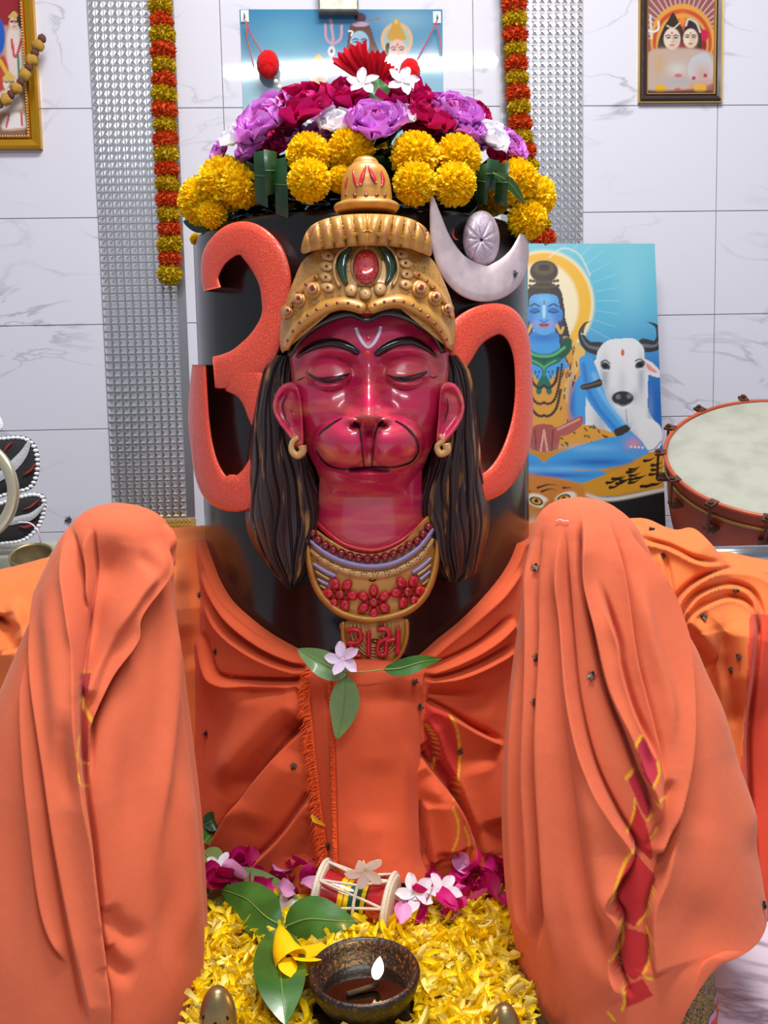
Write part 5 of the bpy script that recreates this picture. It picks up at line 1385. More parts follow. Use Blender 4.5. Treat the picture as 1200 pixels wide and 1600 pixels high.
    for (pts, ln) in (([(486, 1040), (482, 1090), (486, 1130), (492, 1190), (500, 1260), (508, 1320), (512, 1366)], 19), ([(518, 1058), (520, 1130), (523, 1250), (526, 1370)], 6)):
        for q in crom(pts, 300):
            l = ln * r.uniform(.4, 1.15); yb_ = float(np.interp(q[1], [1030, 1050, 1100, 1250, 1380], [1.372, 1.345, 1.335, 1.318, 1.290]))
            dd = (.040 if ln > 8 else .008)
            A = at(q[0] + 2, q[1], yb_ + dd - .004); B = at(q[0] - l * .6, q[1] + l * .45 * r.uniform(.2, 1.2), yb_ + dd - .012); C2 = at(q[0] - l * .9, q[1] + l * r.uniform(.5, 1.1), yb_ + dd - .008)
            V_, F_ = tube_vf([A, B, C2], [.0008, .0007, .0003], 4, cap=False); fr.add(V_, F_)
    fo = fr.build('frayed_edge', MAT('frayed_thread', (236, 92, 30), .8), root); fo['kind'] = 'stuff'
    adopt(root)
    tag(root, 'orange cloth wrapped round the black pillar with a frayed panel hanging in front', 'cloth')
wrap()
# ------------------------------------------------------------------ flowers
def petal_vf(L, Wd, cup=.2, curl=.2, ruf=0, nu=5, nv=6, tip=.5, base=.25, seed=0, point=0.0, blunt=.86):
    """petal lying along +Y, face up +Z"""
    u = np.linspace(-1, 1, nu)[None]; v = np.linspace(0, 1, nv)[:, None]
    w = Wd * (base + (1 - base) * np.sin(np.clip(v / max(tip, .05), 0, 1) * np.pi / 2)) * np.where(v > tip, np.sqrt(np.maximum(1 - ((v - tip) / (1 - tip + 1e-6)) ** 2 * (blunt if point == 0 else 1.0), 0.0)) * (1 - point * (np.clip((v - tip) / (1 - tip + 1e-6), 0, 1))), 1)
    r = np.random.RandomState(seed)
    x = u * w; y = v * L * (1 - .06 * u ** 2) + 0 * u
    z = cup * Wd * u ** 2 + curl * L * v ** 2 + ruf * Wd * np.sin(u * 5 + r.rand() * 6) * v ** 2 + ruf * .6 * Wd * np.sin(v * 9 + u * 3 + r.rand() * 6) * v
    return np.stack([x + 0 * v, y, z], -1).reshape(-1, 3), gridf(nu, nv)
def rotm(rx, ry, rz): 
    return np.array(Matrix.Rotation(rz, 3, 'Z') @ Matrix.Rotation(ry, 3, 'Y') @ Matrix.Rotation(rx, 3, 'X'))
def marigold_mesh(name, mat, seed, npet=300, squash=1.0, cols=((246, 186, 8),), size=.34):
    r = np.random.RandomState(seed); mb = MB()
    ga = math.pi * (3 - 5 ** .5)
    # core ball
    sv, sf = sphere_vf(16, 10); mb.add(sv * .76 * np.array([1, 1, squash]), sf, lin(cols[0]) * .9)
    for i in range(npet):
        z = 1 - 2 * (i + .5) / npet
        a = i * ga + r.rand() * .3; q = math.sqrt(1 - z * z)
        d = np.array([q * math.cos(a), q * math.sin(a), z]) + r.normal(0, .06, 3); d /= np.linalg.norm(d)
        pv, pf = petal_vf(size * r.uniform(.8, 1.25), size * .42 * r.uniform(.8, 1.2), .25, r.uniform(-.2, .35), .30, 4, 3, tip=.7, base=.5, seed=i)
        # petal grows outward (+Y -> d) with random twist
        t = r.normal(0, 1, 3); t -= d * (t @ d); t /= np.linalg.norm(t); b = np.cross(t, d)
        lean = d + .45 * b * r.uniform(-.3, 1); lean /= np.linalg.norm(lean); n = np.cross(t, lean)
        R = np.stack([t, lean, n], -1)
        P = pv @ R.T + d * (1.0 - size * .95)
        P[:, 2] *= squash
        c = lin(cols[r.randint(len(cols))]) * r.uniform(.86, 1.1)
        mb.add(P, pf, c)
    return mb.mesh(name, mat)
m_petal = MAT('flower_petal', attr=True, rough=.55, spec=.25, thin=.30)
def leafmat(name, c1, c2): return MAT(name, c1, .32, noise=(18, 1, (1, 1, 1), (.4, .7)), col2=c2, bump=(60, .15), coat=.15)
m_leaf_dark = leafmat('dark_leaf', (18, 52, 24), (28, 72, 30)); m_leaf = leafmat('green_leaf', (44, 88, 30), (64, 112, 42)); m_leaf_pale = leafmat('pale_leaf', (98, 128, 74), (118, 148, 88)); m_leaf_lime = leafmat('lime_leaf', (150, 180, 40), (120, 160, 40))
m_stem = MAT('green_stem', (110, 140, 60), .5)
YC = ((255, 222, 8), (255, 214, 4), (255, 230, 40), (255, 204, 4))
big_mg = [marigold_mesh('marigold', m_petal, s, 640, 1.0, YC, .27) for s in range(3)]
def facing(d, roll=0.0):
    """rotation taking +Z to d"""
    d = Vector(d).normalized()
    return (d.to_track_quat('Z', 'Y').to_matrix() @ Matrix.Rotation(roll, 3, 'Z'))
def px2m(Y): return Y / F
OUT = lambda P: (P[0] - AX, P[1] - AY)
MG = [
 (316, 314, 36, 1.56, 'marigold at the outermost end of the clump, above the orange symbol'), (350, 288, 40, 1.53, 'marigold in the middle of the clump above the orange symbol'), (379, 292, 32, 1.50, 'marigold beside the folded dark leaf, inner end of the clump above the orange symbol'), (333, 335, 22, 1.52, 'small marigold hanging lowest in the clump above the orange symbol'), (306, 374, 9, 1.62, 'tiny marigold bud drooping past the pillar edge beside the orange symbol'),
 (482, 243, 33, 1.43, 'upper marigold of the stacked pair between the dark leaf and the crown tip'), (483, 282, 32, 1.40, 'lower marigold of the stacked pair between the dark leaf and the crown tip'),
 (548, 238, 35, 1.44, 'marigold directly behind the crown tip'), (532, 280, 20, 1.42, 'small marigold tucked against the crown tip'),
 (648, 245, 36, 1.43, 'upper marigold of the pair beside the crown tip on the crescent side'), (648, 287, 32, 1.40, 'lower marigold of the pair beside the crown tip on the crescent side'),
 (714, 248, 36, 1.45, 'upper marigold of the pair above the crescent moon'), (710, 288, 32, 1.42, 'lower marigold of the pair above the crescent moon'),
 (806, 285, 34, 1.53, 'marigold touching the folded dark leaf above the moon disc'), (834, 308, 33, 1.57, 'marigold at the outer end of the clump next to the steel strip'), (824, 343, 29, 1.53, 'marigold lowest in the clump at the top corner of the blue painting'), (852, 292, 13, 1.58, 'small marigold sticking out towards the steel strip'),
]
for i, (x, y, r, Y, lab) in enumerate(MG):
    P = at(x, y, Y)
    inst('marigold', big_mg[i % 3], None, P, Matrix(rotm(*nrng.rand(3) * 6)), r * 1.02 * px2m(Y))
    tag(COL.objects[-1], 'yellow ' + lab, 'flower', 'yellow marigolds round the pillar top')
# filler marigolds at the back, partly seen through the heap
for i, (x, y, Y) in enumerate(((430, 300, 1.62), (770, 300, 1.62), (590, 270, 1.6), (520, 250, 1.62), (690, 260, 1.64))):
    inst('marigold', big_mg[i % 3], None, at(x, y, Y), Matrix(rotm(*nrng.rand(3) * 6)), 34 * px2m(Y))
    tag(COL.objects[-1], 'yellow marigold half hidden deep inside the flower heap', 'flower', 'yellow marigolds inside the heap')

def bloom(name, P, d, r, cols, seed, lab, group, rings=((8, 1.0, 1.15), (7, .82, .8), (6, .6, .45), (4, .4, .2)), wide=.55, centre=None, ruf=.16):
    """layered open flower, each petal its own part"""
    rr = random.Random(seed)
    root = bpy.data.objects.new(name, None); COL.objects.link(root); root.empty_display_size = .01
    m = facing(d, rr.random() * 6).to_4x4(); m.translation = Vector(P); root.matrix_world = m
    for k, (n, s, tilt) in enumerate(rings):
        c = lin(cols[k % len(cols)])
        meshes = []
        for v in range(2):
            pv, pf = petal_vf(1.0, wide * 1.15, .35, .14, ruf * 1.0, 9, 10, tip=.68, base=.3, seed=seed * 7 + k * 3 + v, blunt=.975)
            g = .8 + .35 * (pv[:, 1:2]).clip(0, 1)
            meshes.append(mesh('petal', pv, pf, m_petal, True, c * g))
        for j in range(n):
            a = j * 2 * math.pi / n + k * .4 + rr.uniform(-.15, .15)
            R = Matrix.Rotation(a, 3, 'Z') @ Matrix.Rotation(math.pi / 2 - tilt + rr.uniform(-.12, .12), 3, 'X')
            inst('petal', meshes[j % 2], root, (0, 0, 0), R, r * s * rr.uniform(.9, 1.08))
    if centre:
        mb = MB()
        for j in range(14):
            a = rr.random() * 6.28; t = rr.uniform(.1, .6)
            V, Fc = tube_vf([(0, 0, 0), (math.cos(a) * t * .2, math.sin(a) * t * .2, .22), (math.cos(a) * t * .4, math.sin(a) * t * .4, .36)], [.02, .015, .03], 5)
            mb.add(V, Fc, lin(centre))
        o = mb.build('stamens', m_petal, root); o.scale = (r, r, r)
    tag(root, lab, 'flower', group)
    return root
LIL = [(205, 118, 208), (216, 140, 220), (200, 100, 190), (170, 60, 140)]
MAG = [(190, 10, 96), (176, 6, 76), (204, 28, 120), (160, 10, 66)]
WHT = [(236, 232, 240), (240, 238, 244), (232, 228, 236)]
RED = [(206, 22, 40), (190, 14, 34)]
def dirn(x, y): return Vector(((x - 580) / 230, -1.0, (330 - y) / 150 + .25))
BL = [
 ('rose', 424, 203, 42, 1.47, LIL, 'lilac ruffled flower over the folded dark leaf', 'lilac flowers on the heap'),
 ('rose', 405, 222, 26, 1.48, LIL, 'small lilac flower between the white flower and the dark leaf', 'lilac flowers on the heap'),
 ('rose', 587, 208, 42, 1.42, LIL, 'large lilac flower facing forward just above the crown tip', 'lilac flowers on the heap'),
 ('rose', 704, 190, 38, 1.47, LIL, 'lilac flower above the marigold pair over the crescent', 'lilac flowers on the heap'),
 ('rose', 722, 208, 28, 1.46, LIL, 'smaller lilac flower touching the white flower near the steel strip', 'lilac flowers on the heap'),
 ('rose', 350, 243, 18, 1.53, LIL, 'tiny lilac flower at the outer edge above the marigold clump', 'lilac flowers on the heap'),
 ('rose', 792, 234, 24, 1.53, LIL, 'lilac flower at the outer end of the heap by the steel strip', 'lilac flowers on the heap'),
 ('rose', 486, 184, 46, 1.46, MAG, 'large magenta flower between two lilac flowers, facing forward', 'magenta flowers on the heap'),
 ('rose', 548, 164, 38, 1.49, MAG, 'magenta flower under the red ruffled flower at the top', 'magenta flowers on the heap'),
 ('rose', 624, 168, 40, 1.48, MAG, 'magenta flower under the white flowers at the top', 'magenta flowers on the heap'),
 ('rose', 672, 196, 37, 1.45, MAG, 'magenta flower above the marigold gap beside the crown tip', 'magenta flowers on the heap'),
 ('rose', 740, 184, 22, 1.55, MAG, 'small magenta flower at the back towards the steel strip', 'magenta flowers on the heap'),
 ('rose', 405, 182, 14, 1.56, MAG, 'tiny magenta flower peeping behind the lilac flower', 'magenta flowers on the heap'),
 ('white', 376, 222, 24, 1.51, WHT, 'white flower at the outer edge beside the lilac flowers', 'white flowers in the heap'),
 ('white', 528, 204, 27, 1.44, WHT, 'white flower between the large magenta and large lilac flowers', 'white flowers in the heap'),
 ('white', 632, 192, 25, 1.44, WHT, 'white flower between the large lilac and magenta flowers', 'white flowers in the heap'),
 ('white', 760, 226, 27, 1.49, WHT, 'white flower over the folded leaf near the moon disc', 'white flowers in the heap'),
]
RR = {'rose': ((9, 1.0, 1.25), (8, .85, .95), (7, .66, .6), (5, .45, .3)), 'white': ((8, 1.0, 1.2), (7, .85, .8), (6, .62, .4))}
for i, (k, x, y, r, Y, cols, lab, grp) in enumerate(BL):
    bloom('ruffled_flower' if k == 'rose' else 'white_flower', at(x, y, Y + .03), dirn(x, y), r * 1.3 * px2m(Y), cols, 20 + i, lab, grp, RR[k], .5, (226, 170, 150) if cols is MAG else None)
# more blooms behind, filling the heap
for i, (x, y, r, Y, cols, nm) in enumerate(((450, 215, 34, 1.6, MAG, 'magenta'), (520, 185, 34, 1.62, LIL, 'lilac'), (590, 170, 36, 1.62, MAG, 'magenta'), (660, 180, 34, 1.62, LIL, 'lilac'), (720, 220, 34, 1.62, MAG, 'magenta'), (560, 215, 30, 1.52, MAG, 'magenta'), (400, 240, 34, 1.56, LIL, 'lilac'), (440, 235, 30, 1.52, MAG, 'magenta'), (500, 222, 32, 1.5, LIL, 'lilac'), (540, 195, 34, 1.53, MAG, 'magenta'), (605, 195, 34, 1.53, LIL, 'lilac'), (650, 215, 34, 1.52, MAG, 'magenta'), (690, 205, 34, 1.52, LIL, 'lilac'), (735, 225, 32, 1.53, LIL, 'lilac'), (770, 245, 30, 1.56, MAG, 'magenta'), (460, 200, 36, 1.53, MAG, 'magenta'), (690, 225, 30, 1.54, MAG, 'magenta'), (460, 225, 30, 1.52, LIL, 'lilac'))):
    bloom('ruffled_flower', at(x, y, Y), dirn(x, y), r * px2m(Y), cols, 70 + i, nm + ' flower deep in the back of the heap', nm + ' flowers at the back of the heap', RR['rose'], .5)
def pinwheel(P, d, r, seed, lab, grp, cols=((236, 232, 242),), centre=(232, 196, 90), n=5, roll=None):
    rr = random.Random(seed)
    root = bpy.data.objects.new('jasmine_flower', None); COL.objects.link(root); root.empty_display_size = .01
    m = facing(d, rr.random() * 6 if roll is None else roll).to_4x4(); m.translation = Vector(P); root.matrix_world = m
    for j in range(n):
        pv, pf = petal_vf(1.0, .30, .25, -.05, .05, 5, 7, tip=.6, base=.22, seed=seed + j)
        pv[:, 0] += .18 * pv[:, 1] ** 2
        me = mesh('petal', pv, pf, m_petal, True, lin(cols[0]) * (.9 + .1 * pv[:, 1:2]))
        inst('petal', me, root, (0, 0, 0), Matrix.Rotation(j * 2 * math.pi / n, 3, 'Z') @ Matrix.Rotation(rr.uniform(.05, .4), 3, 'X'), r)
    V, Fc = lathe_vf([(0, .06), (.08, .05), (.1, 0), (.05, -.3), (.04, -.7), (0, -.72)], 10)
    o = obj('flower_tube', V, Fc, MAT('jasmine_throat', centre, .5) if 'jasmine_throat' not in bpy.data.materials else bpy.data.materials['jasmine_throat'], root); o.scale = (r, r, r)
    tag(root, lab, 'flower', grp)
    return root
for i, (x, y, r, Y, d, lab) in enumerate(((567, 131, 26, 1.47, (-.2, -1, .6), 'on the green leaf under the red flower'), (629, 128, 26, 1.47, (.15, -1, .5), 'beside the red pompom'), (645, 146, 20, 1.49, (.5, -1, .5), 'behind the magenta flower under the red pompom'), (535, 138, 20, 1.53, (-.3, -.6, .9), 'at the tip of the lime leaf'), (668, 152, 20, 1.55, (.4, -.8, .9), 'beside the lilac flower at the back'))):
    pinwheel(at(x, y, Y), d, r * px2m(Y), 40 + i, 'white five petalled top flower ' + lab, 'white flowers on top of the heap')
# red ruffled flower standing on top
def hibiscus():
    root = empty('red_flower', tuple(at(575., 140., 1.52)))
    bpy.context.view_layer.update()
    for k, (a0, a1, L, dy, lean) in enumerate(((-1.0, -.1, 74, 0, .0), (-.15, .95, 44, .006, .1), (-.5, .3, 58, .012, -.1))):
        nu, nv = 26, 12
        th = np.linspace(a0, a1, nu)[None]; v = np.linspace(.08, 1, nv)[:, None]
        rr_ = L * v * (1 + .05 * np.sin(th * 40) * v)
        X = 588 + rr_ * np.sin(th) - (8 if k == 0 else 0); Yp = 138 - rr_ * np.cos(th)
        D = 1.515 + dy - .02 * v + .009 * np.sin(th * 22 + k) * v ** 1.2 + .004 * np.sin(th * 47) * v + lean * v * .05
        V = at(X, Yp, D).reshape(-1, 3)
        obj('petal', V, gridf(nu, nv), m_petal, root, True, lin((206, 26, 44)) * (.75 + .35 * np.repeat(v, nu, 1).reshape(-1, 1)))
    adopt(root); tag(root, 'red ruffled flower standing at the top of the heap in front of the poster', 'flower')
hibiscus()
# leaves
def leaf(name, pts, Yd, w, mat, lab, cat='leaf', bend=.15, grp=None, tilt=0.0, zfix=None, nu=7, nv=22, tipp=.45, depth_w=0.0):
    """leaf blade along screen points (base -> tip) with depth list"""
    P = crom(np.array([(p[0], p[1], d) for p, d in zip(pts, Yd)]), nv)
    if zfix is not None: C = at_z(P[:, 0], P[:, 1], P[:, 2])
    else: C = at(P[:, 0], P[:, 1], P[:, 2])
    T = np.gradient(C, axis=0); T /= np.linalg.norm(T, axis=1, keepdims=True)
    view = C - CAM; view /= np.linalg.norm(view, axis=1, keepdims=True)
    S = np.cross(T, view); S /= np.linalg.norm(S, axis=1, keepdims=True)
    Nn = np.cross(S, T); Nn *= np.sign(np.sum(Nn * -view, 1))[:, None]
    S = S * math.cos(tilt) + Nn * math.sin(tilt); Nn = np.cross(S, T); Nn *= np.sign(np.sum(Nn * -view, 1))[:, None]
    v = np.linspace(0, 1, nv)
    ww = w * np.maximum(np.sin(np.pi * v ** (.5 / tipp * .72)), 0) ** .8 * (1 - .15 * v)
    ww[0] = w * .03; ww[-1] = 0
    u = np.linspace(-1, 1, nu)
    V = C[:, None] + S[:, None] * (u[None, :, None] * ww[:, None, None]) - Nn[:, None] * (np.abs(u)[None, :, None] * -bend * ww[:, None, None]) + Nn[:, None] * (.02 * w * np.sin(v * 16)[:, None, None] * np.abs(u)[None, :, None])
    V = V.reshape(-1, 3); th = -Nn.repeat(nu, 0) * .0008
    o = obj(name, np.concatenate([V, V + th]), np.concatenate([gridf(nu, nv), gridf(nu, nv, off=len(V))[:, ::-1]]), mat)
    rv, rf = tube_vf(C + Nn * .0004, np.linspace(.0012, .0004, nv), 5); 
    obj('midrib', rv, rf, m_stem if mat is not m_leaf_dark else m_leaf, o)
    tag(o, lab, cat, grp)
    return o
def folded_leaf(x0, x1, y0, y1, Y, lab, lean):
    """broad dark leaf folded into a loose pleated bundle"""
    root = empty('folded_leaf', tuple(at((x0 + x1) / 2, y1, Y)))
    bpy.context.view_layer.update()
    n = 3
    for k in range(n):
        a = x0 + (x1 - x0) * k / n; b = x0 + (x1 - x0) * (k + 1.25) / n
        u = np.linspace(0, 1, 12)[None]; v = np.linspace(0, 1, 14)[:, None]
        X = a + (b - a) * u + lean * v * 14; Yp = y0 + (y1 - y0) * v * (1, .82, 1.08)[k] + (4, 0, 9)[k] + 14 * (u - .5) * v * (1, -.6, .8)[k] + 6 * k * (1 if lean > 0 else -1) * .5 + 8 * (u - .5) * (.5 if k % 2 else -.5)
        D = Y - .003 * np.sin(u * 3.14) - .006 * k + .03 * (v - .4) ** 2 + .012 * (u - .5) * (1 if k % 2 else -1)
        V = at(X + 0 * v, Yp + 0 * u, D + 0 * u).reshape(-1, 3)
        obj('leaf_pleat', np.concatenate([V, V + np.array([0, .001, 0])]), np.concatenate([gridf(12, 14), gridf(12, 14, off=168)[:, ::-1]]), m_leaf_dark, root)
        c = at((X + 0 * v)[7], (Yp + 0 * u)[6], (D + 0 * u)[6] - .001); V2, F2 = tube_vf(c, .0009, 5); obj('midrib', V2, F2, m_leaf, root)
    adopt(root); tag(root, lab, 'leaf')
folded_leaf(396, 444, 232, 316, 1.44, 'dark green leaf folded beside the marigolds over the orange symbol', .2)
folded_leaf(746, 792, 252, 312, 1.47, 'dark green leaf folded beside the marigolds over the moon disc', -.3)
leaf('leaf', [(330, 352), (305, 350), (286, 346)], [1.56, 1.58, 1.6], .014, m_leaf_dark, 'dark leaf poking out under the marigold clump at the pillar edge')
leaf('leaf', [(325, 335), (300, 330), (284, 322)], [1.58, 1.6, 1.61], .010, m_leaf_dark, 'small dark leaf beside the lowest marigold of the clump over the orange symbol')
leaf('leaf', [(598, 158), (592, 140), (590, 122)], [1.47, 1.475, 1.48], .017, m_leaf, 'small green leaf standing between the white flowers on top')
leaf('leaf', [(528, 150), (508, 146), (490, 140)], [1.50, 1.505, 1.51], .013, m_leaf_lime, 'lime green leaf at the top over the magenta flowers')
leaf('leaf', [(770, 270), (795, 285), (822, 320)], [1.45, 1.455, 1.46], .008, m_leaf, 'narrow leaf blade lying across the marigolds near the blue painting')

# bed of leaves carrying the heap on the pillar top
mb = MB()
for i in range(750):
    a = rnd.random() * 6.28; rr_ = RL * .80 * math.sqrt(rnd.random())
    h = .135 * math.sqrt(max(0, 1 - (rr_ / (RL * .86)) ** 2)) 
    V, Fc = petal_vf(.060, .024, .2, .1, .1, 4, 5, tip=.45, base=.2, seed=i, point=.5)
    V = V @ rotm(rnd.uniform(-.6, .6), rnd.uniform(-.6, .6), rnd.random() * 6.28).T + np.array([AX + rr_ * math.cos(a), AY + rr_ * math.sin(a), ztop + .012 + h * rnd.uniform(.3, 1)])
    mb.add(V, Fc)
lo = mb.build('leaf_bedding', m_leaf_dark); tag(lo, 'dark leaf bedding under the flower heap on the pillar top', 'leaves', kind='stuff')

# ---- hanging marigold garlands on the wall
og_mg = [marigold_mesh('garland_orange', m_petal, 31 + s, 300, .86, ((214, 78, 24), (224, 92, 34), (200, 64, 20)), .30) for s in range(2)]
yl_mg = [marigold_mesh('garland_yellow', m_petal, 41 + s, 300, .86, ((200, 168, 12), (210, 180, 30), (186, 150, 8)), .30) for s in range(2)]
def garland(xs, ys, off, lab, start_yellow, tail):
    root = empty('marigold_garland', tuple(wpt(*wuv(xs[0], ys[0], off), off)))
    path = crom(np.array([(x, y) for x, y in zip(xs, ys)]), len(ys) * 12)
    L = np.concatenate([[0], np.cumsum(np.hypot(*np.diff(path, axis=0).T))])
    n = int(round(L[-1] / 23.0)); pts = []
    for i in range(n + 1):
        s = L[-1] * i / n; x = np.interp(s, L, path[:, 0]); y = np.interp(s, L, path[:, 1])
        u, z = wuv(x, y, off); P = wpt(u, z, off); pts.append(P)
        yl = (i % 2 == 0) == start_yellow
        inst('yellow_marigold' if yl else 'orange_marigold', (yl_mg if yl else og_mg)[rnd.randint(0, 1)], root, P, Matrix(rotm(rnd.uniform(-.3, .3), rnd.uniform(-.3, .3), rnd.random() * 6)), 18.5 * 2.75 / F * rnd.uniform(.95, 1.08))
    if tail: 
        u, z = wuv(xs[-1] + 2, ys[-1] + 40, off); pts.append(wpt(u, z, off - .01))
    V, Fc = tube_vf(np.array(pts), .0016, 6); obj('string', V, Fc, m_stem, root)
    adopt(root); tag(root, lab, 'garland')
garland([250, 250, 254, 258, 262, 265, 265], [-60, 0, 60, 200, 300, 380, 428], .064, 'orange and yellow marigold garland hanging free beside the steel strip with its foot in view', False, True)
garland([797, 803, 806, 812, 822, 836, 850], [-60, 0, 90, 180, 260, 330, 372], .064, 'orange and yellow marigold garland hanging behind the marigold clump by the blue painting', True, False)

# ------------------------------------------------------------------ offering bed in front
ZB = .034
m_stone = MAT('basin_stone', (70, 52, 22), .8, noise=(30, .5))
V, Fc = box_vf(-.225, .195, .93, 1.46, 0.0, ZB - .012)
bs = obj('offering_slab', V, Fc, m_stone, smooth=False); tag(bs, 'low stone slab buried under yellow petals', 'slab')
def bedz(x, y): return ZB + .008 * np.sin(x * 23) * np.cos(y * 19) + .014 * np.exp(-((y - 1.2) / .12) ** 2)
m_ypetal = MAT('marigold_petal', attr=True, rough=.5, spec=.2, thin=.35)
PETS = []
LAMP = at_z(570., 1556., .052)
for s in range(6):
    pv, pf = petal_vf(.032, .0040, .8, (.25, -.2, .1, .4, -.1, .3)[s], .5, 4, 7, tip=.75, base=.18, seed=s)
    pv[:, 0] += .006 * np.sin(pv[:, 1] * 110 + s * 1.7)
    PETS.append((pv, pf))
mb = MB()
YP = ((255, 228, 24), (255, 234, 70), (255, 220, 12), (255, 242, 140))
for i in range(8200):
    y = rnd.uniform(.96, 1.36); x = rnd.uniform(-.26, .235)
    qx, qy = proj(np.array([x, y, ZB])); lim = np.interp(y, [.96, 1.36], [308, 316]); rim = np.interp(y, [.96, 1.15, 1.36], [835, 806, 800])
    if qx < lim or qx > rim or (x - LAMP[0]) ** 2 + (y - LAMP[1]) ** 2 < .060 ** 2: continue
    if y > 1.30 and -.16 < x < .13 and rnd.random() < .6: continue
    pv, pf = PETS[i % 6]
    lay = rnd.random()
    R = rotm(rnd.uniform(-.55, .55), rnd.uniform(-.8, .8), rnd.random() * 6.28)
    PV = pv @ R.T * rnd.uniform(.7, 1.2) + np.array([x, y, bedz(x, y) - .012 + .016 * lay])
    if np.min((PV[:, 0] - LAMP[0]) ** 2 + (PV[:, 1] - LAMP[1]) ** 2) < .056 ** 2: continue
    mb.add(PV, pf, lin(YP[rnd.randint(0, 3)]) * rnd.uniform(.85, 1.05))
po = mb.build('petal_heap', m_ypetal); tag(po, 'deep heap of yellow marigold petals covering the slab', 'petals', kind='stuff')
# the topmost loose petals, each its own thing
pm = [mesh('loose_petal', pv, pf, m_ypetal, True, np.tile(lin(YP[s % 4]), (len(pv), 1))) for s, (pv, pf) in enumerate(PETS)]
for i in range(230):
    while True:
        x = rnd.uniform(-.21, .17); y = rnd.uniform(.97, 1.29); qx, qy = proj(np.array([x, y, ZB]))
        if 322 < qx < 795 and (x - LAMP[0]) ** 2 + (y - LAMP[1]) ** 2 > .075 ** 2: break
    inst('loose_petal', pm[i % 6], None, (x, y, bedz(x, y) + .006), Matrix(rotm(rnd.uniform(-.35, .35), rnd.uniform(-.5, .5), rnd.random() * 6.28)), rnd.uniform(.85, 1.25))
    tag(COL.objects[-1], 'loose yellow petal lying on top of the petal heap', 'petal', 'loose petals on the heap')
# magenta, pink and white rose petals behind
rp = []
for k, c in enumerate(((196, 14, 110), (166, 8, 84), (220, 90, 170), (228, 160, 214), (206, 30, 124))):
    pv, pf = petal_vf(.030, .013, .45, .2, .14, 6, 6, tip=.6, base=.3, seed=50 + k)
    rp.append(mesh('rose_petal', pv, pf, m_petal, True, lin(c) * (.85 + 8 * pv[:, 1:2])))
spots = []
for i in range(150):
    if i % 2: px_, py_ = rnd.uniform(625, 800), rnd.uniform(1338, 1445)
    else: px_, py_ = rnd.uniform(345, 505), rnd.uniform(1335, 1395)
    if px_ > 600 and py_ > 1445 - (px_ - 625) * .22 : py_ -= 50
    spots.append((px_, py_))
for i, (a, b) in enumerate(spots):
    z = ZB + rnd.uniform(.008, .045)
    P = at_z(a, b, z)
    inst('rose_petal', rp[rnd.choice((0, 0, 1, 1, 2, 3, 4)) if a > 600 else rnd.choice((0, 1, 1, 4, 3))], None, P, Matrix(rotm(rnd.uniform(-.7, .9), rnd.uniform(-.9, .9), rnd.random() * 6.28)), rnd.uniform(.9, 1.35))
    side = a > 600
    tag(COL.objects[-1], ('curled pink or magenta petal in the pile next to the striped cloth' if side else 'curled magenta petal in the pile beside the small hourglass drum and leaves'), 'petal', 'rose petals by the striped cloth' if side else 'rose petals by the leaves')
# whole magenta buds among them
for i, (x, y, r, lab) in enumerate(((755, 1388, 34, 'magenta rose lying in the petals against the striped cloth'), (700, 1420, 24, 'small magenta rose behind the yellow petals beside the hourglass drum'), (440, 1368, 26, 'magenta rose lying between the leaves and the hourglass drum'), (775, 1360, 20, 'pale magenta rose at the foot of the striped cloth'))):
    bloom('ruffled_flower', at_z(x, y, ZB + .015), (rnd.uniform(-.3, .3), -.6, 1), r * 1.25 / F, MAG if i < 3 else LIL, 130 + i, lab, 'roses on the bed', RR['rose'], .45)
for i, (x, y, r, d, lab, z) in enumerate(((650, 1396, 34, (-.1, -.8, .8), 'flower just beside the hourglass drum', .085), (692, 1392, 32, (.3, -.6, .9), 'flower between the pink petals next to the drum', .085), (570, 1360, 33, (.1, -1, -.25), 'flower hanging upside down on the hourglass drum', .125), (345, 1356, 30, (-.2, -.6, 1), 'flower lying by the hem of the plain hooded cloth', .08), (447, 1420, 24, (.1, -.7, .6), 'flower where the big leaves meet', .055), (720, 1340, 20, (.2, -.4, 1), 'flower half under the wrapped cloth', .04), (785, 1320, 20, (-.3, -.5, .9), 'flower in the corner by the striped cloth', .05), (400, 1362, 18, (.3, -.3, 1), 'small flower among magenta petals', .04))):
    pinwheel(at_z(x, y, z), d, r * 1.28 / F, 60 + i, 'white five petalled ' + lab, 'white flowers on the bed')
# small yellow marigold heads at the back corners
for i, (x, y, r) in enumerate(((780, 1330, 22), (764, 1312, 16), (350, 1290, 18), (490, 1350, 18), (470, 1362, 14), (800, 1300, 20))):
    inst('marigold', big_mg[i % 3], None, at_z(x, y, ZB + .012), Matrix(rotm(*nrng.rand(3) * 6)), r * 1.38 / F)
    tag(COL.objects[-1], ('yellow marigold at the foot of the wrapped cloth ' + ('beside the striped cloth' if x > 700 else 'beside the leaves and magenta petals')), 'flower', 'marigolds at the back of the bed ' + ('right' if x > 700 else 'left'))
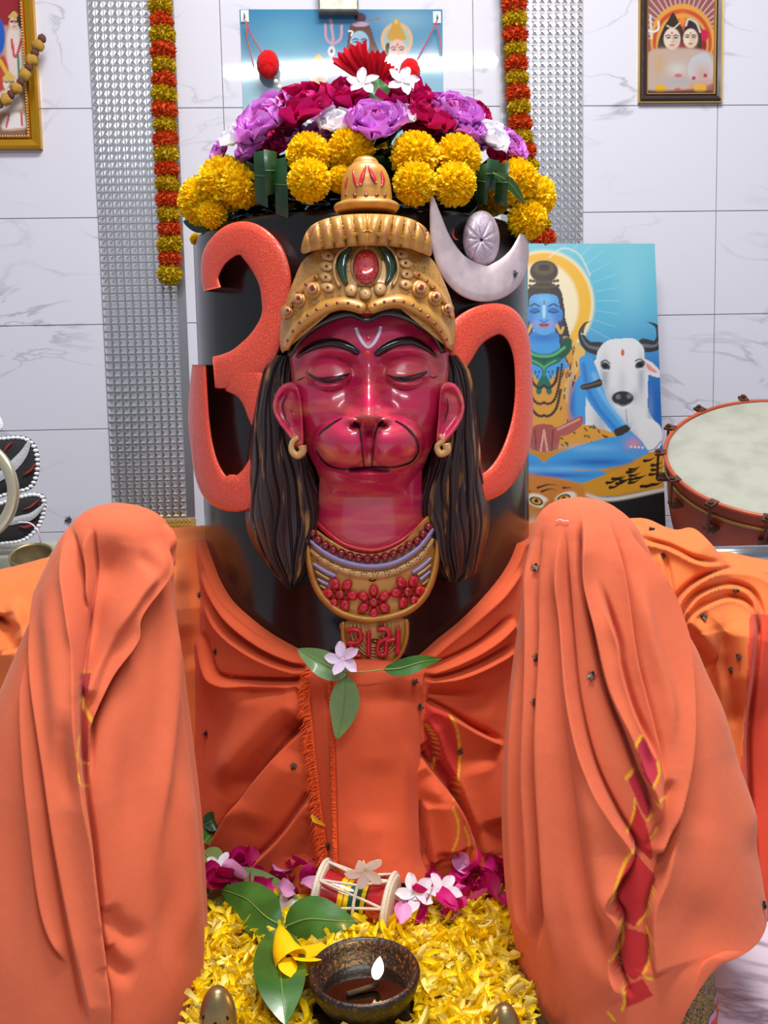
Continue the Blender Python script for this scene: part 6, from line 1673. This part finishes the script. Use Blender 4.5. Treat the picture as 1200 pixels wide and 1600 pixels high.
# big leaves over the bed
Z1 = .055
bed_a = leaf('leaf', [(440, 1446), (415, 1432), (385, 1405), (352, 1392), (343, 1390)], [.07, .078, .08, .075, .07], .032, m_leaf, 'large mid green leaf pointing to the plain hooded cloth', zfix=1, bend=-.1)
leaf('leaf', [(330, 1372), (372, 1384), (430, 1398), (475, 1418)], [.055, .06, .06, .06], .030, m_leaf_pale, 'broad pale green leaf lying under the mid green leaf', zfix=1)
bed_b = leaf('leaf', [(445, 1448), (480, 1436), (520, 1438), (556, 1440)], [.07, .085, .085, .08], .030, m_leaf, 'large dark green leaf pointing at the hourglass drum', zfix=1, bend=-.1)
bed_c = leaf('leaf', [(437, 1450), (436, 1490), (440, 1540), (446, 1602)], [.07, .08, .08, .06], .034, m_leaf, 'large green leaf hanging down towards the clay lamp', zfix=1, bend=.12)
leaf('leaf', [(325, 1400), (345, 1410), (372, 1430)], [.05, .052, .05], .020, m_leaf_pale, 'pale leaf half tucked under the plain hooded cloth', zfix=1)
leaf('leaf', [(318, 1330), (330, 1345), (348, 1366)], [.08, .08, .07], .022, m_leaf_pale, 'pale leaf standing at the edge of the plain hooded cloth', zfix=1)
leaf('leaf', [(318, 1318), (332, 1302), (350, 1296)], [.09, .095, .09], .016, m_leaf, 'small glossy leaf in the corner by the wrapped cloth', zfix=1)
leaf('leaf', [(318, 1290), (334, 1282), (348, 1276)], [.11, .115, .11], .016, m_leaf_dark, 'small dark leaf standing highest in the corner by the wrapped cloth', zfix=1)
# trumpet flower
def trumpet():
    c0 = at_z(437., 1448., .095); root = empty('trumpet_flower', tuple(c0)); bpy.context.view_layer.update()
    ax = crom(np.stack([at_z(436., 1440., .10), at_z(440., 1462., .10), at_z(446., 1485., .092), at_z(455., 1502., .085)]), 24)
    rad = np.interp(np.linspace(0, 1, 24), [0, .2, .35, .7, 1], [.0028, .003, .006, .014, .021])
    V, Fc = tube_vf(ax, rad, 20, cap=False)
    t = np.repeat(np.linspace(0, 1, 24), 20)[:, None]
    obj('flower_cup', V, Fc, m_petal, root, True, lin((150, 180, 30)) * (1 - sstep(.05, .45, t)) + lin((248, 206, 10)) * sstep(.05, .45, t))
    for k, (pts, w) in enumerate((([(452, 1498), (470, 1500), (494, 1498)], .034), ([(455, 1500), (470, 1515), (482, 1528)], .032), ([(446, 1496), (438, 1506), (432, 1514)], .011), ([(458, 1495), (480, 1485), (508, 1478)], .030))):
        P = crom(np.array([(p[0], p[1]) for p in pts]), 14); C = at_z(P[:, 0], P[:, 1], np.linspace(.085, .075, 14))
        T = np.gradient(C, axis=0); T /= np.linalg.norm(T, axis=1, keepdims=True); S = np.cross(T, [0, .45, .9]); S /= np.linalg.norm(S, axis=1, keepdims=True)
        ww = w * np.sin(np.linspace(.25, 1, 14) ** .8 * np.pi * .86); u = np.linspace(-1, 1, 9)
        V = C[:, None] + S[:, None] * u[None, :, None] * ww[:, None, None] + np.array([0, 0, 1.0]) * (.004 * np.sin(u * 3 + k) )[None, :, None]
        obj('petal', V.reshape(-1, 3), gridf(9, 14), m_petal, root, True, np.tile(lin((250, 208, 14)), (126, 1)))
    adopt(root); tag(root, 'yellow trumpet flower lying on the green leaves', 'flower')
trumpet()
# trefoil leaf with a white flower on the panel top
SP = 1.318
tr_a = leaf('leaf', [(545, 1050), (520, 1044), (490, 1028), (464, 1014)], [1.315, 1.312, 1.318, 1.33], .020, m_leaf_pale, 'pale leaf of the trefoil spreading towards the hair, under the white flower', bend=.2)
tr_b = leaf('leaf', [(600, 1046), (625, 1044), (660, 1034), (690, 1030)], [1.315, 1.312, 1.318, 1.335], .013, m_leaf, 'green leaf of the trefoil spreading towards the striped cloth', bend=.15)
tr_c = leaf('leaf', [(541, 1056), (540, 1080), (536, 1115), (526, 1156)], [1.315, 1.31, 1.308, 1.305], .022, m_leaf_pale, 'pale leaf of the trefoil hanging down the front panel', bend=.1)
pinwheel(at(536., 1030., 1.305), (-.1, -1, .55), 30 * 1.3 / F, 91, 'lilac white flower resting on the trefoil leaf under the pendant', 'flower on the panel', cols=((228, 205, 236),), roll=.4)

def trefoil(leaves, base, stems, lab):
    root = empty('trefoil_leaf', tuple(base)); bpy.context.view_layer.update()
    for o in leaves:
        for k in ('label', 'category', 'group'):
            if k in o.keys(): del o[k]
        o.name = 'leaflet'; o.parent = root
    for P in stems:
        V, Fc = tube_vf(crom(P, 14), .0011, 6); obj('leaf_stalk', V, Fc, m_stem, root)
    adopt(root); tag(root, lab, 'leaf')
trefoil((tr_a, tr_b, tr_c), at(545., 1052., 1.315), [np.array([at(541., 1056., 1.315), at(543., 1050., 1.312), at(548., 1050., 1.311), at(575., 1049., 1.311), at(600., 1046., 1.314)])], 'three part leaf spread on the front panel under the pendant')
trefoil((bed_a, bed_b, bed_c), at_z(440., 1448., .07), [np.stack([at_z(436., 1440., .078), at_z(440., 1447., .076), at_z(448., 1450., .074)])], 'large green three part leaf lying on the yellow petals beside the clay lamp')
# ------------------------------------------------------------------ clay lamp
def diya():
    c = LAMP.copy(); r = 85 * float(np.linalg.norm(c - CAM)) / F * .91
    root = empty('oil_lamp', tuple(c - np.array([0, 0, .02]))); bpy.context.view_layer.update()
    m_clay = MAT('sooty_clay', (20, 16, 20), .4, noise=(260, 1, (1, 1, 1), (.54, .74)), col2=(120, 66, 18), coat=.12, bump=(220, .6))
    prof = [(0, -.020), (r * .45, -.020), (r * .72, -.008), (r * .92, .012), (r * 1.0, .028), (r * 1.0, .033), (r * .95, .036), (r * .89, .032), (r * .82, .018), (r * .66, .002), (r * .4, -.008), (0, -.011)]
    pp = crom(np.array([(a, b) for a, b in prof]), 60)
    V, Fc = lathe_vf(pp, 72); V = V @ rotm(.06, 0, 0).T; obj('clay_bowl', V + c, Fc, m_clay, root)
    V, Fc = lathe_vf([(0, 0.009), (r * .745, .009)], 60); V = V @ rotm(.04, 0, 0).T
    obj('oil', V + c + np.array([0, 0, .0]), Fc, MAT('lamp_oil', (14, 8, 4), .05, coat=.6, spec=.6), root)
    w = c + np.array([.014, -.002, .010])
    V, Fc = tube_vf(crom(np.array([w + [-.035, -.012, .001], w + [-.016, -.006, .003], w + [0, 0, .005], w + [.002, 0, .013]]), 16), .0036, 8)
    obj('wick', V, Fc, MAT('burnt_wick', (40, 24, 14), .9, bump=(300, .8)), root)
    fl = [(0, 0), (.005, .003), (.0085, .010), (.0088, .017), (.0065, .025), (.003, .032), (0, .036)]
    V, Fc = lathe_vf(crom(np.array(fl), 24), 20); V *= .8; V[:, 0] += V[:, 2] * .18
    mf = bpy.data.materials.new('flame'); mf.use_nodes = True
    N = mf.node_tree.nodes; b = N['Principled BSDF']; b.inputs['Base Color'].default_value = (0, 0, 0, 1)
    b.inputs['Emission Color'].default_value = (1.0, .72, .36, 1); b.inputs['Emission Strength'].default_value = 7
    obj('flame', V + w + np.array([0, 0, .012]), Fc, mf, root)
    pl = bpy.data.lights.new('flame_light', 'POINT'); pl.energy = .26; pl.color = (1, .6, .22); pl.shadow_soft_size = .008
    po_ = bpy.data.objects.new('flame_light', pl); link(po_, root); po_.location = w + np.array([.003, -.004, .052])
    adopt(root); tag(root, 'lit dark clay oil lamp on the yellow petals', 'lamp')
diya()

# ---- brass incense heads with holes
m_brassd = MAT('dull_brass', (150, 128, 88), .34, .75, noise=(40, .25))
m_hole = MAT('hole_black', (6, 5, 5), .9)
def brass_head(px_, py_, hw, lab, top):
    Y = 1.02; c = at(px_, py_, Y); s = Y / F * 1.0
    root = empty('brass_shaker', (c[0], c[1], .02)); bpy.context.view_layer.update()
    prof = [(0, -60), (hw * .8, -60), (hw * .98, -45), (hw, -30), (hw * .97, -12), (hw * .86, 6), (hw * .66, 21), (hw * .42, 31), (hw * .2, 35), (0, 36)]
    pp = crom(np.array(prof, float), 50) * s
    V, Fc = lathe_vf(pp, 48); V = V + c; V[:, 2] = np.maximum(V[:, 2], ZB - .01)
    obj('brass_dome', V, Fc, m_brassd, root)
    for dx, dy in ((-.62, -3), (.02, -10), (.62, -5)):
        h = dy * 1.0; r = float(np.interp(h * s, pp[:, 1], pp[:, 0])); x = dx * hw * s; yy = -math.sqrt(max(r * r - x * x, 0))
        V, Fc = sphere_vf(12, 8); obj('hole', V * np.array([3.2, 1.3, 4.0]) * s + c + np.array([x, yy, h * s]), Fc, m_hole, root)
    adopt(root); tag(root, lab, 'shaker', 'brass shakers')
brass_head(340, 1574, 31, 'egg shaped brass shaker at the hem of the plain hooded cloth', 1537)
brass_head(788, 1600, 29, 'egg shaped brass shaker at the foot of the striped cloth', 1560)
def steel_cap():
    c = at(77., 1590., 1.01); s = 1.01 / F
    root = empty('steel_bottle', (c[0], c[1], 0)); bpy.context.view_layer.update()
    V, Fc = lathe_vf(np.array([(0, -55), (26, -55), (24, -30), (20, -10), (16, 4), (14, 8), (14, 14), (9, 19), (0, 20)], float) * s, 32); V += c; V[:, 2] = np.maximum(V[:, 2], 0.002)
    obj('bottle_body', V, Fc, m_steel, root)
    for dx in (-6, 4):
        V, Fc = sphere_vf(10, 8); obj('hole', V * np.array([2, 1.2, 3]) * s + c + np.array([dx, -17.5, -4]) * s, Fc, m_hole, root)
    adopt(root); tag(root, 'small steel bottle top in front of the plain hooded cloth', 'bottle')
steel_cap()

# ---- hourglass drum (damaru)
def damaru():
    A = at_z(505., 1390., .075); B = at_z(606., 1402., .075)
    A = at_z(503., 1396., .075); B = at_z(609., 1418., .066)
    ax = (B - A) / np.linalg.norm(B - A); L = np.linalg.norm(B - A); c = (A + B) / 2
    up = np.array([0, 0, 1.0]); up = up - ax * (up @ ax); up /= np.linalg.norm(up); sd = np.cross(ax, up)
    Rm = np.stack([sd, up, ax], -1)
    root = empty('hourglass_drum', tuple(c - np.array([0, 0, .04]))); bpy.context.view_layer.update()
    m_dr = MAT('red_drum_paint', attr=True, rough=.18, coat=.6)
    t = np.linspace(-1, 1, 81); r = .024 + .012 * np.abs(t) ** 1.3
    V, Fc = lathe_vf(np.stack([r, t * L / 2 * .97], -1), 48)
    tt = np.repeat(t, 48); C = np.tile(lin((160, 30, 36)), (len(V), 1))
    for a_, b_, cc in ((-.40, -.27, (235, 190, 20)), (-.27, -.24, (20, 20, 18)), (-.24, -.10, (235, 190, 20)), (-.10, .26, (12, 84, 58)), (.26, .40, (235, 190, 20)), (.40, .43, (20, 20, 18))):
        C[(tt >= a_) & (tt < b_)] = lin(cc)
    obj('drum_body', V @ Rm.T + c, Fc, m_dr, root, True, C)
    m_skin = MAT('drum_skin', (205, 192, 170), .7); m_rope = MAT('cotton_rope', (206, 196, 180), .9, bump=(500, .8))
    Rr = .045
    for s_ in (-1, 1):
        V, Fc = lathe_vf([(0, -.005), (Rr * .9, -.005), (Rr, -.002), (Rr, .004), (Rr * .9, .006), (0, .006)], 48); obj('drum_head', V @ Rm.T + c + ax * s_ * L / 2, Fc, m_skin, root)
        a = np.linspace(0, 2 * np.pi, 40, endpoint=False)
        V, Fc = tube_vf(np.stack([Rr * np.cos(a), Rr * np.sin(a), 0 * a], -1), .0034, 8, True); obj('rim_ring', V @ Rm.T + c + ax * s_ * L / 2, Fc, m_rope, root)
    n = 7
    for k in range(n):
        a0 = k * 2 * np.pi / n; a1 = a0 + np.pi / n; a2 = a0 + 2 * np.pi / n
        p0 = np.array([Rr * math.cos(a0), Rr * math.sin(a0), -L / 2]); p1 = np.array([Rr * math.cos(a1), Rr * math.sin(a1), L / 2]); p2 = np.array([Rr * math.cos(a2), Rr * math.sin(a2), -L / 2])
        am = (a0 + a1) / 2; am2 = (a1 + a2) / 2; rm_ = .0345
        for (q0, mm, q1) in ((p0, np.array([rm_ * math.cos(am), rm_ * math.sin(am), .006]), p1), (p1, np.array([rm_ * math.cos(am2), rm_ * math.sin(am2), .006]), p2)):
            V, Fc = tube_vf(np.array([q0, (q0 + mm) / 2, mm, (q1 + mm) / 2, q1]), .0019, 7); obj('lacing', V @ Rm.T + c, Fc, m_rope, root)
    a = np.linspace(0, 2 * np.pi, 30, endpoint=False)
    V, Fc = tube_vf(np.stack([.0355 * np.cos(a), .0355 * np.sin(a), .006 + 0 * a], -1), .0024, 7, True); obj('waist_cord', V @ Rm.T + c, Fc, m_rope, root)
    adopt(root); tag(root, 'small red hourglass drum with white rope lacing in front of the panel', 'drum')
damaru()

# ------------------------------------------------------------------ kettle drum, rail, things on the left
def kettle_drum():
    c = at(1222., 708., 2.20); R = 174 * 2.20 / F
    tilt = math.radians(28)
    nrm = np.array([-.10, -math.sin(tilt), math.cos(tilt)]); nrm /= np.linalg.norm(nrm)
    xa = np.cross([0, 1.0, 0], nrm); xa /= np.linalg.norm(xa); ya = np.cross(nrm, xa)
    M_ = np.stack([xa, ya, nrm], -1)
    root = empty('kettle_drum', (c[0], c[1] + .1, 0)); bpy.context.view_layer.update()
    m_sh = MAT('worn_orange_shell', (176, 74, 36), .45, noise=(9, 1, (1, 1, 1), (.4, .75)), col2=(140, 50, 30)); m_sk = MAT('drum_hide', (158, 160, 148), .7, noise=(16, 1, (1, 1, 1), (.4, .7)), col2=(142, 144, 132)); m_ru = MAT('rusty_steel', (104, 62, 46), .55, .5, noise=(60, .5))
    V, Fc = lathe_vf(crom(np.array([(R * .99, -.012), (R * .985, -.06), (R * .95, -.15), (R * .86, -.24), (R * .70, -.32), (R * .45, -.37), (0, -.38)]), 40), 72); V = V @ M_.T + c; V[:, 2] = np.maximum(V[:, 2], .02); obj('drum_shell', V, Fc, m_sh, root)
    V, Fc = lathe_vf([(0, .003), (R * .5, .002), (R * .96, 0), (R * .99, -.006)], 72); obj('drum_skin', V @ M_.T + c, Fc, m_sk, root)
    a = np.linspace(0, 2 * np.pi, 90, endpoint=False)
    V, Fc = tube_vf(np.stack([R * 1.01 * np.cos(a), R * 1.01 * np.sin(a), -.004 + 0 * a], -1), .005, 10, True); obj('rim_hoop', V @ M_.T + c, Fc, m_sh, root)
    V, Fc = tube_vf(np.stack([R * 1.0 * np.cos(a), R * 1.0 * np.sin(a), -.040 + 0 * a], -1), .0035, 8, True); obj('thin_hoop', V @ M_.T + c, Fc, MAT('brass_wire', (170, 140, 70), .4, .6), root)
    for k in range(14):
        th = k * 2 * np.pi / 14 + .18
        d = np.array([math.cos(th), math.sin(th), 0]); t = np.array([-d[1], d[0], 0])
        V, Fc = box_vf(-.010, .010, -.010, .016, -.003, .003)
        Q = np.stack([t, d, [0, 0, 1]], -1)
        lg = obj('tension_lug', (V @ Q.T + d * (R + .010)) @ M_.T + c, Fc, m_ru, root, False)
        V, Fc = tube_vf([d * (R + .018) + [0, 0, .008], d * (R + .018) + [0, 0, -.075]], .0032, 8); obj('tension_rod', V @ M_.T + c, Fc, m_ru, lg)
        V, Fc = box_vf(-.014, .014, -.014, .014, -.004, .004); obj('lug_bracket', (V @ Q.T + d * (R + .004) + np.array([0, 0, -.068])) @ M_.T + c, Fc, m_ru, lg, False)
        V, Fc = lathe_vf([(0, .008), (.006, .008), (.006, 0)], 6); obj('bolt_head', (V + d * (R + .018)) @ M_.T + c, Fc, m_ru, lg, False)
    # three-legged support
    for k in range(3):
        th = k * 2.1 + .4; p0 = c + np.array([.16 * math.cos(th), .16 + .16 * math.sin(th), -.22]); p1 = np.array([c[0] + .2 * math.cos(th), c[1] + .12 + .2 * math.sin(th), .0])
        V, Fc = tube_vf([p0, p1], .012, 10); obj('support_leg', V, Fc, m_ru, root)
    adopt(root); tag(root, 'large worn orange kettle drum tilted towards the viewer by the wall', 'drum')
kettle_drum()
def rail():
    A = at(1010., 873., 1.88); B = at(1330., 863., 1.90)
    root = empty('steel_rail', (A[0], A[1], 0)); bpy.context.view_layer.update()
    V, Fc = tube_vf([A, (A + B) / 2, B], .021, 24); obj('rail_pipe', V, Fc, m_steel_flat2, root)
    for t in (.06, .94):
        p = A * (1 - t) + B * t; V, Fc = tube_vf([p, np.array([p[0], p[1], .0])], .017, 16); obj('rail_post', V, Fc, m_steel_flat2, root)
    adopt(root); tag(root, 'shiny steel guard rail in front of the kettle drum', 'railing')
m_steel_flat2 = MAT('polished_steel_pipe', (170, 172, 176), .22, 1.0)
rail()
# dark embroidered pads, ring, pot
def pad(outline, Y, lab, bands):
    O = crom(outline, 60, True); cx, cy = O.mean(0)
    root = empty('embroidered_pad', tuple(at(cx, O[:, 1].max(), Y))); bpy.context.view_layer.update()
    s = np.linspace(0, 1, 14)[1:]; n = 60
    X = np.concatenate([[cx], (cx + s[:, None] * (O[:, 0] - cx)).ravel()]); Yp = np.concatenate([[cy], (cy + s[:, None] * (O[:, 1] - cy)).ravel()]); S = np.concatenate([[0], np.repeat(s, n)])
    Yf = lambda x, y: np.full_like(x, Y)
    D = Y - .018 * np.sqrt(np.maximum(1 - S ** 4, 0))
    V = np.concatenate([at(X, Yp, D), at(O[:, 0], O[:, 1], np.full(n, Y + .02)), [at(cx, cy, Y + .02)]])
    Fc = [[0, 1 + i, 1 + (i + 1) % n] for i in range(n)] + gridf(n, 14, True, off=1).tolist() + [[len(V) - 1, 1 + 13 * n + (i + 1) % n, 1 + 13 * n + i] for i in range(n)]
    obj('pad_body', V, [f[::-1] for f in Fc], bpy.data.materials.get('black_velvet') or MAT('black_velvet', (18, 15, 20), .8, noise=(300, .4), sheen=.3), root)
    mw_ = bpy.data.materials.get('white_bead') or MAT('white_bead', (225, 228, 232), .3)
    sv, sf = sphere_vf(8, 6); me = mesh('edge_bead', sv, sf, mw_)
    for q in crom(np.column_stack([cx + .93 * (O[:, 0] - cx), cy + .93 * (O[:, 1] - cy)]), 44, True): inst('edge_bead', me, root, at(q[0], q[1], Y - .011), None, (.0062, .004, .0042))
    for pts, w, m_ in bands:
        P = crom(pts, 30); T = np.gradient(P, axis=0); T /= np.linalg.norm(T, axis=1, keepdims=True); N_ = np.stack([-T[:, 1], T[:, 0]], -1)
        ww = w * np.sin(np.linspace(.12, 1, 30) * np.pi * .93)
        u = np.linspace(-1, 1, 5)
        Xq = P[:, None, 0] + N_[:, None, 0] * u * ww[:, None]; Yq = P[:, None, 1] + N_[:, None, 1] * u * ww[:, None]
        V = at(Xq.ravel(), Yq.ravel(), np.full(150, Y - .021) + .002 * np.tile(np.abs(u), 30))
        obj('embroidered_band', V, gridf(5, 30)[:, ::-1], m_, root)
    adopt(root); tag(root, lab, 'pad', 'black embroidered pads')
m_sil = MAT('silver_thread', (196, 200, 206), .4, .3, bump=(420, 1.0)); m_rdt = MAT('red_thread_band', (140, 40, 34), .7)
pad([(-30, 690), (5, 682), (36, 681), (54, 692), (62, 715), (60, 745), (48, 765), (20, 772), (-10, 780), (-40, 770)], 2.12, 'black embroidered pad with a silver stripe behind the pale ring', [([(46, 690), (36, 710), (18, 730), (0, 745), (-20, 762)], 8, m_sil), ([(56, 722), (48, 735), (36, 742)], 2, m_rdt), ([(20, 690), (10, 700), (6, 708)], 2, m_rdt)])
pad([(-30, 800), (0, 785), (30, 775), (55, 770), (71, 776), (71, 800), (62, 825), (40, 845), (10, 851), (-30, 850)], 2.08, 'black embroidered pad lying just above the brass pot', [([(70, 788), (50, 806), (30, 812), (5, 818), (-15, 825)], 6, m_sil), ([(62, 780), (48, 792), (36, 796)], 2, m_rdt), ([(55, 818), (40, 824), (30, 822)], 2, m_rdt)])
pad([(-40, 650), (-10, 645), (2, 660), (0, 672), (-20, 680), (-44, 676)], 2.14, 'tip of a black embroidered pad at the picture edge under the wall tiles', [])
def pale_ring():
    c = at(-43., 765., 2.00); r0 = 62 * 2.0 / F; r1 = 81 * 2.0 / F
    root = empty('brass_ring', tuple(c - np.array([0, 0, r1]))); bpy.context.view_layer.update()
    V, Fc = lathe_vf([(r0, -.006), (r1, -.006), (r1, .0), (r1 - .004, .004), (r0 + .004, .004), (r0, 0), (r0, -.006)], 80)
    Rm = rotm(math.pi / 2, 0, -.25); obj('ring_band', V @ Rm.T + c, Fc, MAT('pale_brass', (214, 206, 176), .22, .7), root)
    V, Fc = tube_vf(crom(np.array([at(28., 816., 1.985), at(48., 818., 1.98), at(60., 832., 1.98), at(64., 850., 1.99)]), 20), .0016, 6); obj('loose_thread', V, Fc, m_white, root)
    adopt(root); tag(root, 'pale brass ring standing in front of the black embroidered pads', 'ring')
pale_ring()
def pot():
    c = at(48., 866., 1.92); s = 1.92 / F
    root = empty('brass_pot', (c[0], c[1], 0)); bpy.context.view_layer.update()
    R = 33 * s; H = .14
    prof = [(0, -H), (R * .92, -H), (R, -H + .01), (R, -.004), (R * 1.03, 0), (R * .97, .002), (R * .93, -.004), (R * .92, -.075), (0, -.076)]
    V, Fc = lathe_vf(prof, 48); V = V @ rotm(.42, 0, 0).T + c; 
    obj('pot_body', V, Fc, MAT('worn_brass', (150, 134, 100), .4, .6, noise=(40, .35)), root)
    V, Fc = lathe_vf([(0, -.05), (R * .92, -.05)], 40); obj('dark_disc', V @ rotm(.42, 0, 0).T + c, Fc, MAT('pot_inside_black', (16, 14, 14), .6), root)  # flat near-black disc set inside the pot mouth
    V, Fc = tube_vf(crom(np.array([[-.012, -.01, -.046], [-.004, .006, -.04], [.008, .004, -.04], [.012, -.008, -.046], [.004, -.018, -.046]]), 24), .0018, 6); obj('thread', V @ rotm(.42, 0, 0).T + c, Fc, m_white, root)
    V, Fc = tube_vf([c + [0, .02, -H + .02], [c[0], c[1] + .02, 0]], R * .9, 24); obj('pot_stand', V, Fc, MAT('pot_stand_stone', (120, 122, 112), .8), root)
    adopt(root); tag(root, 'round brass pot with a dark inside behind the plain hooded cloth', 'pot')
pot()
def shelf():
    A = at(-60., 862., 2.06); B = at(74., 862., 2.06)
    V, Fc = box_vf(A[0] - .3, B[0], 2.03, 2.30, 0, float(A[2]) - .012)
    o = obj('stone_ledge', V, Fc, MAT('pale_ledge', (168, 170, 150), .6, noise=(10, .3)), smooth=False); tag(o, 'pale stone ledge under the black embroidered pads', 'ledge')
shelf()

# ------------------------------------------------------------------ flies
m_fly = MAT('fly_body', (22, 18, 18), .5); m_wing = MAT('fly_wing', (70, 64, 62), .3)
sv, sf = sphere_vf(12, 8)
def flymeshes():
    mb = MB(); mb.add(sv * [.0018, .0030, .0016] + [0, -.0012, .0016], sf); mb.add(sv * [.0015, .0016, .0014] + [0, .0026, .0017], sf)
    for s_ in (-1, 1):
        for k in range(3):
            V, Fc = tube_vf([(0, .001 - .0012 * k, .001), (s_ * .003, .0015 - .0018 * k, .0018), (s_ * .0042, .002 - .0024 * k, 0)], .0003, 4); mb.add(V, Fc)
    w = MB()
    for s_ in (-1, 1):
        V, Fc = petal_vf(.0055, .0016, 0, .1, 0, 4, 4); w.add(V @ rotm(.1, 0, math.pi + s_ * .45).T + [0, .0008, .0032], Fc)
    return mb.mesh('fly_body', m_fly), w.mesh('fly_wing', m_wing)
fb, fw = flymeshes()
dg = None
def surface_hit(px_, py_):
    d = Vector(ray(px_, py_)).normalized()
    ok, loc, nor, idx, ob, mt = SC.ray_cast(dg, Vector(CAM), d)
    return (loc, nor) if ok else (None, None)
bpy.context.view_layer.update(); dg = bpy.context.evaluated_depsgraph_get()
FL = [(836, 886, 'r'), (838, 1028, 'r'), (836, 1097, 'r'), (925, 1055, 'r'), (1155, 1026, 'a'), (1143, 1047, 'a'), (1150, 922, 'a'), (1099, 964, 'a'), (1035, 868, 'a'), (1019, 828, 'a'), (1192, 1414, 'a'),
      (312, 930, 'l'), (337, 1018, 'w'), (323, 1146, 'w'), (458, 1198, 'w'), (646, 1066, 'w'), (655, 1104, 'w'), (718, 1174, 'w'), (514, 1322, 'w'), (804, 428, 'm'), (107, 812, 'x')]
NM = {'r': ('small black fly sitting on the striped hooded cloth', 'flies on the striped cloth'), 'a': ('small black fly sitting on the bright orange cloth over the rail', 'flies on the cloth over the rail'), 'l': ('small black fly on the orange cloth between the hooded cloth and the pillar', None), 'w': ('small black fly sitting on the cloth wrapped round the pillar', 'flies on the pillar wrap'), 'm': ('small black fly on the white crescent moon', None), 'x': ('reddish brown insect on the white wall tile', None)}
for i, (x, y, k) in enumerate(FL):
    loc, nor = surface_hit(x, y)
    if loc is None: continue
    if nor.dot(loc - Vector(CAM)) > 0: nor = -nor
    root = bpy.data.objects.new('fly', None); COL.objects.link(root); root.empty_display_size = .003
    s = 1.25 if k != 'x' else 2.4
    m = facing(nor, rnd.random() * 6.28).to_4x4() @ Matrix.Scale(s, 4); m.translation = loc; root.matrix_world = m
    inst('fly_body', fb, root); inst('fly_wings', fw, root)
    tag(root, NM[k][0], 'insect', NM[k][1])

# stray bits on the cloths
def stick(px_, py_, me, rz, sc, lab, cat, name):
    loc, nor = surface_hit(px_, py_)
    if loc is None: return
    if nor.dot(loc - Vector(CAM)) > 0: nor = -nor
    inst(name, me, None, loc + nor * .003, facing(nor, rz), sc); tag(COL.objects[-1], lab, cat)
stick(500, 1292, pm[1], .4, .95, 'yellow petal caught on the frayed edge of the front panel', 'petal', 'loose_petal')
stick(366, 1060, pm[2], 1.3, .4, 'tiny yellow petal stuck on the wrapped cloth near the fold', 'petal', 'loose_petal')
V, Fc = tube_vf(crom(np.array([(-.009, -.001, 0), (-.003, .001, .001), (.003, .000, .001), (.009, .003, 0)]), 10), .0007, 5)
stick(880, 815, mesh('stray_thread', V, Fc, m_white), 3.0, 1.0, 'short white thread on top of the striped hooded cloth', 'thread', 'stray_thread')
